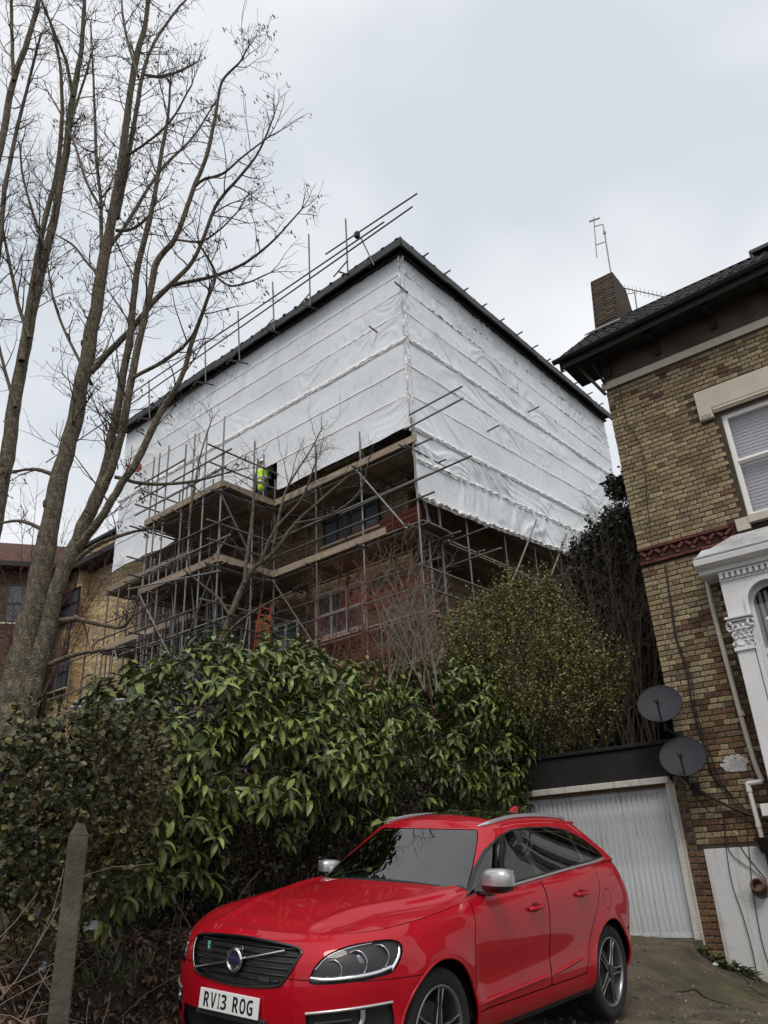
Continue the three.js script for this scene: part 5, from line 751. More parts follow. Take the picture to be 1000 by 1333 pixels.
laurel('laurel_bush', 'second large leaved evergreen bush ending beside the garage door', cl([[545, 945, 0.55], [590, 925, 0.62], [640, 950, 0.62], [565, 1000, 0.6], [620, 1005, 0.66], [672, 1005, 0.5], [700, 1000, 0.34], [690, 1040, 0.34], [650, 1050, 0.40], [590, 1045, 0.42], [548, 895, 0.40], [610, 885, 0.40]], -2.75), 380, 203, [5, 0, 0, 1, 1, 2, 3]);
function fineBush(name, label, clumps, per, size, tones, seed, o = {}) {
  const t = thing(name, label, o.cat ?? 'shrub'), r = rngOf(seed), list = [], st = [];
  for (const s of shootPoints(clumps, per, r, o.inner ?? 0.45)) {
    const n = o.n ?? 7, ax = V3(s.d.x * 0.5 + (r() - 0.5) * 0.6, o.up ?? 0.9, s.d.z * 0.5 + (r() - 0.5) * 0.6).normalize(), L0 = size * (o.shoot ?? 4) * (0.5 + r());
    for (let k = 0; k < n; k++) { const d = perp(ax, r).addScaledVector(ax, 0.5).normalize(), z = size * (0.6 + 0.8 * r()), c = tones[Math.floor(r() * tones.length)], g = 0.75 + 0.5 * r(); list.push({ m: new THREE.Matrix4().compose(s.p.clone().addScaledVector(ax, L0 * k / n), qFrom(d, sph(r)), V3(z, z, z)), c: lin(c[0] * g, c[1] * g, c[2] * g) }); }
    if (r() < (o.stem ?? 0.5)) st.push(taper([s.p.clone().addScaledVector(ax, -L0 * 1.5), s.p, s.p.clone().addScaledVector(ax, L0)], [0.006, 0.004, 0.002], 4));
  }
  stuff(mesh('foliage', scatter(o.geo ?? smallLeaf, list), vcol(0.55, { side: THREE.DoubleSide }), t)); if (st.length) stuff(mesh('stems', mergeGeometries(st), twigMat, t));
}
const cd = (arr, d) => arr.map(([px, py, rad, dd = 0]) => [atDist(px, py, d + dd), rad]);
fineBush('privet_bush', 'tall fine leaved yellow green bush behind the garage roof', cd([[640, 860, 0.72], [695, 845, 0.70], [738, 862, 0.62], [655, 920, 0.8], [715, 915, 0.8], [762, 900, 0.5], [612, 828, 0.42], [678, 798, 0.42], [752, 940, 0.55], [645, 800, 0.32], [716, 805, 0.36], [600, 880, 0.5], [590, 840, 0.3], [700, 770, 0.2], [660, 772, 0.18], [780, 870, 0.28]], 12.4), 1350, 0.046, [[0.13, 0.130, 0.032], [0.17, 0.165, 0.042], [0.22, 0.20, 0.055], [0.095, 0.10, 0.028], [0.075, 0.078, 0.028]], 61, { shoot: 7, stem: 0.16, n: 9 });
fineBush('dark_evergreen', 'dark dense evergreen rising between the sheeting and the house', cd([[812, 640, 0.30], [815, 690, 0.45], [805, 735, 0.75], [830, 760, 0.75], [800, 795, 0.85], [835, 830, 0.95], [800, 880, 1.0], [840, 930, 1.1], [780, 960, 1.0], [775, 850, 0.7], [820, 1000, 1.0], [785, 730, 0.5]], 15.5), 1900, 0.095, [[0.016, 0.022, 0.012], [0.024, 0.032, 0.016], [0.034, 0.042, 0.02], [0.012, 0.016, 0.01]], 62, { cat: 'tree', shoot: 2.5, stem: 0.1, inner: 0.6 });
fineBush('dark_evergreen', 'broad dark evergreen mass behind the garage and the bare stems', cd([[790, 780, 1.0], [835, 800, 1.1], [800, 870, 1.4], [850, 880, 1.5], [770, 940, 1.4], [830, 960, 1.6], [840, 720, 0.7]], 18.2), 900, 0.11, [[0.016, 0.022, 0.012], [0.024, 0.032, 0.016], [0.034, 0.042, 0.02]], 65, { cat: 'tree', shoot: 2.5, stem: 0.05, inner: 0.6 });
fineBush('ivy_thicket', 'dark ivy thicket around the base of the big tree', cd([[22, 1020, 0.34], [85, 1000, 0.30], [130, 985, 0.28], [60, 1040, 0.5], [120, 1030, 0.45], [168, 968, 0.26, 0.8], [20, 1100, 0.45], [80, 1110, 0.42], [130, 1095, 0.4, 0.5], [40, 1160, 0.35], [150, 1010, 0.4, 0.6], [0, 1050, 0.4]], 6.0), 2200, 0.042, [[0.048, 0.052, 0.018], [0.074, 0.076, 0.025], [0.108, 0.106, 0.036], [0.034, 0.038, 0.015]], 63, { shoot: 2, n: 6, stem: 0.25, geo: leafShape(0.72, 0.12, 0.2) });
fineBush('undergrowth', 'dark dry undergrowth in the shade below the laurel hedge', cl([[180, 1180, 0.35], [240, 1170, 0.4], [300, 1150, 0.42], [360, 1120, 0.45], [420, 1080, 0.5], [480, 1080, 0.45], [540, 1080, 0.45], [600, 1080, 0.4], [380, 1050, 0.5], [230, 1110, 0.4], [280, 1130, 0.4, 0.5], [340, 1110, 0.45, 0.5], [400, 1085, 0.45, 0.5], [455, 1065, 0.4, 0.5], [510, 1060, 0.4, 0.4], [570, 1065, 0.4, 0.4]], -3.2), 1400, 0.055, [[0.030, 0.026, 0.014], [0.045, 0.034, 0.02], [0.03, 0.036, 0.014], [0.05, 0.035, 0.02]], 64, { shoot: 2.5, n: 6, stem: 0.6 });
// leaf litter, dead stalks and weeds on the bank
{
  const r = rngOf(17), dead = [], g = leafShape(0.55, 0.5, 0.35); const tones = [[0.18, 0.105, 0.07], [0.13, 0.08, 0.055], [0.24, 0.16, 0.11], [0.09, 0.06, 0.042], [0.30, 0.21, 0.16]];
  let n = 0; while (n < 11000) { const x = -3.4 + r() * 3.4, z = 3.5 + r() * 6; if (isBank(x, z) < 0.3 + 0.4 * r()) continue; n++; const s = 0.03 + r() * 0.05, c = tones[Math.floor(r() * 5)]; dead.push({ m: new THREE.Matrix4().compose(hW(x, gH(x, z) + 0.008 + r() * 0.05, z), qFrom(sph(r).setY((r() - 0.5) * 0.8), V3((r() - 0.5) * 0.9, 1, (r() - 0.5) * 0.9)), V3(s, s, s)), c: lin(...c) }); }
  for (let i = 0; i < 420; i++) { const x = -2 + r() * 4, z = 0.1 + r() * 4.5; if (r() > 0.25 + 0.75 * smooth(0.9, 0.1, z)) continue; const s = 0.015 + r() * 0.03; dead.push({ m: new THREE.Matrix4().compose(hW(x, gH(x, z) + 0.006, z), qFrom(sph(r).setY(0.05), V3((r() - 0.5) * 0.4, 1, (r() - 0.5) * 0.4)), V3(s, s, s)), c: lin(...tones[Math.floor(r() * 5)]) }); }
  const m = mesh('leaf_litter', scatter(g, dead), vcol(0.9, { side: THREE.DoubleSide }), scene); m.userData = { kind: 'stuff', label: 'dead brown leaves scattered on the bank and the drive', category: 'leaf litter' };
  const tw = []; for (let i = 0; i < 420; i++) { const x = -3.4 + r() * 3.6, z = 4 + r() * 5.6; if (isBank(x, z) < 0.5) continue; const p = hW(x, gH(x, z) + 0.02, z); twig(tw, p, V3(r() - 0.5, 0.25 * r(), r() - 0.5).normalize(), 0.3 + r() * 0.8, 0.003 + r() * 0.004, 1, r, -0.1, 0.6); }
  const m2 = mesh('dead_stalks', mergeGeometries(tw), std([0.20, 0.16, 0.12], 0.95), scene); m2.userData = { kind: 'stuff', label: 'dry twigs and stalks lying on the leafy bank', category: 'twigs' };
  const blades = [], bg = leafShape(0.09, 0.1, 0.5), spots = [[150, 1235], [165, 1250], [140, 1215], [185, 1230], [120, 1250]]; for (const [px, py] of spots) { const h = pxHx(px, py, -1.9), bx = h.x, bz = h.z; for (let k = 0; k < 14; k++) { const a = r() * 6.28, s = 0.07 + r() * 0.09; blades.push({ m: new THREE.Matrix4().compose(hW(bx + (r() - 0.5) * 0.12, Math.max(gH(bx, bz), h.y - 0.15), bz + (r() - 0.5) * 0.12), qFrom(V3(Math.cos(a) * 0.8, 0.55, Math.sin(a) * 0.8), V3(Math.cos(a), 0.3, Math.sin(a))), V3(s, s, s)), c: lin(0.05, 0.075, 0.025) }); } }
  const m3 = mesh('weeds', scatter(bg, blades), vcol(0.6, { side: THREE.DoubleSide }), scene); m3.userData = { kind: 'stuff', label: 'green strap leaved weeds growing on the bank', category: 'weeds' };
  const wl = [], wpos = [[932, 1232], [938, 1228], [945, 1238], [925, 1236], [955, 1246], [968, 1262], [975, 1275], [912, 1230], [985, 1285]]; for (const [px, py] of wpos) { const h = pxH(px, py, 0.22), gy = gH(h.x, 0.22); for (let k = 0; k < 16; k++) { const a = r() * 6.28, s = 0.05 + r() * 0.06; wl.push({ m: new THREE.Matrix4().compose(hW(h.x + (r() - 0.5) * 0.14, gy + r() * 0.08, 0.18 + (r() - 0.5) * 0.14), qFrom(V3(Math.cos(a), 0.5 + r() * 0.6, Math.sin(a)), Y1.clone().add(sph(r).multiplyScalar(0.3))), V3(s, s, s)), c: lin(0.05 + r() * 0.03, 0.075 + r() * 0.03, 0.026) }); } }
  const m4 = mesh('weeds', scatter(leafShape(0.5, 0.2, 0.3), wl), vcol(0.6, { side: THREE.DoubleSide }), scene); m4.name = 'wall_foot_weeds'; m4.userData = { kind: 'stuff', label: 'small weeds along the foot of the white render', category: 'weeds' };
  const fp = hW(...(() => { const h = toH(atDist(90, 1200, 4.6)); return [h.x, gH(h.x, h.z), h.z]; })()), top = atDist(106, 1074, 4.6).y;
  const post = thing('fence_post', 'weathered concrete fence post standing before the hedge', 'post'); post.position.set(fp.x, fp.y - 0.3, fp.z); post.rotation.y = R(22);
  const ph = top - fp.y + 0.3, pm = rough([0.125, 0.112, 0.085], 0.95, 0.006);
  mesh('shaft', rbox(0.097, ph - 0.05, 0.09, 0.012, 0, (ph - 0.05) / 2, 0), pm, post); mesh('cap', new THREE.CylinderGeometry(0.030, 0.0684, 0.06, 4).rotateY(Math.PI / 4).scale(1.0, 1, 0.92).translate(0, ph - 0.022, 0), pm, post);
  const sc = (nm, px, py, x, label, cat, col, w, h2) => { const q = pxHx(px, py, x); const m = solo(nm, (() => { const g = new THREE.PlaneGeometry(w, h2, 5, 5), p = g.attributes.position; for (let i = 0; i < p.count; i++) p.setZ(i, 0.03 * noise.noise(p.getX(i) * 30 + px, p.getY(i) * 30, 2)); g.computeVertexNormals(); return g; })(), std(col, 0.7, { side: THREE.DoubleSide }), label, cat); m.position.copy(hW(x, Math.max(q.y, gH(x, q.z) + 0.03), q.z)); m.rotation.set(-0.7, r() * 3, 0.3); };
  sc('paper_scrap', 118, 1205, -2.0, 'crumpled white paper scrap on the leafy bank near the post', 'litter', [0.55, 0.55, 0.56], 0.09, 0.07);
  sc('plastic_scrap', 57, 1258, -1.4, 'torn pale blue plastic scrap on the bank left of the post', 'litter', [0.16, 0.19, 0.21], 0.06, 0.05);
  const st2 = (label, a, rad) => solo('fallen_twig', (() => { const pts = a.map(([px, py]) => { let p = EYE.clone(), v = ray(px, py); let y = 0.35; for (let k = 0; k < 6; k++) { const q = EYE.clone().addScaledVector(v, (y - 1.6) / v.y), h = toH(q); y = gH(h.x, h.z) + rad; p = q.setY(y); } return p; }); return taper(spline(pts, 16), Array.from({ length: 17 }, (_, i) => rad * (1 - 0.5 * i / 16)), 5); })(), twigMat, label, 'twig');
  st2('long crooked twig lying on the bare drive by the rear wheel', [[885, 1293], [905, 1290], [918, 1298], [935, 1304], [952, 1308]], 0.010);
  st2('short dark twig lying on the drive toward the house', [[962, 1275], [972, 1283], [985, 1290], [998, 1296]], 0.012);
  const gr = []; for (let i = 0; i < 2200; i++) { const x = -1.6 + r() * 4.2, z = 0.05 + Math.pow(r(), 0.8) * 5.2, s = 0.003 + Math.pow(r(), 4) * 0.018, k = 0.05 + r() * 0.11; gr.push({ m: new THREE.Matrix4().compose(hW(x, gH(x, z) + s * 0.3, z), new THREE.Quaternion().setFromEuler(new THREE.Euler(r() * 6, r() * 6, r() * 6)), V3(s * (1 + r()), s * (0.6 + 0.5 * r()), s)), c: lin(k * 1.1, k, k * 0.82) }); }
  const gm = mesh('grit', scatter(new THREE.IcosahedronGeometry(1, 0), gr), vcol(0.95), scene); gm.userData = { kind: 'stuff', label: 'loose grit and crumbs of soil on the drive', category: 'grit' };
  const wc = solo('white_stone', new THREE.DodecahedronGeometry(0.03).scale(1.3, 0.7, 1), std([0.6, 0.6, 0.58], 0.8), 'small white stone at the foot of the garage pier', 'stone'); wc.position.copy(hW(0.02, gH(0.02, 0.25) + 0.015, 0.25));
}
// ---------- red car: x forward (front axle 0), y up, z to the car's right ----------
{
  const car = thing('red_car', 'red five door crossover car with silver roof rails parked on the drive', 'car');
  { // pose from the wheels and the number plate
    const yaw = R(-143.996), pt = R(-0.657), ro = R(-4.584);
    const f = V3(Math.sin(yaw) * Math.cos(pt), Math.sin(pt), -Math.cos(yaw) * Math.cos(pt)), rt0 = f.clone().cross(Y1).normalize(), up0 = rt0.clone().cross(f);
    const rt = rt0.clone().multiplyScalar(Math.cos(ro)).addScaledVector(up0, -Math.sin(ro)), up = up0.clone().multiplyScalar(Math.cos(ro)).addScaledVector(rt0, Math.sin(ro));
    car.quaternion.setFromRotationMatrix(new THREE.Matrix4().makeBasis(f, up, rt)); car.position.set(-0.573, 0.346, -6.258);
  }
  const paint = new THREE.MeshPhysicalMaterial({ color: lin(0.42, 0.002, 0.013), roughness: 0.5, specularIntensity: 0.25, clearcoat: 0.75, clearcoatRoughness: 0.02, metalness: 0.1 });
  const black = std([0.012, 0.012, 0.013], 0.5), gloss = new THREE.MeshPhysicalMaterial({ color: lin(0.008, 0.008, 0.009), roughness: 0.12, clearcoat: 1 }), rubber = std([0.014, 0.014, 0.015], 0.85), chrome = std([0.75, 0.76, 0.78], 0.16, { metalness: 1 }), silver = std([0.55, 0.56, 0.57], 0.32, { metalness: 0.75 }), plastic = std([0.022, 0.022, 0.024], 0.7);
  const carGlass = new THREE.MeshPhysicalMaterial({ color: lin(0.42, 0.47, 0.46), transmission: 1, roughness: 0.01, thickness: 0, ior: 1.95 }), sideGlass = new THREE.MeshPhysicalMaterial({ color: lin(0.14, 0.17, 0.165), transmission: 1, roughness: 0.01, thickness: 0, ior: 1.75 }), lensGlass = new THREE.MeshPhysicalMaterial({ color: lin(0.97, 0.98, 1), transmission: 1, roughness: 0.01, thickness: 0, ior: 1.3 });
  const tab = (pts, x) => { if (x <= pts[0][0]) return pts[0][1]; for (let i = 1; i < pts.length; i++) if (x <= pts[i][0]) { const [a, b] = pts[i - 1], [c, d] = pts[i], t = (x - a) / (c - a), p0 = pts[Math.max(0, i - 2)], p3 = pts[Math.min(pts.length - 1, i + 1)], m0 = (d - p0[1]) / (c - p0[0]) * (c - a), m1 = (p3[1] - b) / (p3[0] - a) * (c - a), t2 = t * t, t3 = t2 * t; return (2 * t3 - 3 * t2 + 1) * b + (t3 - 2 * t2 + t) * m0 + (-2 * t3 + 3 * t2) * d + (t3 - t2) * m1; } return pts[pts.length - 1][1]; };
  // profile tables
  const yTop = x => tab([[-3.7, 1.10], [-3.5, 1.20], [-3.2, 1.265], [-2.9, 1.262], [-2.2, 1.205], [-1.5, 1.155], [-0.9, 1.118], [-0.5, 1.095], [-0.1, 1.045], [0.3, 1.000], [0.55, 0.970], [0.78, 0.955], [0.95, 0.95]], x);
  const yBot = x => tab([[-3.75, 0.42], [-3.4, 0.34], [-2.6, 0.27], [-0.3, 0.26], [0.4, 0.25], [0.95, 0.27]], x);
  const XF = v => tab([[0, 0.80], [0.12, 0.89], [0.3, 0.925], [0.5, 0.935], [0.68, 0.925], [0.82, 0.905], [0.93, 0.86], [1, 0.80]], v), XR = v => tab([[0, -3.52], [0.2, -3.64], [0.5, -3.69], [0.7, -3.66], [0.85, -3.58], [1, -3.50]], v);
  const WV = (v, x) => tab([[0, 0.86], [0.08, 0.905], [0.22, 0.925], [0.40, 0.918], [0.62, 0.936], [0.78, 0.938], [0.88, 0.925], [0.95, 0.902], [1, 0.872]], v) - 0.03 * smooth(-2.2, -3.6, x) * smooth(0.6, 1, v) - 0.012 * smooth(-0.4, 0.3, x) * smooth(0.6, 1, v);
  const capF = (t, n) => Math.pow(Math.max(0, 1 - Math.pow(1 - clamp(t), n)), 1 / n);
  const halfW = (x, v) => WV(v, x) * capF((XF(v) - x) / 0.85, 2.7) * capF((x - XR(v)) / 0.62, 3.0) + 0.016 * (Math.exp(-Math.pow((Math.hypot(x, 0.8) - 0.8) / 0.12, 2)) * 0);
  const flare = (x, y) => { let f = 0; for (const ax of [0, -2.774]) { const d = Math.hypot(x - ax, y - 0.37) - 0.44; f = Math.max(f, Math.exp(-Math.pow(d / 0.085, 2))); } return 0.020 * f; };
  const sideZ = (x, y) => { const v = clamp((y - yBot(x)) / (yTop(x) - yBot(x))); return halfW(x, v) + flare(x, y); };
  // a tessellated closed loop of outlines -> triangles [x,y,z,nx,ny,nz]*3
  function loft(nu, nv, f, flip = false) { const P = [], N = []; for (let j = 0; j <= nv; j++) for (let i = 0; i <= nu; i++) P.push(f(i / nu, j / nv)); const at = (i, j) => P[j * (nu + 1) + i]; for (let j = 0; j <= nv; j++) for (let i = 0; i <= nu; i++) { const a = at(Math.max(0, i - 1), j), b = at(Math.min(nu, i + 1), j), c = at(i, Math.max(0, j - 1)), d = at(i, Math.min(nv, j + 1)), n = b.clone().sub(a).cross(d.clone().sub(c)); if (flip) n.negate(); N.push(n.lengthSq() > 1e-14 ? n.normalize() : V3(0, 1, 0)); } const T = [], vt = k => [P[k].x, P[k].y, P[k].z, N[k].x, N[k].y, N[k].z]; for (let j = 0; j < nv; j++) for (let i = 0; i < nu; i++) { const a = j * (nu + 1) + i, b = a + nu + 1; if (flip) T.push([vt(a), vt(b + 1), vt(a + 1)], [vt(a), vt(b), vt(b + 1)]); else T.push([vt(a), vt(a + 1), vt(b + 1)], [vt(a), vt(b + 1), vt(b)]); } return T; }
  const mirror = T => T.map(t => [t[0], t[2], t[1]].map(v => [v[0], v[1], -v[2], v[3], v[4], -v[5]]));
  function split(T, f) { const I = [], O = [], mid = (a, b, fa, fb) => { const t = fa / (fa - fb); return a.map((v, i) => v + (b[i] - v) * t); }; for (const t of T) { const d = t.map(v => f(v[0], v[1], v[2])), k = d.filter(x => x < 0).length; if (k === 3) I.push(t); else if (k === 0) O.push(t); else { const s = k === 1 ? d.findIndex(x => x < 0) : d.findIndex(x => x >= 0), a = t[s], b = t[(s + 1) % 3], c = t[(s + 2) % 3], da = d[s], ab = mid(a, b, da, d[(s + 1) % 3]), ac = mid(a, c, da, d[(s + 2) % 3]); const one = [[a, ab, ac]], two = [[ab, b, c], [ab, c, ac]]; if (k === 1) { I.push(...one); O.push(...two); } else { O.push(...one); I.push(...two); } } } return [I, O]; }
  function geo(T, off = 0) { const pos = [], nor = []; for (const t of T) for (const v of t) { pos.push(v[0] + v[3] * off, v[1] + v[4] * off, v[2] + v[5] * off); nor.push(v[3], v[4], v[5]); } const g = new THREE.BufferGeometry(); g.setAttribute('position', new THREE.Float32BufferAttribute(pos, 3)); g.setAttribute('normal', new THREE.Float32BufferAttribute(nor, 3)); return g; }
  function sdPoly(x, y, p) { let d = 1e9, s = 1; for (let i = 0, j = p.length - 1; i < p.length; j = i++) { const ex = p[j][0] - p[i][0], ey = p[j][1] - p[i][1], wx = x - p[i][0], wy = y - p[i][1], t = clamp((wx * ex + wy * ey) / (ex * ex + ey * ey)), bx = wx - ex * t, by = wy - ey * t; d = Math.min(d, bx * bx + by * by); const c1 = y >= p[i][1], c2 = y < p[j][1], c3 = ex * wy > ey * wx; if ((c1 && c2 && c3) || (!c1 && !c2 && !c3)) s = -s; } return s * Math.sqrt(d); }
  const inOut = (T, f, gap = 0.0035) => { const [a, r1] = split(T, (x, y, z) => f(x, y, z) + gap); const [, r2] = split(r1, (x, y, z) => f(x, y, z) - gap); return [a, r2]; };   // region, rest, with a shut line between
  const pm = (name, T, mat, parent, off = 0) => T.length ? mesh(name, geo(T, off), mat, parent) : null;

  // lower body, right half then mirrored (z > 0 side is the far one)
  const XU = (u, v) => { const a = u * Math.PI, c = (1 - Math.cos(a)) / 2, q = lerp(c, u, 0.35); return lerp(XF(v), XR(v), u < 0.25 ? 0.5 * Math.pow(u / 0.25, 1.9) * 0.36 : u > 0.8 ? 1 - 0.14 * Math.pow((1 - u) / 0.2, 1.9) : lerp(0.18, 0.86, (u - 0.25) / 0.55)); };
  const lowerF = (u, vv) => { const v = vv, x = XU(u, v), y = lerp(yBot(x), yTop(x), v); return V3(x, y, u === 0 || u === 1 ? 0 : halfW(x, v) + flare(x, y) * smooth(0, 0.2, halfW(x, v))); };
  const nearT = mirror(loft(220, 64, lowerF, true)), farT = loft(220, 64, lowerF, true);
  let T = [...nearT, ...farT];
  const arch = (x, y, z) => Math.abs(z) < 0.5 ? 1 : Math.min(Math.hypot(x, y - 0.37), Math.hypot(x + 2.774, y - 0.37)) - 0.425;
  [, T] = split(T, arch);
  const shell = T.slice();
  const grille = [[-0.455, 0.885], [-0.30, 0.905], [0, 0.915], [0.30, 0.905], [0.455, 0.885], [0.465, 0.84], [0.41, 0.735], [0.33, 0.69], [0, 0.668], [-0.33, 0.69], [-0.41, 0.735], [-0.465, 0.84]];
  const fr = (p, lim = 0.4) => (x, y, z) => x < lim ? 1 : sdPoly(z, y, p), fr2 = (p, lim = 0.3) => (x, y, z) => x < lim ? 1 : sdPoly(Math.abs(z), y, p);
  const grilleS = (() => { const p = grille, n = p.length, o = []; for (let i = 0; i < n; i++) for (let q = 0; q < 5; q++) { const t = q / 5, a = p[(i + n - 1) % n], b = p[i], c = p[(i + 1) % n], d = p[(i + 2) % n]; o.push([0, 1].map(j => 0.5 * (2 * b[j] + (c[j] - a[j]) * t + (2 * a[j] - 5 * b[j] + 4 * c[j] - d[j]) * t * t + (3 * b[j] - a[j] - 3 * c[j] + d[j]) * t * t * t))); } return o; })();
  let grilleT; [grilleT, T] = split(T, fr(grilleS));
  const hl = [[33.6, 0.728], [35, 0.80], [39, 0.862], [46, 0.905], [54.5, 0.925], [62.5, 0.930], [66.5, 0.905], [66, 0.85], [62, 0.775], [56, 0.752], [48, 0.735], [38, 0.722]].map(([a, y]) => [a * 0.0165, y]);
  const smoothPoly = (p, m = 5) => { const n = p.length, o = []; for (let i = 0; i < n; i++) for (let q = 0; q < m; q++) { const t = q / m, a = p[(i + n - 1) % n], b = p[i], c = p[(i + 1) % n], d = p[(i + 2) % n]; o.push([0, 1].map(j => 0.5 * (2 * b[j] + (c[j] - a[j]) * t + (2 * a[j] - 5 * b[j] + 4 * c[j] - d[j]) * t * t + (3 * b[j] - a[j] - 3 * c[j] + d[j]) * t * t * t))); } return o; }, hlS = smoothPoly(hl);
  const hlF = (x, y, z) => x < 0.1 ? 1 : sdPoly(Math.atan2(Math.abs(z), x) * 57.2958 * 0.0165, y, hlS);
  let lampT; [lampT, T] = inOut(T, hlF, 0.004);
  const fogP = [[0.54, 0.565], [0.885, 0.61], [0.895, 0.50], [0.84, 0.45], [0.56, 0.43]]; let fogT; [fogT, T] = split(T, fr2(fogP, 0.2));
  const lowP = [[-0.50, 0.50], [0.50, 0.50], [0.53, 0.40], [0.48, 0.31], [-0.48, 0.31], [-0.53, 0.40]]; let lowT; [lowT, T] = split(T, fr(lowP, 0.5));
  let plT; const skirt = (x, y, z) => y - (x > 0.2 ? 0.30 : 0.30); [plT, T] = split(T, skirt);
  const doorF = [[-0.40, 0.43], [-0.40, 0.85], [-0.46, 1.2], [-1.545, 1.3], [-1.545, 0.43]], doorR = [[-1.552, 0.43], [-1.552, 1.3], [-2.62, 1.4], [-2.60, 1.05], [-2.50, 0.90], [-2.38, 0.76], [-2.29, 0.62], [-2.25, 0.52], [-2.20, 0.43]];
  const side = (p, s) => (x, y, z) => z * s < 0.3 ? 1 : sdPoly(x, y, p);
  const D = {}; for (const [k, p] of [['front', doorF], ['rear', doorR]]) for (const s of [-1, 1]) { [D[k + s], T] = inOut(T, side(p, s), 0.0042); }
  let fuelT; [fuelT, T] = inOut(T, (x, y, z) => z > -0.3 ? 1 : Math.hypot((x + 2.74), y - 0.955) - 0.085, 0.003);
  // bumper line running from the lamp to the arch; wing panels behind it
  let bump; [bump, T] = inOut(T, (x, y, z) => x < 0.2 ? 1 : Math.max(y - (0.735 + 0.0 * x), -1), 0.0028);
  let nose; [nose, T] = split(T, (x, y, z) => x > 0.45 ? Math.abs(z) - 0.53 : 1);
  let rearB; [rearB, T] = inOut(T, (x, y, z) => Math.max(x + 3.05, y - 0.68), 0.003);
  let tailL; [tailL, T] = inOut(T, (x, y, z) => Math.abs(z) < 0.5 ? 1 : sdPoly(x, y, [[-3.36, 0.93], [-3.8, 0.90], [-3.8, 1.4], [-3.30, 1.4]]), 0.003);
  let wing; [wing, T] = split(T, (x, y, z) => -(x + 0.6));
  const bodyM = pm('body', T, paint, car), wingM = pm('front_wing', wing, paint, car), bumper = pm('front_bumper', [...bump, ...nose], paint, car); pm('rear_bumper', rearB, paint, car); pm('tail_lamp', tailL, new THREE.MeshPhysicalMaterial({ color: lin(0.30, 0.01, 0.012), roughness: 0.1, clearcoat: 1 }), car);
  pm('fuel_flap', fuelT, paint, bodyM); pm('sill_trim', plT, plastic, car, 0.002);
  pm('inner_shell', shell, black, car, -0.024);
  for (const s of [-1, 1]) for (const k of ['front', 'rear']) {
    const d = pm('door', D[k + s], paint, car); const hx = k === 'front' ? -1.33 : -2.20, hy = k === 'front' ? 0.985 : 1.03, z0 = sideZ(hx, hy);
    const rec = new THREE.SphereGeometry(0.06, 16, 10).scale(1.1, 0.62, 0.10); const dk = std([0.10, 0.004, 0.006], 0.5);
    mesh('handle_cup', rec.clone().translate(hx + 0.01, hy, s * (z0 + 0.0005)), dk, d);
    const hp = spline([V3(hx + 0.125, hy - 0.006, s * (z0 + 0.004)), V3(hx + 0.09, hy, s * (z0 + 0.032)), V3(hx - 0.06, hy + 0.006, s * (z0 + 0.034)), V3(hx - 0.115, hy + 0.006, s * (z0 + 0.006))], 16); mesh('handle', taper(hp, hp.map(() => 0.0155), 8), paint, d);
    const a0 = k === 'front' ? -0.45 : -1.58, a1 = k === 'front' ? -1.52 : -2.18, mp = []; for (let i = 0; i <= 14; i++) { const x = lerp(a0, a1, i / 14), y = 0.47 + 0.055 * (i / 14) * (k === 'rear' ? 1 : 0.6) + (k === 'rear' ? 0.03 : 0); mp.push(V3(x, y, s * (sideZ(x, y) - 0.002))); } mesh('door_moulding', taper(mp, mp.map((_, i) => i === 0 || i === 14 ? 0.004 : 0.015), 8), paint, d);
  }
  // arch lips and wheel housings
  for (const ax of [0, -2.774]) for (const s of [-1, 1]) {
    const p = []; for (let i = 0; i <= 40; i++) { const a = lerp(-0.18, Math.PI + 0.18, i / 40), x = ax + Math.cos(a) * 0.427, y = 0.37 + Math.sin(a) * 0.427; if (y < 0.31) continue; p.push(V3(x, y, s * (sideZ(x, y) - 0.004))); } mesh('arch_lip', taper(p, p.map(() => 0.011), 6), paint, car);
    mesh('wheel_housing', merge([new THREE.CylinderGeometry(0.455, 0.455, 0.42, 32, 1, true, 0, Math.PI).rotateX(Math.PI / 2).rotateZ(Math.PI / 2).translate(ax, 0.37, s * 0.66), new THREE.CircleGeometry(0.46, 32).translate(ax, 0.37, s * 0.45)]), std([0.006, 0.006, 0.006], 0.95, { side: THREE.DoubleSide }), car);
  }
  // bonnet
  const zT = x => halfW(x, 1), bon = (x, r) => { const z = r * zT(x), cr = (0.050 * smooth(0.82, 0.2, x) + 0.028) * smooth(0.80, 0.60, x), ridge = lerp(0.40, 0.66, smooth(0.75, -0.5, x)), k = Math.abs(z) - ridge; const y = yTop(x) + cr * (1 - Math.pow(Math.abs(r), 2.6)) + 0.020 * Math.exp(-Math.pow(k / 0.06, 2)) * smooth(0.8, 0.5, x) - 0.014 * Math.exp(-Math.pow((k - 0.11) / 0.07, 2)) * smooth(0.8, 0.5, x); return V3(x, y, z); };
  let bt = loft(90, 60, (u, v) => { const x = lerp(0.799, -0.98, Math.pow(v, 1.5)), r = lerp(1, -1, u); return bon(x, r); });
  const cowl = (x, y, z) => -(x + 0.47 + 0.16 * Math.pow(Math.abs(z) / 0.7, 2.4));
  let scut; [bt, scut] = inOut(bt, (x, y, z) => Math.max(x > 0.7 ? -1 : Math.abs(z) - zT(x) + 0.004, cowl(x, y, z)), 0.004);
  pm('bonnet', bt, paint, car); pm('scuttle', scut.filter(t => t[0][0] < -0.4), black, car, -0.006);
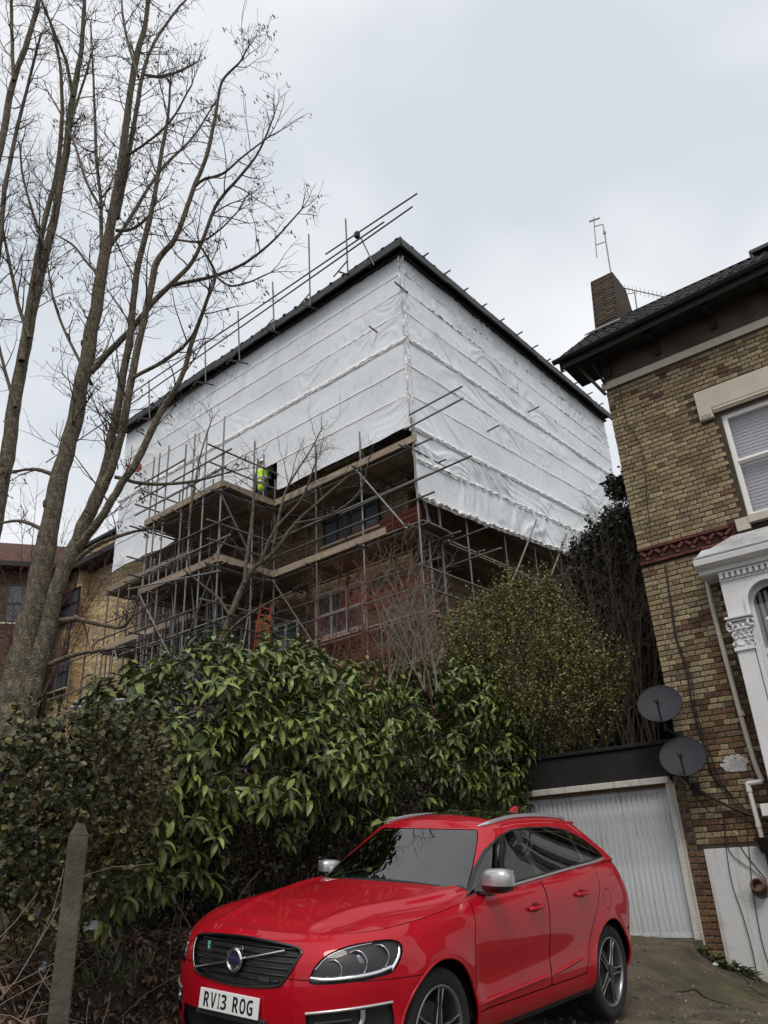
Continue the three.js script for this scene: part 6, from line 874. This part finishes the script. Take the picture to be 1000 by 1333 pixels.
  // greenhouse
  const GF = w => lerp(-0.46, -1.20, Math.pow(w, 0.94)), GR = w => lerp(-3.50, -3.12, Math.pow(w, 1.3)), GW = w => 0.876 - 0.225 * w - 0.06 * w * w - 0.07 * Math.pow(smooth(0.86, 1.05, w), 2), yR = x => tab([[-3.6, 1.50], [-3.2, 1.56], [-2.9, 1.605], [-2.4, 1.632], [-1.8, 1.622], [-1.4, 1.582], [-1.2, 1.548], [-0.4, 1.53]], x);
  const gW = (x, w) => GW(w) * capF((GF(w) - x) / lerp(0.72, 0.24, w), 3.2) * capF((x - GR(w)) / 0.6, 3.0);
  const ghF = (u, w) => { const x = lerp(GF(w), GR(w), u < 0.3 ? 0.26 * Math.pow(u / 0.3, 1.9) : u > 0.82 ? 1 - 0.2 * Math.pow((1 - u) / 0.18, 1.9) : lerp(0.26, 0.8, (u - 0.3) / 0.52)); const y = lerp(yTop(x) - 0.004, yR(x), w); return V3(x, y, u === 0 || u === 1 ? 0 : gW(x, w)); };
  const gh1 = loft(170, 40, ghF, true); let G = [...mirror(gh1), ...gh1];
  const winP = [[-0.66, 1.122], [-0.86, 1.262], [-1.08, 1.395], [-1.30, 1.492], [-1.52, 1.538], [-1.80, 1.556], [-2.20, 1.560], [-2.52, 1.535], [-2.74, 1.465], [-2.88, 1.375], [-2.945, 1.292], [-2.60, 1.262], [-2.2, 1.236], [-1.5, 1.186], [-0.95, 1.146]];
  const wf = s => (x, y, z) => z * s < 0.2 ? 1 : x > -0.60 ? 1 : sdPoly(x, y, winP);
  const gw0 = (x, y) => { const w = clamp((y - yTop(x) + 0.004) / (yR(x) - yTop(x) + 0.004)); return GW(w); };
  let ws; [ws, G] = inOut(G, (x, y, z) => { if (x < -1.6) return 1; const w = clamp((y - yTop(x)) / (yR(x) - yTop(x))); return Math.max(Math.abs(z) - GW(w) * 0.825, y - (1.535), 1.118 - y); }, 0.003);
  for (const s of [-1, 1]) {
    let wT; [wT, G] = split(G, wf(s)); let seal; [seal, wT] = (() => { const [i, o] = split(wT, (x, y, z) => wf(s)(x, y, z) + 0.012); return [o, i]; })();
    let parts = [wT]; const pil = []; for (const [xc, hw, sl] of [[-1.56, 0.045, 0.10], [-2.45, 0.032, 0.22]]) { const f = (x, y, z) => Math.abs(x - (xc - (y - 1.2) * sl)) - hw; parts = parts.flatMap(p => { const [a, b] = split(p, f); pil.push(...a); const [l, r] = split(b, (x, y, z) => x - (xc - (y - 1.2) * sl)); return [l, r].filter(q => q.length); }); }
    for (const p of parts) pm('side_window', p, sideGlass, car, -0.004); pm('window_pillar', pil, gloss, car, -0.002); pm('window_seal', seal, black, car, 0.001);
    const cp = []; for (let i = 0; i <= 30; i++) { const x = lerp(-0.70, -2.93, i / 30), y = tab([[-2.945, 1.285], [-2.6, 1.255], [-2.2, 1.229], [-1.5, 1.179], [-0.95, 1.139], [-0.66, 1.116]], x); const w = clamp((y - yTop(x) + 0.004) / (yR(x) - yTop(x))); cp.push(V3(x, y, s * (gW(x, w) + 0.006))); } mesh('chrome_strip', taper(cp, cp.map((_, i) => i === 0 || i === 30 ? 0.003 : 0.0095), 6), silver, car);
  }
  let rw; [rw, G] = inOut(G, (x, y, z) => x > -2.9 ? 1 : Math.max(Math.abs(z) - 0.5, y - 1.5, 1.22 - y), 0.003); pm('rear_window', rw, gloss, car);
  pm('windscreen', ws, carGlass, car); pm('pillars', G, paint, car);
  // roof
  const rT = loft(60, 70, (u, v) => { const x = lerp(GF(1) + 0.002, GR(1), v), r = lerp(1, -1, u), zz = gW(x, 1); return V3(x, yR(x) + 0.055 * (1 - Math.pow(Math.abs(r), 2.2)) * smooth(0, 0.3, zz), r * zz); });
  let [sunr, rf] = inOut(rT, (x, y, z) => Math.max(Math.abs(z) - 0.44, x + 1.50, -(x + 2.60)), 0.005); pm('sunroof', sunr, gloss, car, 0.003); pm('roof', rf, paint, car);
  for (const s of [-1, 1]) { const p = []; for (let i = 0; i <= 36; i++) { const t = i / 36, x = lerp(-1.27, -3.02, t), lift = 0.016 * Math.pow(Math.sin(Math.PI * clamp(t, 0.0, 1)), 0.45); p.push(V3(x, yR(x) + 0.004 + lift, s * (Math.min(gW(x, 1), 0.54) - 0.012))); } mesh('roof_rail', taper(p, p.map((_, i) => i === 0 || i === 36 ? 0.006 : 0.019), 8), silver, car); }
  mesh('aerial_fin', polyExtrude([[0, 0], [-0.16, 0], [-0.17, 0.055], [-0.13, 0.06]], 0.03, [], 0.006).translate(-2.68, 1.675, -0.015), paint, car);
  mesh('spoiler', rbox(0.20, 0.03, 0.90, 0.012, -3.12, 1.588, 0), paint, car);
  // wipers
  for (const [z0, z1, x0, x1, y0, y1] of [[-0.55, 0.02, -0.575, -0.52, 1.145, 1.142], [0.05, 0.58, -0.515, -0.60, 1.140, 1.150]]) mesh('wiper', taper([V3(x0, y0, z0), V3((x0 + x1) / 2 + 0.01, (y0 + y1) / 2 + 0.006, (z0 + z1) / 2), V3(x1, y1, z1)], [0.007, 0.009, 0.007], 6), black, car);
  // grille, badge, plate
  const gm = pm('grille', grilleT, std([0.006, 0.006, 0.007], 0.6), bumper, -0.085);
  const rim = []; for (let i = 0; i <= 96; i++) { const n = grille.length, f = i / 96 * n, k = Math.floor(f) % n, t = f - Math.floor(f), a = grille[(k + n - 1) % n], b = grille[k], c = grille[(k + 1) % n], d = grille[(k + 2) % n]; const cr = j => 0.5 * (2 * b[j] + (c[j] - a[j]) * t + (2 * a[j] - 5 * b[j] + 4 * c[j] - d[j]) * t * t + (3 * b[j] - a[j] - 3 * c[j] + d[j]) * t * t * t); rim.push([cr(0), cr(1)]); }
  const frontX = (z, y) => { const v = clamp((y - 0.265) / 0.688); let lo = 0.2, hi = XF(v); for (let k = 0; k < 24; k++) { const m = (lo + hi) / 2; if (halfW(m, v) > Math.abs(z)) lo = m; else hi = m; } return lo; };
  mesh('grille_surround', taper(rim.map(([z, y]) => V3(frontX(z, y) + 0.002, y, z)), rim.map(() => 0.009), 6), gloss, bumper);
  for (let k = 0; k < 6; k++) { const y = 0.71 + k * 0.034, wv = tab([[0.68, 0.26], [0.735, 0.40], [0.84, 0.455], [0.90, 0.40]], y), p = []; for (let i = 0; i <= 20; i++) { const z = lerp(-wv, wv, i / 20); p.push(V3(frontX(z, y) - 0.022, y, z)); } mesh('slat', taper(p, p.map(() => 0.0075), 6), gloss, gm ?? bumper); }
  { const p = []; for (let i = 0; i <= 20; i++) { const z = lerp(-0.36, 0.40, i / 20), y = lerp(0.872, 0.712, i / 20); p.push(V3(frontX(z, y) - 0.004, y, z)); } mesh('diagonal_bar', taper(p, p.map(() => 0.009), 6), chrome, bumper);
    const bx = 0.925, by = 0.796; const bd = mesh('badge', new THREE.TorusGeometry(0.058, 0.0125, 8, 32).rotateY(Math.PI / 2).translate(bx, by, 0), chrome, bumper); mesh('badge_disc', new THREE.CylinderGeometry(0.05, 0.05, 0.008, 28).rotateZ(Math.PI / 2).translate(bx - 0.004, by, 0), std([0.03, 0.035, 0.05], 0.3), bd); mesh('badge_band', rbox(0.012, 0.028, 0.104, 0.003, bx + 0.004, by, 0), std([0.02, 0.025, 0.12], 0.3), bd);
    mesh('badge_arrow', merge([rbox(0.014, 0.036, 0.012, 0.002).rotateX(-0.785).translate(bx, by + 0.058, -0.058), rbox(0.014, 0.034, 0.011, 0.002, bx, by + 0.066, -0.062), rbox(0.014, 0.011, 0.034, 0.002, bx, by + 0.072, -0.056)]), chrome, bd);
    mesh('grille_emblem', rbox(0.006, 0.045, 0.022, 0.002, frontX(0.30, 0.86) - 0.012, 0.845, 0.31), std([0.16, 0.42, 0.45], 0.4), bumper); mesh('grille_emblem', rbox(0.006, 0.022, 0.085, 0.002, frontX(-0.24, 0.71) - 0.012, 0.715, -0.25), std([0.10, 0.10, 0.11], 0.35, { metalness: 0.5 }), bumper); }
  const plate = mesh('number_plate', rbox(0.012, 0.111, 0.52, 0.004), std([0.78, 0.79, 0.80], 0.4), car); plate.position.set(0.948, 0.5695, 0); plate.rotation.z = 0.06;
  const font = await new FontLoader().loadAsync('fonts/droid/droid_sans_bold.typeface.json'), fontBadge = font;
  { const chars = 'RV13 ROG', cw = [0.05, 0.05, 0.022, 0.05, 0.033, 0.05, 0.05, 0.05], bl = new THREE.MeshStandardMaterial({ color: lin(0.01, 0.01, 0.012), roughness: 0.5 }); let x = -(cw.reduce((a, b) => a + b) + 7 * 0.011) / 2; [...chars].forEach((c, i) => { if (c !== ' ') { const g = new TextGeometry(c === '1' ? 'I' : c, { font, size: 0.079, depth: 0.002, curveSegments: 6 }); g.computeBoundingBox(); const b = g.boundingBox; g.translate(-b.min.x, -b.min.y, 0).scale(cw[i] / (b.max.x - b.min.x) * (c === '1' ? 0.62 : 1), 0.079 / (b.max.y - b.min.y), 1).translate(x + (c === '1' ? 0.007 : 0), -0.0395, 0.0055); g.rotateY(Math.PI / 2); mesh('plate_character', g, bl, plate); } x += cw[i] + 0.011; });
    const g = new TextGeometry('VOLVO', { font: fontBadge, size: 0.017, depth: 0.002, curveSegments: 4 }); g.computeBoundingBox(); const b = g.boundingBox; g.translate(-(b.max.x + b.min.x) / 2, -(b.max.y + b.min.y) / 2, 0).rotateY(Math.PI / 2).translate(0.9365, 0.796, 0); mesh('badge_lettering', g, chrome, bumper); }
  pm('lower_intake', lowT, black, bumper, -0.03); mesh('skid_plate', rbox(0.05, 0.05, 0.95, 0.015, 0.87, 0.325, 0), silver, bumper);
  mesh('plate_shelf', rbox(0.03, 0.04, 0.6, 0.01, 0.925, 0.498, 0), plastic, bumper);
  for (const s of [-1, 1]) {
    pm('fog_recess', fogT.filter(t => t[0][2] * s > 0), black, bumper, -0.035);
    const fx = (z, y) => frontX(z, y); const dr = [V3(fx(0.80, 0.59) + 0.004, 0.595, s * 0.80), V3(fx(0.80, 0.54) + 0.004, 0.54, s * 0.795), V3(fx(0.77, 0.47) + 0.002, 0.47, s * 0.772)]; mesh('running_light', taper(spline(dr, 8), Array(9).fill(0.016), 8), std([0.62, 0.64, 0.66], 0.15, { metalness: 0.7 }), bumper);
    for (const y of [0.565, 0.52, 0.475]) { const p = []; for (let i = 0; i <= 8; i++) { const z = lerp(0.58, 0.75, i / 8), yy = y + (z - 0.58) * 0.12; p.push(V3(fx(z, yy) - 0.018, yy, s * z)); } mesh('fog_slat', taper(p, p.map(() => 0.008), 6), plastic, bumper); }
    { const p = []; for (let i = 0; i <= 12; i++) { const z = lerp(0.545, 0.885, i / 12), yy = lerp(0.57, 0.615, i / 12); p.push(V3(fx(z, yy) + 0.003, yy, s * z)); } mesh('fog_trim', taper(p, p.map(() => 0.009), 6), silver, bumper); }
    // headlamp
    const lt = lampT.filter(t => t[0][2] * s > 0), lamp = pm('headlight', lt, lensGlass, car, 0.0); mesh('lamp_bowl', geo(lt, -0.12), std([0.55, 0.56, 0.58], 0.28, { metalness: 0.85 }), lamp);
    const edge = [], ctr = hl; for (let i = 0; i <= ctr.length; i++) { const [q, y] = ctr[i % ctr.length], a = (q / 0.0165) / 57.2958; let lo = 0.2, hi = 1.3; const v = clamp((y - 0.26) / 0.70); for (let k = 0; k < 22; k++) { const m = (lo + hi) / 2, x = Math.cos(a) * m, z = Math.sin(a) * m; if (x < XF(v) && halfW(x, v) > z) lo = m; else hi = m; } edge.push([a, y, lo]); }
    const ep = (i, inn, dy) => V3(Math.cos(edge[i][0]) * (edge[i][2] - inn), edge[i][1] + dy, s * Math.sin(edge[i][0]) * (edge[i][2] - inn));
    const strip = (idx, inn, dy, r) => mesh('lamp_trim', taper(spline(idx.map(i => ep(i, inn, dy)), 24), Array(25).fill(r), 6), chrome, lamp);
    strip([0, 11, 10, 9, 8], 0.022, 0.016, 0.016); strip([8, 7, 6, 5], 0.026, -0.004, 0.017); strip([1, 2, 3, 4, 5], 0.022, -0.012, 0.009);
    const unit = (deg, y, r, inn, mat) => { const a = deg / 57.2958; let lo = 0.2, hi = 1.3; const v = clamp((y - 0.26) / 0.70); for (let k = 0; k < 22; k++) { const m = (lo + hi) / 2; if (Math.cos(a) * m < XF(v) && halfW(Math.cos(a) * m, v) > Math.sin(a) * m) lo = m; else hi = m; } const p = V3(Math.cos(a) * (lo - inn), y, s * Math.sin(a) * (lo - inn)), dir = V3(0.9, 0.02, s * 0.42).normalize(), q = new THREE.Quaternion().setFromUnitVectors(Y1, dir); const ring = mesh('projector_ring', new THREE.LatheGeometry([[r, 0.02], [r * 0.98, 0.03], [r * 0.86, 0.02], [r * 0.74, -0.012]].map(a2 => new THREE.Vector2(...a2)), 28), chrome, lamp); ring.position.copy(p); ring.quaternion.copy(q); const ln = mesh('projector_lens', new THREE.SphereGeometry(r * 0.76, 20, 10, 0, 6.3, 0, Math.PI / 2).scale(1, 0.5, 1), mat, lamp); ln.position.copy(p).addScaledVector(dir, -0.008); ln.quaternion.copy(q); };
    const lensM = new THREE.MeshPhysicalMaterial({ color: lin(0.14, 0.15, 0.17), roughness: 0.04, clearcoat: 1 }), refl = std([0.62, 0.63, 0.65], 0.18, { metalness: 1 });
    unit(49.5, 0.818, 0.072, 0.052, lensM); unit(41.5, 0.785, 0.056, 0.055, refl); unit(58.5, 0.845, 0.066, 0.060, refl);
    // mirror
    const mz = s * 1.0, mirrorT = new THREE.SphereGeometry(1, 26, 18); { const p = mirrorT.attributes.position; for (let i = 0; i < p.count; i++) { let x = p.getX(i), y = p.getY(i), z = p.getZ(i); const sx = Math.sign(x), sy = Math.sign(y), sz = Math.sign(z); x = sx * Math.pow(Math.abs(x), 0.72); y = sy * Math.pow(Math.abs(y), 0.62); z = sz * Math.pow(Math.abs(z), 0.62); if (x < 0) x = Math.max(x, -0.55); p.setXYZ(i, x * 0.085 - Math.abs(z) * 0.015, y * 0.083 + z * s * 0.006, z * 0.122); } mirrorT.computeVertexNormals(); }
    const mg = new THREE.Group(); mg.name = 'wing_mirror'; car.add(mg); mg.position.set(s < 0 ? -0.64 : -0.97, s < 0 ? 1.208 : 1.20, s < 0 ? -0.99 : 0.875); mg.rotation.y = s < 0 ? -0.10 : 1.15; if (s > 0) mg.scale.setScalar(0.85); const soup = (() => { const g = mirrorT.toNonIndexed(), P = g.attributes.position, N2 = g.attributes.normal, o = []; for (let i = 0; i < P.count; i += 3) o.push([0, 1, 2].map(k => [P.getX(i + k), P.getY(i + k), P.getZ(i + k), N2.getX(i + k), N2.getY(i + k), N2.getZ(i + k)])); return o; })();
    const [mb, mt] = split(soup, (x, y, z) => y + 0.028); pm('mirror_cap', mt, silver, mg); pm('mirror_base', mb, gloss, mg, -0.001); mesh('mirror_glass', new THREE.PlaneGeometry(0.2, 0.13).rotateY(-Math.PI / 2).translate(-0.058, 0.005, 0), chrome, mg); mesh('mirror_arm', rbox(0.07, 0.035, 0.13, 0.012, -0.0, -0.082, -s * 0.105), gloss, mg);
    if (s < 0) mesh('mirror_triangle', polyExtrude([[-0.52, 1.105], [-0.80, 1.14], [-0.80, 1.225]], 0.012).translate(0, 0, s > 0 ? 0.785 : -0.80), gloss, car);
  }
  // wheels
  const wheelG = s => {
    const w = new THREE.Group(); w.name = 'wheel';
    const tp = [[0.270, -0.105], [0.295, -0.118], [0.33, -0.122], [0.355, -0.112], [0.367, -0.085], [0.370, -0.04], [0.370, 0.04], [0.367, 0.085], [0.355, 0.112], [0.33, 0.122], [0.295, 0.118], [0.270, 0.105], [0.262, 0.0], [0.270, -0.105]].map(p => new THREE.Vector2(...p));
    mesh('tyre', new THREE.LatheGeometry(tp, 56).rotateX(Math.PI / 2), rubber, w);
    const grooves = []; for (const z of [-0.05, 0, 0.05]) grooves.push(new THREE.TorusGeometry(0.3702, 0.004, 4, 56).translate(0, 0, z)); mesh('tread_groove', merge(grooves), std([0.004, 0.004, 0.004], 1), w);
    const rp = [[0.272, 0.104], [0.268, 0.112], [0.256, 0.108], [0.250, 0.090], [0.246, 0.02], [0.250, -0.09], [0.262, -0.10]].map(p => new THREE.Vector2(...p)); mesh('rim', new THREE.LatheGeometry(rp, 56).rotateX(Math.PI / 2), std([0.30, 0.305, 0.31], 0.3, { metalness: 0.8 }), w).scale.z = s;
    mesh('brake_disc', new THREE.CylinderGeometry(0.17, 0.17, 0.02, 32).rotateX(Math.PI / 2).translate(0, 0, s * 0.01), std([0.10, 0.10, 0.10], 0.5, { metalness: 0.6 }), w); mesh('wheel_back', new THREE.CircleGeometry(0.25, 32).translate(0, 0, -s * 0.02), std([0.004, 0.004, 0.004], 1, { side: THREE.DoubleSide }), w);
    const sp = polyExtrude([[-0.034, 0.03], [-0.021, 0.16], [-0.030, 0.252], [0.030, 0.252], [0.021, 0.16], [0.034, 0.03]], 0.022, [[[-0.006, 0.10], [0.006, 0.10], [0.014, 0.235], [-0.014, 0.235]]], 0.003), edge = merge([-1, 1].map(k => taper([V3(k * 0.030, 0.05, 0.024), V3(k * 0.019, 0.16, 0.027), V3(k * 0.027, 0.25, 0.024)], [0.0045, 0.0045, 0.0055], 5)));
    for (let k = 0; k < 5; k++) { const a = k * Math.PI * 0.4 + 0.12; const m = mesh('spoke', sp, std([0.022, 0.022, 0.024], 0.3), w); m.rotation.z = a; m.position.z = s > 0 ? 0.075 : -0.075 - 0.022; const e = mesh('spoke_edge', edge, std([0.48, 0.49, 0.5], 0.25, { metalness: 0.85 }), w); e.rotation.z = a; e.position.z = s > 0 ? 0.075 : -0.075 - 0.027 - 0.022; }
    mesh('hub_cap', new THREE.CylinderGeometry(0.034, 0.04, 0.03, 20).rotateX(Math.PI / 2).translate(0, 0, s * 0.095), std([0.05, 0.05, 0.055], 0.3, { metalness: 0.5 }), w);
    return w;
  };
  for (const s of [-1, 1]) for (const ax of [0, -2.774]) { const w = wheelG(s); car.add(w); w.position.set(ax, 0.37, s * 0.795); w.rotation.z = ax ? 0.25 : 0.02; if (ax === 0) w.rotation.y = 0.0; }
  // cabin
  const trim = std([0.018, 0.018, 0.020], 0.8), seatM = std([0.030, 0.030, 0.032], 0.8);
  mesh('cabin_floor', rbox(2.5, 0.25, 1.5, 0.05, -1.65, 0.45, 0), trim, car); mesh('underbody', boxAB(-3.4, 0.8, 0.24, 0.31, -0.5, 0.5), black, car); mesh('engine_bay', boxAB(-0.5, 0.72, 0.32, 0.62, -0.48, 0.48), black, car); mesh('bulkhead', boxAB(-0.62, -0.52, 0.4, 1.06, -0.78, 0.78), trim, car); mesh('load_bay', rbox(0.7, 0.5, 1.2, 0.05, -2.95, 0.85, 0), trim, car);
  mesh('dashboard', rbox(0.42, 0.16, 1.46, 0.06, -0.86, 1.03, 0), trim, car);
  for (const z of [-0.38, 0.38]) { const st = mesh('front_seat', merge([rbox(0.52, 0.16, 0.52, 0.06, -1.45, 0.68, z), rbox(0.16, 0.62, 0.50, 0.07).rotateZ(0.25).translate(-1.76, 1.0, z)]), seatM, car); mesh('headrest', rbox(0.10, 0.19, 0.28, 0.045).rotateZ(0.2).translate(-1.86, 1.38, z), seatM, st); }
  mesh('rear_seat', merge([rbox(0.5, 0.16, 1.35, 0.06, -2.35, 0.72, 0), rbox(0.16, 0.6, 1.35, 0.07).rotateZ(0.3).translate(-2.66, 1.02, 0)]), seatM, car); for (const z of [-0.42, 0, 0.42]) mesh('rear_headrest', rbox(0.09, 0.16, 0.24, 0.04).rotateZ(0.25).translate(-2.76, 1.36, z), seatM, car);
  mesh('steering_wheel', merge([new THREE.TorusGeometry(0.18, 0.016, 8, 32).rotateY(Math.PI / 2).rotateZ(0.4), rbox(0.03, 0.05, 0.32, 0.012).rotateZ(0.4)]).translate(-1.10, 1.02, 0.38), trim, car);
  mesh('rear_view_mirror', rbox(0.03, 0.07, 0.22, 0.015, -1.18, 1.43, 0), trim, car);
  mesh('screen_sticker', rbox(0.004, 0.035, 0.05, 0.001).rotateZ(0.55).translate(-0.80, 1.22, 0.30), std([0.5, 0.5, 0.1], 0.6), car);
  const fl = thing('yellow_toy', 'small yellow fabric flower on the car dashboard', 'toy'); const fp = car.localToWorld(V3(-0.84, 1.15, 0.22)); car.updateMatrixWorld(true); fl.position.copy(car.localToWorld(V3(-0.84, 1.13, 0.22)));
  const ym = std([0.62, 0.52, 0.04], 0.8); for (let k = 0; k < 5; k++) mesh('petal', new THREE.SphereGeometry(0.022, 10, 8).scale(1, 0.7, 1).translate(Math.cos(k * 1.257) * 0.026, 0.03 + 0.014 * Math.sin(k * 2.5), Math.sin(k * 1.257) * 0.026), ym, fl); mesh('stalk', new THREE.CylinderGeometry(0.006, 0.008, 0.05, 8).translate(0, 0.005, 0), std([0.1, 0.2, 0.04], 0.8), fl);
}
scene.traverse(o => { if (o.isMesh) { o.castShadow = true; o.receiveShadow = true; } });
renderer.render(scene, camera);
